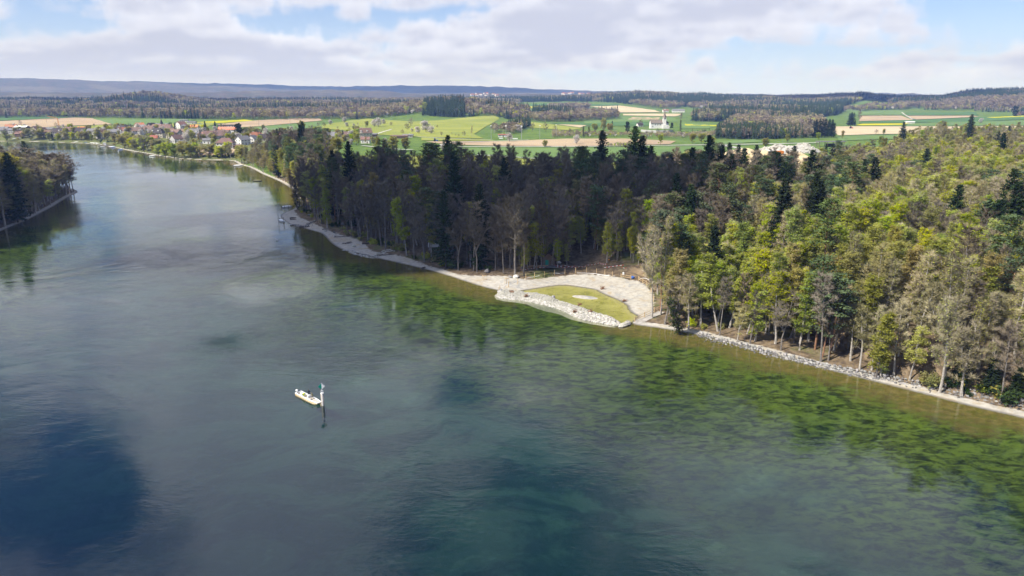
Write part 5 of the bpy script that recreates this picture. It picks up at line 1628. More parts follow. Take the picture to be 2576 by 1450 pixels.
# (px, py, ridge length, depth, eave, pitch, roof, wall, turn in degrees, hip, dormers, label)
G = 'houses of the village'
HOUSES = [
    (*c5(245, 205), 15, 10, 4, .7, 'red', 'timber_wall', 5, 0, 0, 'red-roofed farmhouse at the upstream end of the village'), (*c5(465, 215), 17, 10, 4.5, .35, 'white', 'timber_wall', 0, 0, 0, 'barn with a white roof at the upstream end of the village'),
    (*c5(340, 275), 17, 9, 4.5, .5, 'grey', 'grey_wall', 0, 0, 0, 'blue-grey house in front of the white-roofed barn'), (*c5(735, 260), 10, 9, 4, .9, 'brown', 'cream_wall', 90, 0, 0, 'cream gabled house behind the olive trees'),
    (*c5(885, 275), 9, 8, 4, .9, 'brown', 'white_wall', 80, 0, 0, 'small white gabled house beside a dark spruce'), (*c5(1265, 330), 16, 12, 5, .9, 'dark', 'white_wall', 8, 0, 1, 'big white house with dark roof beside the crane'), (*c5(960, 330), 14, 10, 4, .7, 'brown', 'cream_wall', 0, 0, 0, 'broad brown-roofed house near the upstream shore'),
    (*c5(1420, 290), 14, 10, 5, .8, 'brown', 'white_wall', 0, 0, 0, 'brown-roofed house right of the big dark-roofed house'), (*c5(1690, 310), 13, 10, 5, .9, 'dark', 'timber_wall', 5, 0, 0, 'dark timber house above the white blossom'), (*c5(1725, 280), 12, 9, 5, .8, 'orange', 'cream_wall', 0, 0, 0, 'orange-roofed house beside the dark timber house'),
    (*c5(1930, 350), 11, 10, 8, .5, 'grey', 'white_wall', 0, 0, 0, 'white terraced house with grey roof at the shore'), (*c5(2110, 370), 11, 10, 6, .9, 'brown', 'white_wall', 70, 0, 0, 'white gabled house right of the terraced house'), (*c5(2345, 310), 13, 9, 4, .7, 'grey', 'grey_wall', 12, 0, 0, 'grey-roofed long house behind the landing stage'),
    (*c5(2510, 240), 10, 9, 5, .7, 'dark', 'white_wall', 0, 0, 0, 'white house with dark roof on the upper village edge'), (*c5(2490, 285), 9, 8, 5, .8, 'rust', 'white_wall', 80, 0, 0, 'white house below the dark-roofed one on the village edge'), (*c5(440, 330), 12, 9, 3, .7, 'rust', 'timber_wall', 0, 0, 0, 'low rust-roofed house near the upstream shore'),
    (*c5(100, 260), 12, 9, 4, .8, 'grey', 'white_wall', 0, 0, 0, 'grey-roofed house at the left edge of the village'), (*c5(10, 270), 12, 9, 4, .7, 'grey', 'grey_wall', 0, 0, 0, 'grey house cut by the left edge of the picture'), (*c5(1030, 240), 12, 8, 3.5, .5, 'grey', 'white_wall', 0, 0, 0, 'low house with pale grey roof behind the crane'),
    (*c6(400, 180), 12, 10, 5, .8, 'orange', 'cream_wall', 60, 0, 0, 'orange-roofed farmhouse on the upper village street'), (*c6(520, 185), 16, 9, 4, .5, 'grey', 'grey_wall', 0, 0, 0, 'grey-roofed barn right of the orange farmhouse'), (*c6(630, 185), 11, 9, 5, .9, 'dark', 'timber_wall', 70, 0, 0, 'black gabled barn on the upper village street'),
    (*c6(780, 145), 30, 11, 4, .3, 'grey', 'timber_wall', 0, 0, 0, 'very long low grey farm shed'), (*c6(770, 225), 15, 11, 5, .8, 'rust', 'cream_wall', 0, 0, 0, 'rust-roofed house left of the village church turret'), (*c6(930, 230), 14, 11, 5, .8, 'brown', 'cream_wall', 0, 0, 0, 'brown-roofed house right of the village church turret'),
    (*c6(1215, 170), 13, 11, 6, .8, 'rust', 'white_wall', 65, 0, 0, 'white gabled house among the upper spruces'), (*c6(1310, 190), 10, 8, 5, .4, 'grey', 'grey_wall', 20, 0, 0, 'pale grey house right of the upper spruces'), (*c6(1480, 200), 12, 9, 4, .7, 'orange', 'cream_wall', 0, 0, 0, 'orange-roofed house at the upper middle of the village'),
    (*c6(2150, 265), 24, 10, 5, .6, 'orange', 'white_wall', 2, 0, 0, 'long white building with a bright orange roof'), (*c6(2200, 180), 12, 9, 5, .25, 'dark', 'white_wall', 0, 0, 0, 'flat white modern house above the orange roof'), (*c6(2030, 180), 10, 9, 5, .25, 'dark', 'white_wall', 0, 0, 0, 'white modern house left of the bright green tree'),
    (*c6(150, 290), 10, 9, 5, .9, 'red', 'cream_wall', 30, 0, 0, 'red-roofed house beside a small spruce'), (*c6(250, 290), 14, 10, 5, .8, 'rust', 'cream_wall', 0, 0, 2, 'rust-roofed village house with two dormers'), (*c6(340, 295), 13, 10, 5, .8, 'brown', 'white_wall', 5, 0, 0, 'brown-roofed house in the dense village middle'), (*c6(430, 285), 12, 10, 5, .8, 'brown', 'cream_wall', 0, 0, 0, 'second brown-roofed house in the dense village middle'),
    (*c6(285, 420), 11, 9, 5.5, 1.0, 'grey', 'white_wall', 75, 0, 0, 'tall white gabled house near the village lawn'), (*c6(755, 350), 17, 13, 6, .8, 'dark', 'cream_wall', 0, 1, 2, 'large hip-roofed inn with cream walls'), (*c6(960, 285), 14, 10, 4, .8, 'brown', 'grey_wall', 20, 0, 0, 'brown-roofed barn right of the inn'), (*c6(1030, 370), 9, 8, 4, .9, 'brown', 'cream_wall', 70, 0, 0, 'small cream gabled house right of the inn'),
    (*c6(1110, 320), 14, 10, 4, .8, 'brown', 'grey_wall', -20, 0, 0, 'brown-roofed barn with crooked roofline'), (*c6(1150, 445), 13, 10, 4, .8, 'brown', 'grey_wall', 55, 0, 0, 'chalet-like house above the lime willows'), (*c6(1215, 468), 7, 6, 3, .1, 'grey', 'white_wall', 0, 0, 0, 'white garage beside the chalet-like house'), (*c6(1470, 345), 17, 11, 5, .9, 'grey', 'white_wall', 3, 0, 3, 'white house with grey roof and many dormers'),
    (*c6(1310, 310), 14, 10, 4, .8, 'brown', 'grey_wall', -10, 0, 0, 'brown-roofed barn left of the house with dormers'), (*c6(1720, 370), 15, 10, 4, .7, 'rust', 'cream_wall', 10, 0, 0, 'rust-roofed house right of the dark spruce'), (*c6(1880, 380), 22, 13, 4, .8, 'brown', 'grey_wall', 25, 0, 0, 'huge brown barn roof below the orange-roofed building'), (*c6(2060, 325), 14, 10, 4, .7, 'brown', 'cream_wall', 0, 0, 0, 'brown-roofed house below the long orange roof'),
    (*c6(690, 420), 8, 7, 3.5, .8, 'red', 'white_wall', 10, 0, 0, 'little red-roofed house below the inn'), (*c6(2110, 565), 16, 11, 6, .7, 'brown', 'white_wall', 5, 1, 0, 'white chalet with a hipped brown roof by the garden field'), (*c6(2315, 560), 10, 6, 2.5, .3, 'brown', 'timber_wall', 0, 0, 0, 'low brown shed beside the white chalet'), (*c6(2440, 490), 12, 9, 5, .8, 'grey', 'white_wall', 60, 0, 0, 'white house with grey roof right of the huge evergreen'),
    (*c6(2545, 415), 10, 9, 4, .8, 'red', 'white_wall', 50, 0, 0, 'red-roofed house behind the white grey-roofed one'), (*c6(1740, 470), 8, 7, 3.5, .5, 'grey', 'white_wall', 0, 0, 0, 'small white garden house beside the lime tree'), (*c6(590, 250), 12, 10, 5, .8, 'brown', 'white_wall', 0, 0, 0, 'brown-roofed white house above the inn'), (*c6(60, 215), 11, 9, 5, .8, 'dark', 'white_wall', 60, 0, 0, 'white house with dark roof left of the dense village'),
    (*c2(60, 600), 12, 9, 4, .8, 'red', 'white_wall', 40, 0, 0, 'red-roofed white house in the eastern village'), (*c2(30, 645), 9, 8, 5, .9, 'grey', 'white_wall', 80, 0, 0, 'white gabled house with dark windows in the eastern village'), (*c2(165, 620), 16, 10, 3.5, .8, 'dark', 'cream_wall', 15, 0, 0, 'dark-roofed farm building in the eastern village'), (*c2(215, 605), 10, 9, 4, .8, 'brown', 'white_wall', 70, 0, 0, 'brown gabled house behind the dark-roofed farm'),
    (*c2(262, 610), 12, 9, 4, .8, 'rust', 'cream_wall', 10, 0, 0, 'rust-roofed house in the middle of the eastern village'), (*c2(350, 630), 9, 9, 4.5, .9, 'red', 'white_wall', 75, 0, 0, 'white gabled house with red roof in the eastern village'), (*c2(430, 615), 13, 10, 4, .8, 'rust', 'cream_wall', 5, 0, 2, 'broad rust-roofed house with dormers in the eastern village'), (*c2(515, 610), 12, 9, 4, .7, 'brown', 'cream_wall', 0, 0, 0, 'brown-roofed house at the end of the eastern village'),
    (*c2(712, 625), 8, 8, 4.5, .9, 'brown', 'white_wall', 80, 0, 0, 'white gabled house near the dark spruce'), (*c2(745, 605), 13, 10, 4, .8, 'grey', 'white_wall', 0, 0, 2, 'white house with grey roof near the dark spruce'), (*c2(818, 600), 10, 8, 4, .7, 'grey', 'white_wall', 10, 0, 0, 'grey-roofed white house left of the dark spruce'), (*c2(1065, 590), 18, 13, 6, .8, 'brown', 'cream_wall', 25, 0, 2, 'large farmhouse with a brown roof at the lane'),
    (*c2(1085, 640), 9, 8, 4, .6, 'rust', 'white_wall', 0, 0, 0, 'small white house in front of the large farmhouse'), (*c2(1145, 580), 12, 7, 3, .3, 'grey', 'timber_wall', 0, 0, 0, 'low grey shed right of the large farmhouse'), (*c2(1400, 595), 20, 7, 2.5, .3, 'brown', 'timber_wall', 0, 0, 0, 'long low brown shed on the meadow lane'), (*c2(1480, 585), 12, 7, 2.5, .3, 'grey', 'grey_wall', 0, 0, 0, 'grey shed at the end of the long brown shed'), (*c2(620, 670), 9, 7, 3, .5, 'rust', 'white_wall', 10, 0, 0, 'white garden house above the shaded wood'),
    (*c2(675, 610), 9, 8, 4, .8, 'rust', 'cream_wall', 60, 0, 0, 'rust gabled house right of the path'), (*c2(540, 600), 9, 8, 3.5, .7, 'brown', 'cream_wall', 0, 0, 0, 'brown house beside the tall pale tree'), (*c2(930, 590), 12, 9, 4, .7, 'brown', 'cream_wall', 20, 0, 0, 'brown-roofed house between the spruce and the large farmhouse'),
]
for (px, py, w, d, ev, pt, rf, wl, tr, hip, dm, lab) in HOUSES:
    house(px, py, w, d, ev, pt, rf, wl, math.radians(tr), bool(hip), lab, dormers=dm, group=G, storeys=2)
for px, py, lab in [(1000, 0, 0)]: pass
house(*c6(1270, 40), 14, 8, 3, .25, 'grey', 'white_wall', 0.1, label='low white farm shed on the upper meadow', group=G)
house(*c6(1430, 85), 14, 8, 3, .4, 'grey', 'white_wall', 0.0, label='grey-roofed farm on the rapeseed edge', group=G)
house(1674, 283, 16, 11, 5, .6, 'rust', 'white_wall', 0.1, label='white farmhouse on the slope behind the church', group='far farms')
house(1706, 283, 34, 14, 5, .5, 'grey', 'white_wall', -0.1, label='long grey-roofed farm barn behind the church', group='far farms')
house(2574, 291, 26, 14, 4, .7, 'dark', 'timber_wall', 0.2, label='dark farmhouse at the far right edge', group='far farms')
house(2288, 311.5, 15, 7, 3.2, .2, 'white', 'white_wall', 0.0, label='white barn among the right-hand fields', group='far farms', windows=False, chimneys=0)
house(1266, 345, 12, 6, 2.6, .2, 'red', 'white_wall', 0.0, label='white clubhouse with a red roof edge at the sports ground', cat='clubhouse', name='clubhouse')
house(1609, 319.5, 9, 7, 3.5, .8, 'dark', 'white_wall', 0.3, label='small white house with dark roof at the churchyard wall', group='far farms')
rng = random.Random(5)
for k in range(22):
    px = rng.uniform(1415, 1535); house(px, 230, rng.uniform(16, 30), 14, 7, .8, rng.choice(('red', 'rust', 'brown')), 'white_wall', rng.uniform(-0.6, 0.6), label='tiny red-roofed house of the village on the far ridge', group='houses of the ridge village', D=5480 + rng.uniform(-150, 140), windows=False, chimneys=0)
for k in range(14):
    px = rng.uniform(1185, 1270); house(px, 230, rng.uniform(16, 26), 14, 7, .8, rng.choice(('red', 'rust', 'brown')), 'white_wall', rng.uniform(-0.6, 0.6), label='tiny white house of the second village on the far slope', group='houses of the second ridge village', D=5300 + rng.uniform(-200, 140), windows=False, chimneys=0)


def near_house():
    hs = [o for o in COL.objects if o.get('group') == G]
    for t, look in GARDEN:
        h = min(hs, key=lambda o: (o.location - t.location).length)
        side = 'behind' if t.location.y > h.location.y + 4 else ('before' if t.location.y < h.location.y - 4 else 'beside')
        ws = h['label'].split()[:8]
        while ws[-1] in ('in', 'of', 'the', 'at', 'on', 'a', 'with', 'left', 'right', 'beside', 'behind', 'above', 'below', 'by', 'upper', 'bright', 'dense', 'dark', 'big', 'grey', 'among', 'near'): ws.pop()
        NUMBERED.append((t, '%s %s the %s' % (look, side, ' '.join(ws))))


near_house()


def village_turret():
    q = PT(*c6(840, 225))
    e = thing('church_turret', q, 0.2, 'small white church turret with a dark pointed roof in the village', 'church turret')
    m = MB(); m.box((0, 0, 4.5), (3.2, 3.2, 11)); m.build('tower', M['white_wall'], e)
    m = MB(); m.tube([(0, 0, 10), (0, 0, 10.6), (0, 0, 17)], [2.7, 2.3, 0.05], 4); m.build('spire', M['roof_dark'], e)


village_turret()


def church():
    q = P(1656.5, 316.5, 16.5)
    D0 = 1000.0
    x0 = (1656.5 - CX) / F_PX / 1.02 * D0
    z0 = CAM_Z - (316.3 - 241.4) / F_PX * D0 / 1.005
    e = thing('church', (x0, D0, z0), 0.06, 'white church with a slender brown spire on a walled mound', 'church')
    m = MB()
    m.box((-4.4, 0, 2.4), (16.2, 9.0, 7.2))
    for s in (-1, 1):
        pass
    m.add([(-12.5, -4.5, 6.0), (-12.5, 4.5, 6.0), (-12.5, 0, 10.2), (3.7, -4.5, 6.0), (3.7, 4.5, 6.0), (3.7, 0, 10.2)], [(0, 2, 1), (3, 4, 5), (0, 3, 5, 2), (1, 2, 5, 4)])
    m.build('nave_wall', M['white_wall'], e)
    m = MB()
    for s in (-1, 1):
        vs = [(-13.0, s * 5.1, 5.6), (3.6, s * 5.1, 5.6), (3.6, 0, 10.4), (-13.0, 0, 10.4)]
        vs += [(a, b, c + 0.3) for a, b, c in vs]
        m.add(vs, [(0, 1, 2, 3), (4, 7, 6, 5), (0, 4, 5, 1), (1, 5, 6, 2), (3, 2, 6, 7), (0, 3, 7, 4)])
    m.build('nave_roof', M['old_roof'], e)
    m = MB(); m.box((5.9, -3.4, 6.0), (4.3, 4.3, 14.4)); t = m.build('tower', M['white_wall'], e)
    for dx, dy in ((0, -1), (0, 1), (1, 0), (-1, 0)):
        m = MB(); m.box((5.9 + dx * 2.17, -3.4 + dy * 2.17, 11.9), (1.5 if dy else 0.1, 1.5 if dx else 0.1, 1.7)); m.build('belfry_window', M['pane'], t)
    m = MB(); m.tube([(5.9, -3.4, 13.15), (5.9, -3.4, 14.0), (5.9, -3.4, 16.2), (5.9, -3.4, 23.4)], [3.4, 2.6, 1.45, 0.08], 4)
    sp = m.build('spire', M['old_roof'], e)
    m = MB(); m.ball((5.9, -3.4, 23.9), 0.45, 8, 6); m.box((5.9, -3.4, 24.9), (0.16, 0.16, 1.4)); m.box((5.9, -3.4, 25.1), (0.8, 0.16, 0.16)); m.build('finial', M['white'], sp)
    m = MB(); m.box((8.6, 1.0, 2.2), (7.6, 7.0, 6.8)); m.build('chancel_wall', M['white_wall'], e)
    m = MB(); m.add([(3.9, -3.0, 5.5), (12.9, -3.0, 5.5), (12.9, 5.0, 5.5), (3.9, 5.0, 5.5), (5.4, 1.0, 8.9), (10.6, 1.0, 8.9)], [(0, 1, 5, 4), (1, 2, 5), (2, 3, 4, 5), (3, 0, 4), (3, 2, 1, 0)]); m.build('chancel_roof', M['roof_dark'], e)
    m = MB(); m.add([(3.6, -7.6, -1.2), (12.4, -7.6, -1.2), (12.4, -2.4, -1.2), (3.6, -2.4, -1.2), (3.6, -7.6, 4.6), (12.4, -7.6, 2.2), (12.4, -2.4, 3.0), (3.6, -2.4, 5.2)],
                    [(3, 2, 1, 0), (4, 5, 6, 7), (0, 1, 5, 4), (1, 2, 6, 5), (2, 3, 7, 6), (3, 0, 4, 7)]); m.build('sacristy', M['white_wall'], e)
    m = MB(); m.box((-9.8, -4.53, 1.6), (1.0, 0.1, 2.0)); m.tube([(-9.8, -4.59, 2.5), (-9.8, -4.49, 2.5)], 0.5, 8); m.build('door', M['timber_wall'], e)
    for xx in (-6.4, -3.0, 0.4):
        m = MB(); m.box((xx, -4.53, 3.9), (0.7, 0.1, 1.7)); m.build('window', M['pane'], e)
    m = MB(); m.box((9.9, -7.63, 1.3), (0.4, 0.1, 1.1)); m.build('window', M['pane'], e)
    # churchyard wall
    pts = [at_dist(p, D) for p, D in ((1612, 985), (1625, 972), (1650, 966), (1680, 968), (1692, 976))]
    m = MB()
    for a, b in zip(pts[:-1], pts[1:]):
        a, b = Vector((a[0], a[1], z0 - 3.6)), Vector((b[0], b[1], z0 - 3.6))
        m.beam(a, b, 0.7, 3.4)
    w = m.build('retaining_wall', M['grey_wall'])
    tag(w, 'long grey retaining wall below the white church', 'wall'); NUMBERED.append((w, w['label']))
    m = MB(); a, b = at_dist(1680, 1004), at_dist(1692, 1003); m.beam((a[0], a[1], z0 + 0.3), (b[0], b[1], z0 + 0.1), 1.4, 1.3)
    w = m.build('clipped_hedge', M['leaf_green']); tag(w, 'clipped dark hedge at the right end of the church', 'hedge'); NUMBERED.append((w, w['label']))


church()

# floodlight masts, poles, crane
for k, (px, py, h) in enumerate([(*c2(2260, 600), 15), (*c2(2398, 608), 16), (*c2(2545, 606), 15), (*c3(55, 560), 15), (*c3(201, 556), 14), (*c3(372, 552), 15), (*c3(525, 540), 15)]):
    q = PT(px, py)
    e = thing('floodlight_mast', q, 0, 'slim grey floodlight mast at the sports ground', 'light mast', 'floodlight masts of the sports ground')
    m = MB(); m.tube([(0, 0, -0.5), (0, 0, h)], [0.28, 0.14], 6); m.build('pole', M['steel'], e)
    m = MB(); m.box((0, -0.2, h), (1.8, 0.35, 0.6)); m.build('lamp', M['white'], e)
for px, py in (c2(85, 490), c2(380, 500), c5(965, 60), c2(1517, 478), c4(1977, 412)):
    q = PT(px, py)
    e = thing('utility_pole', q, 0, 'wooden utility pole standing in the fields', 'utility pole', 'utility poles in the fields')
    m = MB(); m.tube([(0, 0, -0.5), (0, 0, 12)], [0.2, 0.13], 6); m.build('pole', M['old_timber'], e)
    m = MB(); m.box((0, 0, 11.4), (1.8, 0.15, 0.15)); m.build('crossarm', M['old_timber'], e)
for px, py in (c2(2352, 602), c2(2458, 606), c2(2486, 606), c3(115, 557), c3(150, 558)):
    q = PT(px, py)
    o = MB(); o.box((0, 0, 0.9), (4.0, 0.15, 1.0)); o.box((-1.8, 0, 0.2), (0.12, 0.12, 0.6)); o.box((1.8, 0, 0.2), (0.12, 0.12, 0.6))
    o = o.build('sideline_board', M['white'], None, loc=q); tag(o, 'white board at the edge of the sports ground', 'board', 'white boards of the sports ground'); NUMBERED.append((o, o['label']))


def crane():
    q = PT(*c5(1245, 225))
    e = thing('tower_crane', q, 0.15, 'orange tower crane with folded jib above the upstream houses', 'crane')
    m = MB()
    H = 17.5
    for a in (-0.5, 0.5):
        for b in (-0.5, 0.5): m.beam((a, b, -0.5), (a - 1.6, b, H), 0.16)
    for k in range(12):
        t0, t1 = k / 12, (k + 1) / 12
        for b in (-0.5, 0.5): m.beam((-0.5 - 1.6 * t0, b, H * t0), (0.5 - 1.6 * t1, b, H * t1), 0.1)
    m.build('mast', M['orange'], e)
    m = MB(); m.beam((-1.6, 0, H), (-14, 0, H + 2.6), 0.3, 0.5); m.beam((-1.6, 0, H + 1.6), (-14, 0, H + 2.9), 0.14); m.build('jib', M['orange'], e)
    m = MB(); m.box((0.4, 0, H - 0.4), (2.2, 1.0, 1.2)); m.build('counterweight', M['grey_wall'], e)


crane()


# ------------------------------------------------------------------ quarry
def heap(name, px, py, w, d, h, mat, label, chips=0, seed=1, kind='heap'):
    q = PT(px, py)
    mb = MB(); n = 26
    idx = {}
    for j in range(n + 1):
        for i in range(n + 1):
            u, v = i / n * 2 - 1, j / n * 2 - 1
            r = math.hypot(u, v)
            prof = max(0.0, 1 - r ** 2.4)
            nz = float(fbm(np.array([u * 2.2 + seed]), np.array([v * 2.2 + seed]), seed, 3)[0])
            zz = h * prof * (0.85 + 0.6 * nz) - 0.4
            mb.v.append((u * w / 2, v * d / 2, zz))
    for j in range(n):
        for i in range(n):
            a = j * (n + 1) + i
            mb.f.append([a, a + 1, a + n + 2, a + n + 1]); mb.m.append(0)
    rng = random.Random(seed)
    o = mb.build(name, mat, None, smooth=not chips, loc=q)
    tag(o, label, kind); NUMBERED.append((o, label))
    if chips:
        c = MB()
        for _ in range(chips):
            k = rng.randrange(len(mb.v)); p = mb.v[k]
            if p[2] < 0: continue
            s = rng.uniform(0.4, 1.3)
            c.ball((p[0] + rng.uniform(-1, 1), p[1] + rng.uniform(-1, 1), p[2] + rng.uniform(-0.1, 0.5)), (s, s * rng.uniform(0.6, 1), s * rng.uniform(0.4, 0.8)), 5, 3, jitter=0.3, rng=rng)
        cc = c.build('stones', mat, o); cc['kind'] = 'stuff'
    return o


heap('sand_heap', 1716, 399, 34, 22, 4.2, M['sand'], 'smaller sand heap at the left end of the quarry', seed=3)
heap('sand_heap', 1880, 396, 66, 30, 7.5, M['sand'], 'long high sand heap in the middle of the quarry', seed=4)
heap('stone_heap', 1985, 383, 62, 34, 8.5, M['white_chips'], 'long heap of white broken stones behind the quarry trucks', 420, 5)


def truck(px, py, rot, label, body, s=1.0):
    q = PT(px, py)
    e = thing('dumper_truck', q, rot, label, 'truck', None, s)
    m = MB(); m.box((0, 0, 1.1), (8.0, 2.2, 0.4)); m.build('chassis', M['black'], e)
    m = MB(); m.box((3.1, 0, 2.3), (1.9, 2.4, 2.2), taper=0.93); m.build('cab', M['white'], e)
    m = MB(); m.box((4.03, 0, 2.75), (0.12, 2.0, 0.9)); m.build('windscreen', M['pane'], e)
    m = MB(); m.prism([(-4.2, -1.25), (1.8, -1.25), (1.8, 1.25), (-4.2, 1.25)], 1.35, 3.3); m.build('tipper', body, e)
    for x in (-3.0, -1.6, 2.9):
        for y in (-1.1, 1.1):
            m = MB(); m.tube([(x, y - 0.18, 0.55), (x, y + 0.18, 0.55)], 0.55, 10); m.build('wheel', M['black'], e)
    return e


truck(1962, 392, 0.3, 'orange and white quarry dumper beside the white stone heap', M['orange'], 1.25)
q = PT(1938, 392)
e = thing('site_container', q, 0.05, 'white site container beside the quarry dumper', 'container')
m = MB(); m.box((0, 0, 1.6), (17, 3.4, 3.6)); m.box((2.5, 0, 4.0), (9, 3.0, 1.4)); m.build('body', M['white'], e)
for k in range(4):
    m = MB(); m.box((-6 + k * 3.6, -1.72, 1.9), (1.4, 0.1, 1.0)); m.build('window', M['pane'], e)
q = PT(2088, 370)
e = thing('conveyor_shed', q, 0.0, 'open shed with a long flat grey roof right of the stone heap', 'shed')
m = MB(); m.box((0, 0, 5.2), (27, 7, 0.7)); m.build('roof', M['roof_grey'], e)
for x in (-12, -4, 4, 12):
    for y in (-3, 3):
        m = MB(); m.box((x, y, 2.2), (0.5, 0.5, 5.4)); m.build('post', M['old_timber'], e)
m = MB(); m.box((1, 1, 1.6), (9, 3, 3.2)); m.build('machine', M['black'], e)

# red and blue tractors in the fields
for px, py, mat, lab in ((2141, 324.5, 'red', 'red tractor at work on the pale field'), (1096, 357, 'blue', 'small dark tractor on the lane below the orchard')):
    q = PT(px, py)
    e = thing('tractor', q, 0.1, lab, 'tractor', None, 1.3)
    m = MB(); m.box((0.9, 0, 1.2), (2.0, 0.9, 0.9)); m.build('bonnet', M[mat], e)
    m = MB(); m.box((-0.7, 0, 1.9), (1.5, 1.5, 1.6), taper=0.85); m.build('cab', M['pane'], e)
    m = MB(); m.box((-0.7, 0, 2.75), (1.5, 1.5, 0.14)); m.build('roof', M[mat], e)
    for x, r in ((-0.9, 0.85), (1.5, 0.5)):
        for y in (-0.9, 0.9):
            m = MB(); m.tube([(x, y - 0.2, r), (x, y + 0.2, r)], r, 12); m.build('wheel', M['black'], e)


def car_mesh(col):
    parts = []
    m = MB(); m.box((0, 0, 0.62), (4.2, 1.75, 0.6), taper=0.95); parts.append(('body', m.mesh('body', M[col])))
    m = MB(); m.box((-0.15, 0, 1.18), (2.3, 1.6, 0.55), taper=0.78); parts.append(('cabin', m.mesh('cabin', M['pane'])))
    m = MB(); m.box((-0.15, 0, 1.47), (1.75, 1.22, 0.05)); parts.append(('roof', m.mesh('roof', M[col])))
    for x in (-1.3, 1.35):
        for y in (-0.8, 0.8):
            m = MB(); m.tube([(x, y - 0.1, 0.32), (x, y + 0.1, 0.32)], 0.32, 10); parts.append(('wheel', m.mesh('wheel', M['black'])))
    return parts


CARS = {c: car_mesh(c) for c in ('white', 'steel', 'blue', 'red')}
for px, py, c, lab, r in [(*c6(1515, 560), 'white', 'white car parked beside the village shore gardens', 0.1), (*c6(1570, 560), 'steel', 'silver car parked beside the white car', 0.1), (*c6(1632, 558), 'white', 'white car parked right of the silver car', 0.2),
                          (*c6(1960, 575), 'white', 'white car in front of the white chalet', 0.4), (*c6(1640, 470), 'blue', 'blue car beside the small garden house', 0.0), (*c5(300, 395), 'white', 'white car under the upstream shore trees', 0.0), (*c5(400, 390), 'white', 'second white car under the upstream shore trees', 0.3),
                          (*c6(1500, 75), 'steel', 'silver car on the upper farmyard', 0.3), (*c6(1580, 80), 'blue', 'blue car on the upper farmyard', 0.0)]:
    q = PT(px, py)
    e = thing('parked_car', q, r, lab, 'car', 'cars parked in the village')
    for nm, me in CARS[c]: link(nm, me, e)


# ------------------------------------------------------------------ boats
def rowing_boat(px, py, rot, label, cover, L=5.0, W=1.7, group=None, loc=None):
    x, y, _ = P(px, py) if loc is None else loc
    e = thing('moored_boat', (x, y, 0.0), rot, label, 'boat', group)
    m = MB(); n = 8
    for side in range(2):
        pass
    ring_lo, ring_hi = [], []
    for k in range(n + 1):
        t = k / n
        w = W / 2 * (min(1, 0.75 + t * 0.6) if t < 0.5 else (1 - ((t - 0.5) / 0.5) ** 2.2) + 0.02)
        ring_hi.append((L * (t - 0.5), w, 0.55 + 0.18 * t * t)); ring_lo.append((L * (t - 0.5) * 0.92, w * 0.72, -0.12))
    vs = []
    for r in (ring_lo, ring_hi): vs += [(a, b, c) for a, b, c in r] + [(a, -b, c) for a, b, c in r]
    k = n + 1
    fs = []
    for i in range(n):
        fs.append((i, i + 1, 2 * k + i + 1, 2 * k + i)); fs.append((k + i + 1, k + i, 3 * k + i, 3 * k + i + 1)); fs.append((i, k + i, k + i + 1, i + 1))
    fs.append((0, 2 * k, 3 * k, k))
    m.add(vs, fs); m.build('hull', M['white'] if cover != 'wood' else M['old_timber'], e)
    m = MB(); ridge = [(L * (i / n - 0.5), 0, 0.95 + 0.1 * math.sin(3.1 * i / n) - 0.25 * (abs(i / n - 0.5) * 2) ** 3) for i in range(n + 1)]
    vs = [(a, b + 0.06, c + 0.02) for a, b, c in ring_hi] + [(a, -b - 0.06, c + 0.02) for a, b, c in ring_hi] + ridge
    fs = []
    for i in range(n):
        fs.append((i, i + 1, 2 * k + i + 1, 2 * k + i)); fs.append((k + i + 1, k + i, 2 * k + i, 2 * k + i + 1))
    m.add(vs, fs); m.build('tarpaulin', M[cover if cover != 'wood' else 'olive_cloth'], e)
    m = MB(); m.box((-L / 2 - 0.15, 0, 0.65), (0.35, 0.35, 0.75)); m.box((-L / 2 - 0.2, 0, 0.1), (0.12, 0.12, 0.6)); m.build('outboard_motor', M['black'], e)
    return e


def pole(px, py, h, label, r=0.11):
    x, y, _ = P(px, py)
    m = MB(); m.tube([(0, 0, -2), (0, 0, h)], [r, r * 0.8], 7)
    o = m.build('mooring_pole', M['old_timber'], None, loc=(x, y, 0)); tag(o, label, 'mooring pole', 'mooring poles'); NUMBERED.append((o, label))


c5b = lambda x, y: (660.4 + x * .2685, 471.7 + y * .2685)
rowing_boat(*c5b(182, 320), -0.95, 'white boat under a pale tarpaulin moored at the beach tip', 'white', 6.2, 2.0)
rowing_boat(*c5b(228, 188), 0.35, 'white boat moored behind the beach tip', 'white', 5.2, 1.9)
pole(*c5b(152, 340), 4.6, 'tall dark pole left of the boat at the beach tip')
pole(*c5b(201, 338), 3.0, 'shorter pole at the bow of the boat at the beach tip')
pole(*c5b(211, 232), 4.2, 'tall pole beside the boat behind the beach tip')
pole(*c5b(245, 212), 2.6, 'short pole right of the boat behind the beach tip')
for x, y, c, r, lab in [(1580, 468, 'white', 0.1, 'white boat at the upstream village shore'), (1790, 476, 'blue', 0.1, 'blue-covered boat at the upstream village shore'), (1900, 484, 'white', 0.05, 'first of three white boats left of the landing stage'),
                        (1968, 490, 'white', 0.1, 'middle of three white boats left of the landing stage'), (2022, 494, 'white', 0.0, 'boat next to the landing stage, right of two white ones'), (2310, 562, 'white', 0.3, 'white boat right of the landing stage'),
                        (2338, 572, 'blue', 0.4, 'blue boat touching the white boat right of the landing stage'), (2487, 622, 'blue', 0.2, 'small blue boat moored alone below the landing stage')]:
    rowing_boat(*c5(x, y), r, lab, c, 6.0, 2.1, 'boats moored at the village')
rowing_boat(*c6(640, 727), 0.1, 'white boat moored off the village lawn', 'white', 6.4, 2.2)
rowing_boat(599, 418, 0.2, 'white covered boat at the village spit', 'white', 7.5, 2.4)
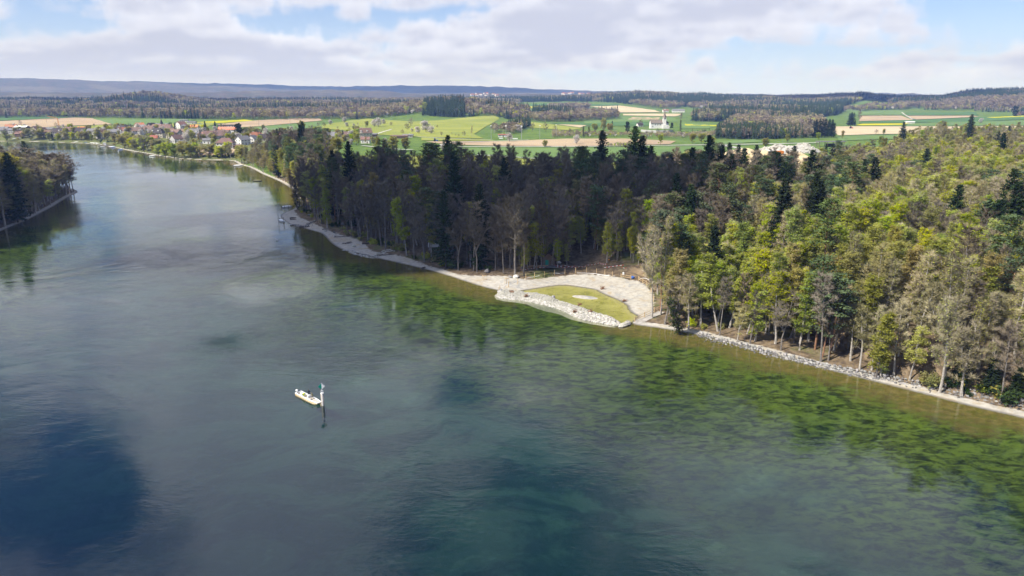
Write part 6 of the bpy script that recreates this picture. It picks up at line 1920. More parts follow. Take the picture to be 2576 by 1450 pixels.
rowing_boat(648, 456.5, 0.1, 'dark flat rowing boat off the village spit', 'wood', 6.0, 1.4)
x, y, _ = P(*c5(2440, 655))
m = MB(); m.ball((0, 0, 0.35), (0.6, 0.6, 0.7), 8, 6); o = m.build('mooring_buoy', M['white'], None, loc=(x, y, 0)); tag(o, 'white mooring buoy off the village shore', 'buoy'); NUMBERED.append((o, o['label']))


def landing_stage():
    x, y, _ = P(*c5(2130, 545))
    e = thing('landing_stage', (x, y, 0), 0.15, 'dark timber landing stage on piles with a white cabin', 'landing stage')
    m = MB(); m.box((4, 6, 0.9), (16, 5, 0.3)); m.build('deck', M['old_timber'], e)
    m = MB(); m.box((-1, 8, 2.2), (3, 3, 2.4)); m.box((-1, 8, 3.5), (3.4, 3.4, 0.25)); m.build('cabin', M['white'], e)
    for k in range(8):
        m = MB(); xx = -10 + k * 2.6; m.tube([(xx, 2.5 + (k % 2) * 4, -2), (xx, 2.5 + (k % 2) * 4, 3.4)], 0.16, 6); m.build('pile', M['old_timber'], e)
    x, y, _ = P(*c5(2130, 562))
    rowing_boat(0, 0, 0.05, 'grey motor boat lying at the landing stage', 'alu', 7.0, 2.3, None, (x, y - 1, 0))


landing_stage()


def swan():
    x, y, _ = P(1108 / 1.59, 964 / 1.59)
    e = thing('swan', (x, y, 0), 2.6, 'white swan on the water below the beach tip', 'swan')
    m = MB(); m.ball((0, 0, 0.16), (0.55, 0.27, 0.25), 10, 8); m.tube([(0.42, 0, 0.2), (0.6, 0, 0.45), (0.56, 0, 0.75), (0.7, 0, 0.92), (0.82, 0, 0.88)], [0.11, 0.07, 0.055, 0.07, 0.04], 7); m.tube([(-0.4, 0, 0.22), (-0.78, 0, 0.34)], [0.16, 0.02], 6)
    b = m.build('body', M['white'], e, smooth=True)
    for s in (-1, 1):
        m = MB(); m.ball((-0.08, s * 0.2, 0.27), (0.45, 0.09, 0.17), 8, 6); m.build('wing', M['white'], e, smooth=True)
    m = MB(); m.tube([(0.82, 0, 0.88), (0.96, 0, 0.83)], [0.035, 0.015], 6); m.build('beak', M['orange'], e)


swan()


# ------------------------------------------------------------------ the work boat, its crew and the channel mark
def channel_mark():
    x, y, _ = P(812.3, 1020)
    face = math.atan2(-x, y)
    e = thing('channel_marker', (x, y, 0), face * 0.9, 'channel mark on a thick pile: green and white diamond board over water', 'channel marker')
    m = MB(); m.tube([(0, 0, -5), (0, 0, 2.5)], [0.30, 0.29], 16); m.build('pile', M['bark_pale'], e, smooth=True)
    m = MB(); m.tube([(0, 0, 2.5), (0, 0, 2.58)], [0.32, 0.30], 16); m.build('cap', M['white'], e)
    m = MB(); m.tube([(0.02, -0.36, -0.5), (0.02, -0.36, 4.75)], 0.055, 8); m.box((0.02, -0.31, 1.2), (0.2, 0.2, 0.1)); m.box((0.02, -0.31, 2.2), (0.2, 0.2, 0.1)); m.build('sign_pole', M['white'], e)
    zc = 4.1
    for name, s, mt in (('green_panel', -1, 'sail_green'), ('white_panel', 1, 'white')):
        m = MB(); v = [(s * 0.02, -0.44, zc - 0.62), (s * 0.66, -0.44, zc), (s * 0.02, -0.44, zc + 0.62)]
        v += [(a, b + 0.04, c) for a, b, c in v]
        m.add(v, [(0, 1, 2), (5, 4, 3), (0, 3, 4, 1), (1, 4, 5, 2), (2, 5, 3, 0)]); m.build(name, M[mt], e)
    m = MB(); m.box((0.02, -0.44, 3.12), (0.46, 0.04, 0.32)); pl = m.build('number_plate', M['white'], e)
    m = MB()
    for a, b, w, h in ((0, 0.07, 0.16, 0.035), (0, -0.07, 0.16, 0.035), (-0.065, 0, 0.035, 0.14), (0.065, 0, 0.035, 0.14)): m.box((0.02 + a, -0.466, 3.12 + b), (w, 0.012, h))
    m.build('number_mark', M['black'], pl)
    return e


channel_mark()


def person(name, loc, rot, joints, label, top, legs, hair_mat, cap=None):
    """one continuous figure grown along its skeleton; joints in metres"""
    J = joints
    names = ['hip', 'waist', 'chest', 'neck', 'skull', 'shl', 'ell', 'wrl', 'pal', 'shr', 'elr', 'wrr', 'par', 'hil', 'knl', 'anl', 'tol', 'hir', 'knr', 'anr', 'tor']
    rad = dict(hip=.15, waist=.14, chest=.165, neck=.062, skull=.10, shl=.075, ell=.047, wrl=.032, pal=.04, shr=.075, elr=.047, wrr=.032, par=.04, hil=.095, knl=.062, anl=.045, tol=.04, hir=.095, knr=.062, anr=.045, tor=.04)
    E = [('hip', 'waist'), ('waist', 'chest'), ('chest', 'neck'), ('neck', 'skull'), ('chest', 'shl'), ('shl', 'ell'), ('ell', 'wrl'), ('wrl', 'pal'), ('chest', 'shr'), ('shr', 'elr'), ('elr', 'wrr'), ('wrr', 'par'),
         ('hip', 'hil'), ('hil', 'knl'), ('knl', 'anl'), ('anl', 'tol'), ('hip', 'hir'), ('hir', 'knr'), ('knr', 'anr'), ('anr', 'tor')]
    V = [Vector(J[n]) for n in names]; R = [rad[n] for n in names]; EE = [(names.index(a), names.index(b)) for a, b in E]
    cols = [0] * len(names)
    for s in 'lr':
        pa, wr = Vector(J['pa' + s]), Vector(J['wr' + s])
        d = (pa - wr).normalized(); side = d.orthogonal().normalized()
        for k, (off, ln) in enumerate(((-0.036, .065), (-0.013, .082), (0.012, .078), (0.035, .06))):
            a = pa + side * off + d * 0.02
            V += [a + d * 0.025, a + d * (0.025 + ln * 0.6), a + d * (0.02 + ln) + Vector((0, 0, -0.025))]; R += [.010, .009, .008]
            b = len(V) - 3
            EE += [(names.index('pa' + s), b), (b, b + 1), (b + 1, b + 2)]
        t = wr + d * 0.03
        V += [t + side * 0.05 + d * 0.03, t + side * 0.062 + d * 0.065]; R += [.011, .009]
        EE += [(names.index('pa' + s), len(V) - 2), (len(V) - 2, len(V) - 1)]
    me = bpy.data.meshes.new('body'); me.from_pydata([tuple(v) for v in V], EE, [])
    tmp = bpy.data.objects.new('body_skeleton', me); COL.objects.link(tmp)
    sk = tmp.modifiers.new('skin', 'SKIN'); tmp.modifiers.new('sub', 'SUBSURF').levels = 1
    for i, sv in enumerate(me.skin_vertices[0].data):
        sv.radius = (R[i], R[i]); sv.use_root = (i == 0)
    dg = bpy.context.evaluated_depsgraph_get()
    out = bpy.data.meshes.new_from_object(tmp.evaluated_get(dg))
    out.name = 'body'
    bpy.data.objects.remove(tmp)
    out.materials.clear()
    for mm in (M[top], M[legs], M['skin'], M['black']): out.materials.append(mm)
    segs = [(E[i], 0) for i in range(len(E))]
    mat_of = {('neck', 'skull'): 2, ('wrl', 'pal'): 2, ('wrr', 'par'): 2, ('hil', 'knl'): 1, ('knl', 'anl'): 1, ('hir', 'knr'): 1, ('knr', 'anr'): 1, ('hip', 'hil'): 1, ('hip', 'hir'): 1, ('anl', 'tol'): 3, ('anr', 'tor'): 3}
    for p in out.polygons:
        c = p.center; best = 9; bm_ = 0
        for (a, b) in E:
            A, Bv = Vector(J[a]), Vector(J[b]); ab = Bv - A
            t = max(0, min(1, (c - A).dot(ab) / max(ab.length_squared, 1e-9)))
            dd = (c - A - ab * t).length - rad[a] * 0.4
            if dd < best: best, bm_ = dd, mat_of.get((a, b), 0)
        p.material_index = bm_; p.use_smooth = True
    e = thing(name, loc, rot, label, 'person', None)
    link('body', out, e)
    sk, nk = Vector(J['skull']), Vector(J['neck'])
    up = (sk - nk).normalized(); q = up.to_track_quat('Z', 'Y').to_matrix()
    fwd = Vector((1, 0, 0)); fwd = (fwd - up * fwd.dot(up)).normalized(); sd = up.cross(fwd)
    hd = sk + up * 0.035
    m = MB(); m.ball(hd, (0.098, 0.08, 0.122), 14, 10, rot=Matrix((fwd, sd, up)).transposed())
    m.ball(hd + fwd * 0.10 - up * 0.012, (0.02, 0.014, 0.024), 6, 4); m.ball(hd + fwd * 0.088 - up * 0.062, (0.012, 0.028, 0.009), 6, 4)
    for s in (-1, 1): m.ball(hd + sd * 0.083 * s - up * 0.005, (0.02, 0.012, 0.03), 6, 4)
    h = m.build('head', M['skin'], e, smooth=True)
    m = MB()
    for s in (-1, 1): m.ball(hd + fwd * 0.086 + sd * 0.032 * s + up * 0.012, (0.012, 0.013, 0.01), 6, 4)
    m.build('eyes', M['black'], h)
    m = MB(); m.ball(hd + up * 0.03 - fwd * 0.018, (0.102, 0.09, 0.108), 12, 8, rot=Matrix((fwd, sd, up)).transposed()); m.build('hair', M[hair_mat], e, smooth=True)
    if cap:
        m = MB(); m.ball(hd + up * 0.06, (0.11, 0.098, 0.085), 12, 8, rot=Matrix((fwd, sd, up)).transposed()); m.box(hd + fwd * 0.13 + up * 0.06, (0.1, 0.14, 0.015)); m.build('cap', M[cap], e)
    return e


def work_boat():
    A, Bc, BR, BL = [Vector(P(*p, 0.75)) for p in ((739.8, 987.2), (759.6, 979.5), (808.8, 1007.7), (797.4, 1012.9))]
    st, bw = (A + Bc) / 2, (BR + BL) / 2
    ax = bw - st
    L = ax.length; rot = math.atan2(ax.y, ax.x)
    W = ((Bc - A).length + (BR - BL).length) / 2 * 0.92
    c = (st + bw) / 2
    e = thing('work_boat', (c.x, c.y, 0), rot, 'flat pale work boat with three people beside the channel mark', 'boat')
    hl, hw = L / 2, W / 2
    m = MB()
    prof = [(-hl, -0.25), (hl * 0.55, -0.25), (hl * 0.98, 0.38), (hl, 0.62), (-hl, 0.62)]
    # open pontoon: bottom, sides, transom and raked bow ramp
    def wd(x): return hw * (1.0 if x < hl * 0.45 else 1.0 - 0.36 * (x - hl * 0.45) / (hl * 0.55))
    n = len(prof)
    vs = [(x, -wd(x), z) for x, z in prof] + [(x, wd(x), z) for x, z in prof]
    m.add(vs, [list(range(n)), list(reversed(range(n, 2 * n))), (0, n, n + 1, 1), (1, n + 1, n + 2, 2), (2, n + 2, n + 3, 3), (4, 0 + n + 4, n, 0)])
    m.build('hull', M['hull'], e)
    m = MB()
    for s in (-1, 1):
        m.beam((-hl, s * (hw - 0.07), 0.68), (hl * 0.45, s * (hw - 0.07), 0.68), 0.22, 0.12)
        m.beam((hl * 0.45, s * (hw - 0.07), 0.683), (hl, s * (wd(hl) - 0.07), 0.683), 0.22, 0.12)
    m.beam((-hl + 0.06, -hw, 0.686), (-hl + 0.06, hw, 0.686), 0.16, 0.12); m.beam((hl - 0.06, -wd(hl), 0.686), (hl - 0.06, wd(hl), 0.686), 0.16, 0.12)
    m.build('gunwale', M['white'], e)
    m = MB(); m.prism([(hl * 0.08, -wd(0) + 0.18), (hl * 0.45, -wd(0) + 0.18), (hl - 0.14, -wd(hl) + 0.18), (hl - 0.14, wd(hl) - 0.18), (hl * 0.45, wd(0) - 0.18), (hl * 0.08, wd(0) - 0.18)], 0.50, 0.60); m.build('fore_deck', M['deck'], e)
    m = MB(); m.box((-hl * 0.46, 0, 0.10), (L * 0.53, W - 0.36, 0.08)); m.build('floor', M['deck'], e)
    m = MB(); m.box((-hl * 0.72, hw * 0.5, 0.42), (L * 0.16, W * 0.4, 0.5)); m.build('locker', M['white'], e)
    m = MB(); m.box((-hl * 0.50, 0.15, 0.38), (0.35, W * 0.75, 0.12)); m.build('thwart', M['alu'], e)
    m = MB(); m.box((-hl * 0.05, hw * 0.3, 0.62), (0.5, 0.7, 1.0), taper=0.85); m.box((-hl * 0.05 - 0.1, hw * 0.3, 1.15), (0.3, 0.6, 0.12)); m.build('console', M['white'], e)
    for s in (-1, 1):
        m = MB()
        m.tube([(-hl * 0.80, s * hw * 0.55, 0.15), (-hl * 0.80, s * hw * 0.55, 1.05), (-hl * 0.62, s * hw * 0.55, 1.05), (-hl * 0.62, s * hw * 0.55, 0.15)], 0.03, 6); m.build('rail', M['alu'], e)
    m = MB(); m.box((hl * 0.34, -0.12, 0.606), (0.42, 0.36, 0.015)); m.build('hatch', M['black'], e)
    # outboard
    m = MB(); m.ball((-hl - 0.28, -hw * 0.15, 1.05), (0.30, 0.24, 0.34), 10, 8); ob = m.build('outboard_motor', M['white'], e, smooth=True)
    m = MB(); m.box((-hl - 0.28, -hw * 0.15, 0.45), (0.22, 0.18, 0.9)); m.box((-hl - 0.30, -hw * 0.15, -0.2), (0.3, 0.08, 0.6)); m.build('leg', M['alu'], ob)
    m = MB(); m.tube([(hl - 0.1, 0.3, 0.6), (hl + 0.35, -0.05, 0.35), (hl + 0.9, -0.25, 0.06)], 0.03, 5); r = m.build('mooring_rope', M['timber'], e)
    e.scale = (1, 1, 0.72)
    Rz = Matrix.Rotation(rot, 3, 'Z')

    def at(x, y, z): v = Rz @ Vector((x, y, z)); return (c.x + v.x, c.y + v.y, z)
    stand = dict(hip=(0, 0, .94), waist=(.01, 0, 1.08), chest=(.05, 0, 1.33), neck=(.07, 0, 1.50), skull=(.10, 0, 1.61), shl=(.05, .19, 1.41), ell=(.12, .25, 1.15), wrl=(.34, .18, 1.10), pal=(.42, .15, 1.10), shr=(.05, -.19, 1.41), elr=(.10, -.26, 1.14), wrr=(.33, -.20, 1.06),
                 par=(.41, -.18, 1.06), hil=(0, .1, .90), knl=(.05, .12, .50), anl=(0, .13, .09), tol=(.17, .14, .04), hir=(0, -.1, .90), knr=(.04, -.13, .50), anr=(-.04, -.14, .09), tor=(.13, -.15, .04))
    person('person', at(-hl * 0.10, 0.55 - hw * 0.3, 0.11), rot + 2.6, stand, 'person in dark clothes standing at the middle of the boat', 'navy_cloth', 'navy_cloth', 'hair')
    bend = dict(hip=(-.12, 0, .66), waist=(.02, 0, .76), chest=(.26, 0, .88), neck=(.44, 0, .92), skull=(.56, 0, .93), shl=(.30, .19, .92), ell=(.40, .25, .66), wrl=(.55, .18, .48), pal=(.62, .15, .44), shr=(.30, -.19, .92), elr=(.42, -.25, .66), wrr=(.58, -.16, .48), par=(.65, -.13, .44),
                hil=(-.12, .1, .63), knl=(.20, .15, .45), anl=(-.08, .15, .09), tol=(.09, .16, .04), hir=(-.12, -.1, .63), knr=(.20, -.15, .45), anr=(-.04, -.15, .09), tor=(.13, -.16, .04))
    person('person', at(-hl * 0.40, -hw * 0.35, 0.11), rot + 0.1, bend, 'person in a bright yellow jacket crouching at the side of the boat', 'hi_vis', 'navy_cloth', 'hair')
    kneel = dict(hip=(0, 0, .48), waist=(.04, 0, .61), chest=(.15, 0, .85), neck=(.22, 0, 1.01), skull=(.27, 0, 1.11), shl=(.16, .19, .93), ell=(.26, .25, .68), wrl=(.45, .17, .58), pal=(.52, .14, .56), shr=(.16, -.19, .93), elr=(.25, -.25, .68), wrr=(.44, -.18, .56), par=(.51, -.15, .53),
                 hil=(0, .1, .44), knl=(.36, .13, .40), anl=(.28, .14, .09), tol=(.44, .15, .04), hir=(0, -.1, .44), knr=(.12, -.14, .09), anr=(-.27, -.14, .08), tor=(-.40, -.14, .03))
    person('person', at(hl * 0.30, hw * 0.34, 0.435), rot + 3.3, kneel, 'person in olive clothes kneeling on the fore deck', 'olive_cloth', 'navy_cloth', 'hair', 'olive_cloth')


work_boat()


# ------------------------------------------------------------------ stones: the white dam, breakwaters, the bank wall
def stone_meshes(name, mat, n=6, seed=3, flat=0.65):
    res = []
    rng = random.Random(seed)
    for k in range(n):
        m = MB(); m.ball((0, 0, 0), (1.0, rng.uniform(0.65, 0.95), rng.uniform(flat * 0.8, flat * 1.2)), 6, 4, jitter=0.22, rng=rng)
        res.append(m.mesh(name, mat))
    return res


ST_WHITE = stone_meshes('stone', M['stone'], 6, 3)
ST_GREY = stone_meshes('stone', M['stone_grey'], 6, 4, 0.8)


def put_stone(lst, parent, p, s, rng):
    o = link('stone', rng.choice(lst), parent, p, (rng.uniform(-0.4, 0.4), rng.uniform(-0.4, 0.4), rng.uniform(0, 6.28)), s)
    return o


def loose_stones(parent, pts, sizes, mat, seed):
    rng = random.Random(seed); m = MB()
    for p, s in zip(pts, sizes): m.ball(p, (s, s * rng.uniform(0.6, 0.95), s * rng.uniform(0.45, 0.7)), 5, 3, jitter=0.25, rng=rng)
    o = m.build('loose_stones', mat, parent); o['kind'] = 'stuff'


DAM_OUT = [(1245, 745), (1253, 752), (1316, 757), (1361, 767), (1409, 779), (1449, 801), (1488, 810), (1546, 821), (1563, 820.5)]
DAM_IN = [(1560, 814), (1553, 808), (1490, 785), (1458, 776), (1419, 763), (1396, 752), (1379, 746), (1351, 741), (1312, 737), (1265, 733), (1252, 738)]


def stone_dam():
    poly = smooth_line(np.vstack([P2(DAM_OUT + DAM_IN), P2(DAM_OUT[:1])]), 1)
    lo, hi = poly.min(0), poly.max(0)
    e = thing('stone_dam', (0, 0, 0), 0, 'low dam of pale stones between the river and the bay', 'dam')
    ring = np.vstack([poly, poly[:1]])

    def hgt(x, y):
        d = line_dist(ring, x, y)
        return np.minimum(1.0, 0.62 * d) * (0.9 + 0.5 * fbm(x / 2.2, y / 2.2, 77, 2))
    step = 0.5
    xs, ys = np.arange(lo[0], hi[0], step), np.arange(lo[1], hi[1], step)
    gx, gy = np.meshgrid(xs, ys); ins = inside(poly, gx, gy)
    dd = line_dist(ring, gx.ravel(), gy.ravel()).reshape(gx.shape)
    gz = np.where(ins, hgt(gx, gy), -1.3 * dd)
    ins = ins | (dd < 1.2)
    m = MB(); nx = len(xs)
    m.v = [(float(a), float(b), float(c)) for a, b, c in zip(gx.ravel(), gy.ravel(), gz.ravel())]
    for j in range(len(ys) - 1):
        for i in range(nx - 1):
            if ins[j, i] or ins[j, i + 1] or ins[j + 1, i] or ins[j + 1, i + 1]:
                a = j * nx + i; m.f.append([a, a + 1, a + nx + 1, a + nx]); m.m.append(0)
    m.build('core', M['stone'], e)
    rng = random.Random(12); pts = []
    while len(pts) < 2400:
        x, y = rng.uniform(lo[0], hi[0]), rng.uniform(lo[1], hi[1])
        if inside(poly, np.array([x]), np.array([y]))[0]: pts.append((x, y))
    a = np.array(pts); z = hgt(a[:, 0], a[:, 1])
    big = sorted(range(len(pts)), key=lambda i: a[i, 1] + rng.random() * 12)[:290]
    for i in big: put_stone(ST_WHITE, e, (a[i, 0], a[i, 1], z[i] + 0.02), rng.uniform(0.22, 0.44), rng)
    bs = set(big); rest = [i for i in range(len(pts)) if i not in bs]
    loose_stones(e, [(a[i, 0], a[i, 1], z[i] + 0.02) for i in rest], [rng.uniform(0.14, 0.32) for _ in rest], M['stone'], 5)


stone_dam()
c6b = lambda x, y: (1195 + x * .19525, 597.5 + y * .19525)


def block(px, py, s, label, lst=ST_WHITE, name='boulder', flat=(1, 1, 1), zoff=0.3):
    q = PT(px, py)
    o = link(name, lst[int(px * 7) % len(lst)], None, (q[0], q[1], q[2] + s * zoff), (0.1, 0.05, px), (s * flat[0], s * flat[1], s * flat[2]))
    tag(o, label, 'boulder'); NUMBERED.append((o, label)); return o


block(*c6b(1912, 1146), 1.5, 'big pale block at the right end of the stone dam', flat=(1.4, 0.8, 0.7), zoff=0.15)
block(*c6b(1965, 1112), 1.4, 'big pale block across the gap from the stone dam', flat=(1.4, 0.8, 0.7), zoff=0.15)
block(*c6b(330, 712), 1.3, 'grey block at the left end of the stone dam', ST_GREY, zoff=0.2)
block(*c6b(530, 520), 1.1, 'pale round boulder at the wood edge left of the bay')
block(*c6b(1005, 800), 0.8, 'boulder standing on the inner edge of the dam', ST_GREY, zoff=0.9)
block(*c5b(590, 412), 0.85, 'white boulder on the upper beach')
block(*c5b(672, 427), 0.9, 'grey boulder right of the white boulder on the upper beach', ST_GREY)
block(*c5b(855, 557), 0.8, 'pale boulder above the stone breakwater')
block(*c5b(750, 352), 1.0, 'grey boulder under the trees of the upper beach', ST_GREY)
block(*c5b(680, 456), 0.6, 'small white boulder in the middle of the upper beach')
block(*c6b(455, 515), 0.9, 'flat grey boulder beside the planting frame', ST_GREY, flat=(1.4, 1, 0.5))
block(*c6b(160, 450), 1.2, 'dark grey boulder at the wood edge behind the planting frame', ST_GREY)


def stone_row(name, label, line, width, n, s, lst, mat, n_loose=0, rows=1, zlift=0.0, height=0.0):
    e = thing(name, (0, 0, 0), 0, label, 'stone wall' if 'wall' in name else 'breakwater')
    line = np.array(line); seg = np.hypot(*np.diff(line, axis=0).T); cum = np.concatenate([[0], np.cumsum(seg)])
    rng = random.Random(int(cum[-1] * 10)); px_, lp = [], []
    k = 0
    per = int(math.ceil(n / rows))
    for r in range(rows):
        for i in range(per):
            t = (i + 0.5 * (r % 2) + rng.uniform(-0.25, 0.25)) / per * cum[-1]
            x = np.interp(t, cum, line[:, 0]); y = np.interp(t, cum, line[:, 1])
            d = np.array([np.interp(t + 1, cum, line[:, 0]) - np.interp(t - 1, cum, line[:, 0]), np.interp(t + 1, cum, line[:, 1]) - np.interp(t - 1, cum, line[:, 1])]); d /= np.hypot(*d) + 1e-9
            nrm = np.array([-d[1], d[0]])
            off = (r / max(1, rows - 1) - 0.5) * width if rows > 1 else rng.uniform(-0.5, 0.5) * width
            off += rng.uniform(-0.18, 0.18) * width
            x += nrm[0] * off; y += nrm[1] * off
            z = max(HT1(x, y), -0.1) + zlift + height * (r / max(1, rows - 1) if rows > 1 else rng.random())
            if 'wall' in name and float(vnoise(np.array([t / 5.0]), np.array([3.3]), 5)[0]) < -0.18: z -= 0.2
            o = put_stone(lst, e, (x, y, z), s * rng.uniform(0.5, 1.45), rng)
            o.rotation_euler = (rng.uniform(-0.25, 0.25), rng.uniform(-0.25, 0.25), math.atan2(d[1], d[0]) + rng.uniform(-0.3, 0.3))
    lp, ls = [], []
    for _ in range(n_loose):
        t = rng.uniform(0, cum[-1]); x = np.interp(t, cum, line[:, 0]) + rng.gauss(0, width * 0.7); y = np.interp(t, cum, line[:, 1]) + rng.gauss(0, width * 0.7)
        lp.append((x, y, max(HT1(x, y), -0.05) + 0.05)); ls.append(rng.uniform(0.12, 0.34))
    if lp: loose_stones(e, lp, ls, mat, 9)


WALL_PX = [(1755, 840), (1799, 857), (1872, 872), (1927, 889), (2000, 905), (2073, 923), (2146, 937), (2256, 959), (2311, 968), (2438, 992), (2511, 1010), (2600, 1026)]
wl = np.array([PT(*p)[:2] for p in WALL_PX])
stone_row('stone_wall', 'broken wall of grey stone blocks along the wooded bank', wl, 1.6, 297, 0.36, ST_GREY, M['stone_grey'], 420, 3, 0.02, 0.35)
stone_row('breakwater', 'V-shaped row of white stones off the middle of the beach', [P(*c5b(x, y))[:2] for x, y in ((830, 606), (900, 628), (980, 648), (1045, 660), (1090, 640), (1150, 622), (1215, 612))], 1.3, 130, 0.33, ST_WHITE, M['stone'], 160, 2, 0.15, 0.3)
stone_row('breakwater', 'short rough stone groyne below the beach tip', [P(*c5b(x, y))[:2] for x, y in ((270, 358), (330, 360), (400, 378), (450, 345), (500, 335))], 1.6, 60, 0.36, ST_GREY, M['stone_grey'], 120, 1, 0.1, 0.25)
stone_row('breakwater', 'thin line of white stones along the beach edge', [PT(*c5b(x, y))[:2] for x, y in ((755, 588), (800, 590), (860, 598))], 0.6, 34, 0.24, ST_WHITE, M['stone'], 60, 1, 0.06, 0.05)
M['path_soil'] = field_mat('path_soil', (0.17, 0.12, 0.075, 1), (0.25, 0.19, 0.12, 1), sc=0.4)
ribbon('gravel_path', [c6b(x, y) for x, y in ((2075, 1112), (2180, 1066), (2290, 1010), (2400, 962))], 2.2, M["white_chips"], -0.12)
ribbon('forest_path', [c6b(x, y) for x, y in ((2030, 420), (2120, 450), (2230, 500), (2360, 545))], 2.2, M['path_soil'], -0.08)


# ------------------------------------------------------------------ fences and small things of the bay
def fence_post(px, py, label, h=1.75):
    q = PT(px, py)
    m = MB(); m.tube([(0, 0, -0.4), (0, 0, h), (0, 0, h + 0.05)], [0.10, 0.095, 0.06], 8)
    o = m.build('fence_post', M['timber'], None, loc=q); tag(o, label, 'fence post', 'single posts round the bay'); NUMBERED.append((o, label))


for (x, y), lab in zip([(307, 715), (320, 690), (432, 642), (551, 602), (655, 543), (767, 524), (895, 508), (1024, 487), (1158, 470), (1296, 459), (1436, 452), (1565, 468), (1672, 484), (1768, 508)],
                       ['pale post standing at the tip of the stone dam', 'taller pale post just behind the dam tip', 'pale post low on the beach left of the bay', 'pale post halfway up the beach left of the bay', 'pale post beside the slender bare tree', 'pale post right of the slender bare tree',
                        'pale post below the woodpile', 'pale post between woodpile and hut', 'tallest-looking pale post below the hut', 'pale post right of the hut', 'pale post at the top middle of the bay', 'pale post below the red and white bar', 'pale post right of the red and white bar', 'last single post before the short rail fence']):
    fence_post(*c6b(x, y), lab)


def rail_fence(pts, label, h=1.35, rails=(0.55, 1.15)):
    P3 = [Vector(PT(*c6b(*p))) for p in pts]
    e = thing('rail_fence', tuple(P3[0]), 0, label, 'fence')
    o = P3[0]
    for p in P3:
        m = MB(); m.tube([p - o + Vector((0, 0, -0.4)), p - o + Vector((0, 0, h + 0.2))], 0.10, 8); m.build('post', M['timber'], e)
    for a, b in zip(P3[:-1], P3[1:]):
        for z in rails:
            m = MB(); m.tube([a - o + Vector((0, -0.09, z)), b - o + Vector((0, -0.09, z))], 0.065, 6); m.build('rail', M['timber'], e)


rail_fence([(1880, 522), (2008, 546)], 'short two-rail fence at the top of the bay slope')
rail_fence([(2107, 560), (2160, 592), (2207, 622), (2255, 655), (2268, 705), (2282, 760), (2300, 830)], 'rail fence running down the right side of the bay')
rail_fence([(2405, 925), (2310, 970), (2183, 1030), (2058, 1088)], 'rail fence beside the white gravel path')


def pipe(pts, label, mat='white', r=0.07, z=0.06):
    P3 = [Vector(PT(*c6b(*p))) + Vector((0, 0, z)) for p in pts]
    m = MB(); m.tube(P3, r, 6); o = m.build('drain_pipe', M[mat]); tag(o, label, 'pipe', 'white pipes round the bay'); NUMBERED.append((o, label))


pipe([(372, 638), (400, 612), (480, 588), (560, 566), (615, 542)], 'white pipe lying on the beach left of the bay')
pipe([(640, 535), (700, 522), (770, 510), (830, 497)], 'white pipe beside the slender bare tree')
pipe([(1010, 465), (1090, 466), (1160, 462)], 'short white pipe below the hut')
pipe([(1310, 462), (1400, 462), (1490, 466), (1560, 470)], 'white pipe along the top of the bay')
pipe([(1560, 472), (1640, 488), (1725, 498)], 'white pipe below the red and white bar')
pipe([(2110, 545), (2160, 528), (2200, 530), (2245, 552)], 'white pipe bent over the fence corner')


def tape(pts, label, z=0.8, w=0.09):
    P3 = [Vector(PT(*c6b(*p))) + Vector((0, 0, z)) for p in pts]
    m = MB(); k = 0
    for a, b in zip(P3[:-1], P3[1:]):
        n = max(1, int((b - a).length / 0.55))
        for i in range(n):
            p, q = a.lerp(b, i / n), a.lerp(b, (i + 1) / n)
            sag = lambda t: -0.25 * 4 * t * (1 - t)
            p = p + Vector((0, 0, sag(i / n))); q = q + Vector((0, 0, sag((i + 1) / n)))
            m.add([tuple(p), tuple(q), tuple(q + Vector((0, 0, w))), tuple(p + Vector((0, 0, w)))], [(0, 1, 2, 3)], k % 2); k += 1
    o = m.build('barrier_tape', [M['red'], M['white']]); tag(o, label, 'barrier tape', 'barrier tapes round the bay'); NUMBERED.append((o, label))


tape([(580, 450), (700, 432), (800, 414), (920, 412), (1095, 410), (1210, 412), (1350, 410), (1450, 388), (1600, 360)], 'longest red and white barrier tape, from the pale trees past the hut')
tape([(1030, 390), (1150, 395), (1290, 400)], 'short barrier tape in front of the hut')
tape([(1600, 352), (1700, 372), (1700, 385), (1600, 365)], 'doubled barrier tape between trees behind the bay')
tape([(1880, 412), (1950, 425)], 'short barrier tape between two trunks above the short fence')
a, b = Vector(PT(*c6b(1665, 412))), Vector(PT(*c6b(1915, 398)))
e = thing('barrier_bar', tuple(a), 0, 'red and white striped bar leaning on trees behind the bay', 'barrier')
for k in range(10):
    m = MB(); p, q = (b - a) * (k / 10), (b - a) * ((k + 1) / 10); m.tube([p + Vector((0, 0, 0.6 + 0.05 * k)), q + Vector((0, 0, 0.65 + 0.05 * k))], 0.075, 8); m.build('stripe', M['red' if k % 2 else 'white'], e)


def planting_frame(px, py, label, s=1.0):
    q = PT(px, py)
    e = thing('planting_frame', q, 0.4, label, 'planting frame', 'timber frames round young trees', s)
    for k in range(3):
        a = k * 2.094
        m = MB(); m.tube([(math.cos(a) * 0.75, math.sin(a) * 0.75, -0.3), (math.cos(a) * 0.75, math.sin(a) * 0.75, 1.7)], 0.05, 6); m.build('post', M['timber'], e)
        b = a + 2.094
        m = MB(); m.beam((math.cos(a) * 0.75, math.sin(a) * 0.75, 1.6), (math.cos(b) * 0.75, math.sin(b) * 0.75, 1.6), 0.05, 0.12); m.build('rail', M['timber'], e)
    m = MB(); m.tube([(0, 0, -0.2), (0.05, 0, 2.0), (0.0, 0.05, 3.4)], [0.03, 0.02, 0.006], 5)
    rng = random.Random(int(px))
    for _ in range(14):
        z = rng.uniform(1.2, 3.2); twig(m, Vector((0.02, 0, z)), Vector((rng.gauss(0, 1), rng.gauss(0, 1), 1)), 0.7, 0.03)
    m.build('sapling', M['bark_grey'], e)


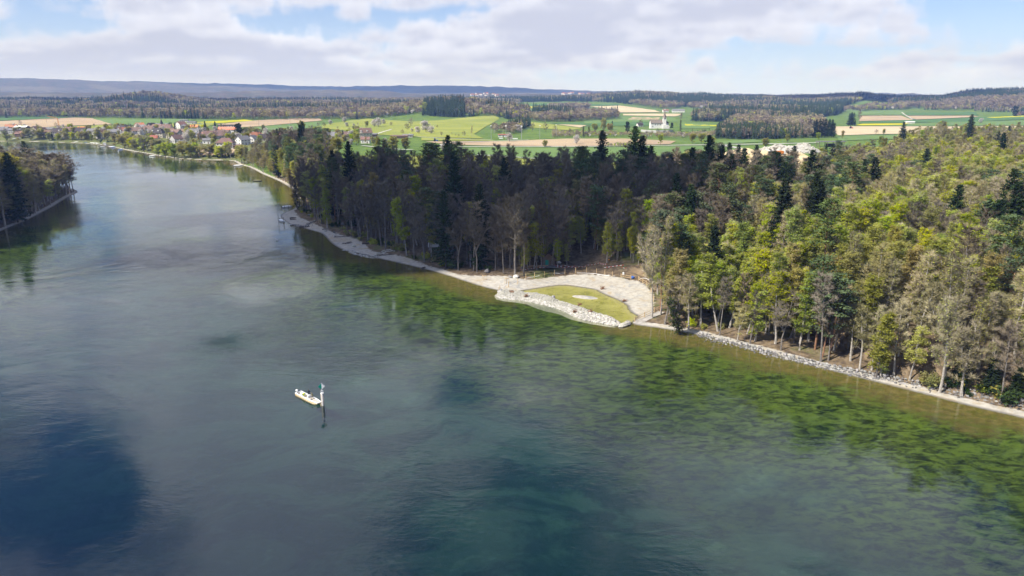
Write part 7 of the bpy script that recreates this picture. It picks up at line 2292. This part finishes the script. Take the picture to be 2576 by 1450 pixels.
planting_frame(*c6b(115, 556), 'timber frame round a sapling at the left of the bay beach')
planting_frame(*c6b(408, 596), 'timber frame round a sapling nearest the dam')
planting_frame(*c5b(536, 341), 'yellow timber frame on the upper beach', 0.9)


def bench(px, py, rot, label, stone=False):
    q = PT(px, py)
    e = thing('bench' if not stone else 'stone_table', q, rot, label, 'bench' if not stone else 'table')
    mt = M['old_timber'] if not stone else M['stone_grey']
    if stone:
        m = MB(); m.box((0, 0, 0.82), (2.2, 1.1, 0.16)); m.build('table_top', M['stone'], e)
        m = MB(); m.box((0, 0, 0.37), (0.6, 0.5, 0.75)); m.build('leg', mt, e)
    else:
        m = MB(); m.box((0, 0, 0.45), (1.9, 0.42, 0.09)); m.build('seat', mt, e)
        for x in (-0.7, 0.7):
            m = MB(); m.box((x, 0, 0.2), (0.12, 0.36, 0.42)); m.build('leg', mt, e)


bench(*c6b(405, 470), 0.1, 'dark bench at the wood edge left of the bay')
bench(*c5b(890, 462), 0.3, 'dark bench under the trees of the middle beach')
bench(*c5b(1135, 556), 0.2, 'weathered bench behind the stone breakwater')
bench(*c5b(445, 270), 0.2, 'pale stone table under the trees near the beach tip', True)


def log(name, px, py, L, rot, label, r=0.16, cat='log'):
    q = PT(px, py)
    m = MB(); rng = random.Random(int(px * 3))
    m.tube([(-L / 2, 0, r), (-L / 6, rng.uniform(-.15, .15), r * 1.2), (L / 5, rng.uniform(-.15, .15), r * 1.1), (L / 2, 0, r * 0.9)], [r * 1.2, r, r * 0.9, r * 0.5], 7)
    for _ in range(5):
        x = rng.uniform(-L / 2, L / 2); m.tube([(x, 0, r), (x + rng.uniform(-.4, .4), rng.uniform(-.6, .6), r + rng.uniform(0.2, 0.8))], [r * 0.35, 0.015], 5)
    o = m.build(name, M['bark_grey'] if rng.random() < 0.5 else M['bark_dark'], None, loc=q, rot=(0, 0, rot)); tag(o, label, cat); NUMBERED.append((o, label))


log('drift_log', *c5b(770, 466), 9, 0.12, 'long thin log lying on the upper beach', 0.13)
log('drift_log', *c5b(795, 528), 4, 0.3, 'pale log of the driftwood heap on the beach', 0.2)
log('drift_log', *c5b(805, 523), 3.4, 1.1, 'dark crossing log of the driftwood heap on the beach', 0.22)
log('drift_log', *c5b(285, 292), 3.0, 0.4, 'dark log on the beach tip', 0.28)
log('drift_log', *c5b(288, 304), 3.0, 0.1, 'pale log beside the dark log on the beach tip', 0.2)
log('drift_log', *c5b(595, 396), 3.4, 0.7, 'dark log beside the white boulder', 0.2)
log('drift_log', *c5b(395, 376), 4.6, 0.25, 'black log on the stone groyne', 0.28)
log('drift_log', *c5b(965, 532), 2.6, 0.2, 'dark stump log at the wood edge of the beach', 0.3)
log('drift_log', *c5b(1165, 636), 7.5, 0.2, 'long grey log along the white breakwater', 0.16)
log('drift_log', *c5b(1508, 762), 2.0, 0.9, 'dark stump at the water edge of the beach', 0.3)
for x, y, lab in [(475, 750, 'dry root tangle on the left end of the dam'), (660, 805, 'dark root on the outer edge of the dam'), (1285, 1005, 'dry root tangle in the middle of the dam'), (1480, 1005, 'brown root tangle on the right part of the dam'), (1345, 915, 'small upright root at the inner edge of the dam'), (1640, 672, 'brown root at the back of the bay'), (1922, 830, 'brown stump at the water edge of the bay')]:
    q = PT(*c6b(x, y)); rng = random.Random(x)
    zb = 0.75 if x < 1500 else q[2]
    m = MB()
    m.tube([(-0.5, 0, 0.1), (0.1, 0.1, 0.4), (0.6, 0, 0.35)], [0.22, 0.25, 0.12], 7)
    for _ in range(11): m.tube([(rng.uniform(-.4, .5), rng.uniform(-.2, .2), 0.3), (rng.uniform(-.8, .8), rng.uniform(-.5, .5), rng.uniform(0.3, 0.9)), (rng.uniform(-1.2, 1.2), rng.uniform(-.9, .9), rng.uniform(0.2, 1.2))], [0.09, 0.05, 0.015], 4)
    o = m.build('root_stump', M['bark_pine'], None, loc=(q[0], q[1], zb)); tag(o, lab, 'tree stump'); NUMBERED.append((o, lab))
block(*c6b(1958, 820), 0.42, 'white stone beside the stump in the bay')


def hut():
    q = PT(*c6b(965, 345))
    e = thing('wooden_hut', q, -0.25, 'dark wooden hut with green door under the trees behind the bay', 'hut')
    m = MB(); w, d, h, r = 4.4, 5.5, 2.6, 1.5
    m.add([(-w / 2, -d / 2, -0.3), (w / 2, -d / 2, -0.3), (w / 2, d / 2, -0.3), (-w / 2, d / 2, -0.3), (-w / 2, -d / 2, h), (w / 2, -d / 2, h), (w / 2, d / 2, h), (-w / 2, d / 2, h), (0, -d / 2, h + r), (0, d / 2, h + r)],
          [(0, 1, 5, 8, 4), (2, 3, 7, 9, 6), (1, 2, 6, 5), (3, 0, 4, 7), (4, 8, 9, 7), (5, 6, 9, 8)]); m.build('wall', M['timber_wall'], e)
    m = MB()
    for s in (-1, 1):
        vs = [(s * (w / 2 + 0.4), -d / 2 - 0.5, h - 0.25), (0, -d / 2 - 0.5, h + r + 0.06), (0, d / 2 + 0.3, h + r + 0.06), (s * (w / 2 + 0.4), d / 2 + 0.3, h - 0.25)]
        vs += [(a, b, c + 0.15) for a, b, c in vs]; m.add(vs, [(0, 1, 2, 3), (4, 7, 6, 5), (0, 4, 5, 1), (1, 5, 6, 2), (2, 6, 7, 3), (3, 7, 4, 0)])
    m.build('roof', M['roof_brown'], e)
    m = MB(); m.box((-0.5, -d / 2 - 0.04, 1.0), (1.1, 0.08, 2.0)); m.build('door', M['sail_green'], e)
    m = MB(); m.box((0.4, -d / 2 - 1.2, 0.12), (5.0, 2.2, 0.3)); m.build('porch', M['stone_grey'], e)
    for k in range(9):
        m = MB(); m.box((-w / 2 + 0.25 + k * (w - 0.5) / 8, -d / 2 - 0.02, 1.2), (0.09, 0.05, 2.6)); m.build('batten', M['old_timber'], e)
    q = PT(*c6b(792, 312))
    e = thing('stone_oven', q, 0.1, 'small pale stone oven left of the wooden hut', 'oven')
    m = MB(); m.box((0, 0, 0.8), (1.5, 1.2, 1.8)); m.box((0, 0, 1.95), (0.6, 0.6, 0.9)); m.build('body', M['stone_grey'], e)
    m = MB(); m.box((0, -0.61, 0.75), (0.7, 0.06, 0.7)); m.build('opening', M['black'], e)
    q = PT(*c6b(1075, 345)); m = MB(); m.box((0, 0, 0.6), (1.2, 0.12, 1.0), rot=Matrix.Rotation(0.5, 3, 'X')); m.box((0.3, 0.3, 0.35), (1.3, 0.12, 0.9), rot=Matrix.Rotation(0.9, 3, 'X'))
    o = m.build('leaning_boards', M['white'], None, loc=q); tag(o, 'white boards leaning at the right corner of the hut', 'boards'); NUMBERED.append((o, o['label']))
    # wood pile
    q = PT(*c6b(800, 392)); rng = random.Random(4)
    e = thing('wood_pile', q, 0.1, 'pile of orange-brown cut logs in front of the hut', 'wood pile')
    for k in range(34):
        L = rng.uniform(1.2, 2.2); a = rng.uniform(-0.6, 0.6); x, y, z = rng.uniform(-2.8, 2.8), rng.uniform(-0.7, 0.7), rng.uniform(0.1, 0.75)
        d = Vector((math.cos(a), math.sin(a), rng.uniform(-0.2, 0.2))) * L / 2
        m = MB(); m.tube([Vector((x, y, z)) - d, Vector((x, y, z)) + d], rng.uniform(0.07, 0.14), 7); m.build('log', M['bark_pine'] if rng.random() < 0.6 else M['timber'], e)


hut()
q = PT(*c6b(1910, 488)); m = MB(); m.box((0, 0, 0.45), (0.6, 0.3, 0.8), taper=0.85); m.ball((0, 0, 0.85), (0.28, 0.16, 0.2), 8, 5)
o = m.build('white_sack', M['white'], None, loc=q); tag(o, 'white sack standing behind the short rail fence', 'sack'); NUMBERED.append((o, o['label']))
q = PT(*c6b(2032, 532)); m = MB(); m.ball((0, 0, 0.4), (0.7, 0.5, 0.45), 9, 6, jitter=0.15)
o = m.build('blue_bundle', M['blue'], None, loc=q); tag(o, 'blue tarpaulin bundle beside the end of the short fence', 'bundle'); NUMBERED.append((o, o['label']))
q = PT(*c6b(1716, 345))
e = thing('marker_flag', q, 0, 'small orange flag on a stick in the wood behind the bay', 'flag')
m = MB(); m.tube([(0, 0, 0), (0, 0, 1.6)], 0.03, 5); m.build('stick', M['old_timber'], e); m = MB(); m.box((0.2, 0, 1.5), (0.42, 0.03, 0.25)); m.build('cloth', M['orange'], e)
q = PT(*c5b(1610, 566))
e = thing('parked_van', q, 0.2, 'pale van parked between the trunks of the shaded wood', 'van')
m = MB(); m.box((0, 0, 1.15), (4.8, 1.9, 1.5), taper=0.94); m.build('body', M['white'], e)
m = MB(); m.box((1.7, 0, 1.5), (1.2, 1.84, 0.6), taper=0.9); m.build('windscreen', M['pane'], e)
for x in (-1.5, 1.6):
    for y in (-0.9, 0.9):
        m = MB(); m.tube([(x, y - 0.1, 0.36), (x, y + 0.1, 0.36)], 0.36, 10); m.build('wheel', M['black'], e)


# ------------------------------------------------------------------ clouds overhead that shade parts of the land
def cloud_material():
    m = bpy.data.materials.new('cloud'); m.use_nodes = True
    T = NT(m.node_tree)
    d = T.n('ShaderNodeBsdfDiffuse', {'Color': (0.9, 0.9, 0.92, 1)}); t = T.n('ShaderNodeBsdfTranslucent', {'Color': (0.9, 0.9, 0.93, 1)})
    mx = T.n('ShaderNodeMixShader', {0: 0.5, 1: d.outputs[0], 2: t.outputs[0]})
    thin = T.n('ShaderNodeMixShader', {0: 0.42, 1: mx.outputs[0], 2: T.n('ShaderNodeBsdfTransparent').outputs[0]})
    T.n('ShaderNodeOutputMaterial', {'Surface': thin.outputs[0]})
    return m


M['cloud'] = cloud_material()


def cloud(target, size, alt, seed):
    """a flat-based heap of vapour whose shade falls on the target (x, y)"""
    k = alt / TO_SUN.z
    c = Vector((target[0] + TO_SUN.x * k, target[1] + TO_SUN.y * k, alt))
    rng = random.Random(seed); m = MB()
    for _ in range(46):
        a = rng.uniform(0, 6.283); r = math.sqrt(rng.random())
        s = rng.uniform(0.12, 0.26) * (1.15 - 0.6 * r)
        m.ball((math.cos(a) * r * size[0] * 0.5, math.sin(a) * r * size[1] * 0.5, rng.uniform(0, 0.08) * size[0] * (1 - r)),
               (s * size[0], s * size[1], s * min(size) * 0.55), 14, 9, jitter=0.09, rng=rng)
    o = m.build('cloud', M['cloud'], None, smooth=True, loc=c)
    return tag(o, kind='structure')


for tgt, size, alt, seed in CLOUD_SHADES:
    cloud(tgt, size, alt, seed)

# ------------------------------------------------------------------ haze over the land
m = bpy.data.materials.new('haze'); m.use_nodes = True
T = NT(m.node_tree)
pv = T.n('ShaderNodeVolumePrincipled', {'Color': (0.28, 0.46, 1.0, 1), 'Absorption Color': (1, 1, 1, 1), 'Density': HAZE_DENSITY, 'Anisotropy': 0.0})
T.n('ShaderNodeOutputMaterial', {'Volume': pv.outputs[0]})
mb = MB(); mb.box((0, 5600, 147), (24000, 12600, 310))
tag(mb.build('haze', m), kind='stuff')

# ------------------------------------------------------------------ labels that single each thing out
ORD = ['first', 'second', 'third', 'fourth', 'fifth', 'sixth', 'seventh', 'eighth', 'ninth', 'tenth', 'eleventh', 'twelfth', 'thirteenth', 'fourteenth', 'fifteenth', 'sixteenth', 'seventeenth', 'eighteenth', 'nineteenth', 'twentieth',
       'twenty-first', 'twenty-second', 'twenty-third', 'twenty-fourth', 'twenty-fifth', 'twenty-sixth', 'twenty-seventh', 'twenty-eighth', 'twenty-ninth', 'thirtieth']


def number(pairs, limit=30):
    by = {}
    for o, lab in pairs: by.setdefault(lab, []).append(o)
    for lab, os_ in by.items():
        if len(os_) == 1 or len(os_) > limit:
            for o in os_: o['label'] = lab
            continue
        os_.sort(key=lambda o: o.location.x / max(o.location.y, 1.0))
        for i, o in enumerate(os_):
            o['label'] = lab + ', ' + ORD[i] + ' from left'


number(NUMBERED)
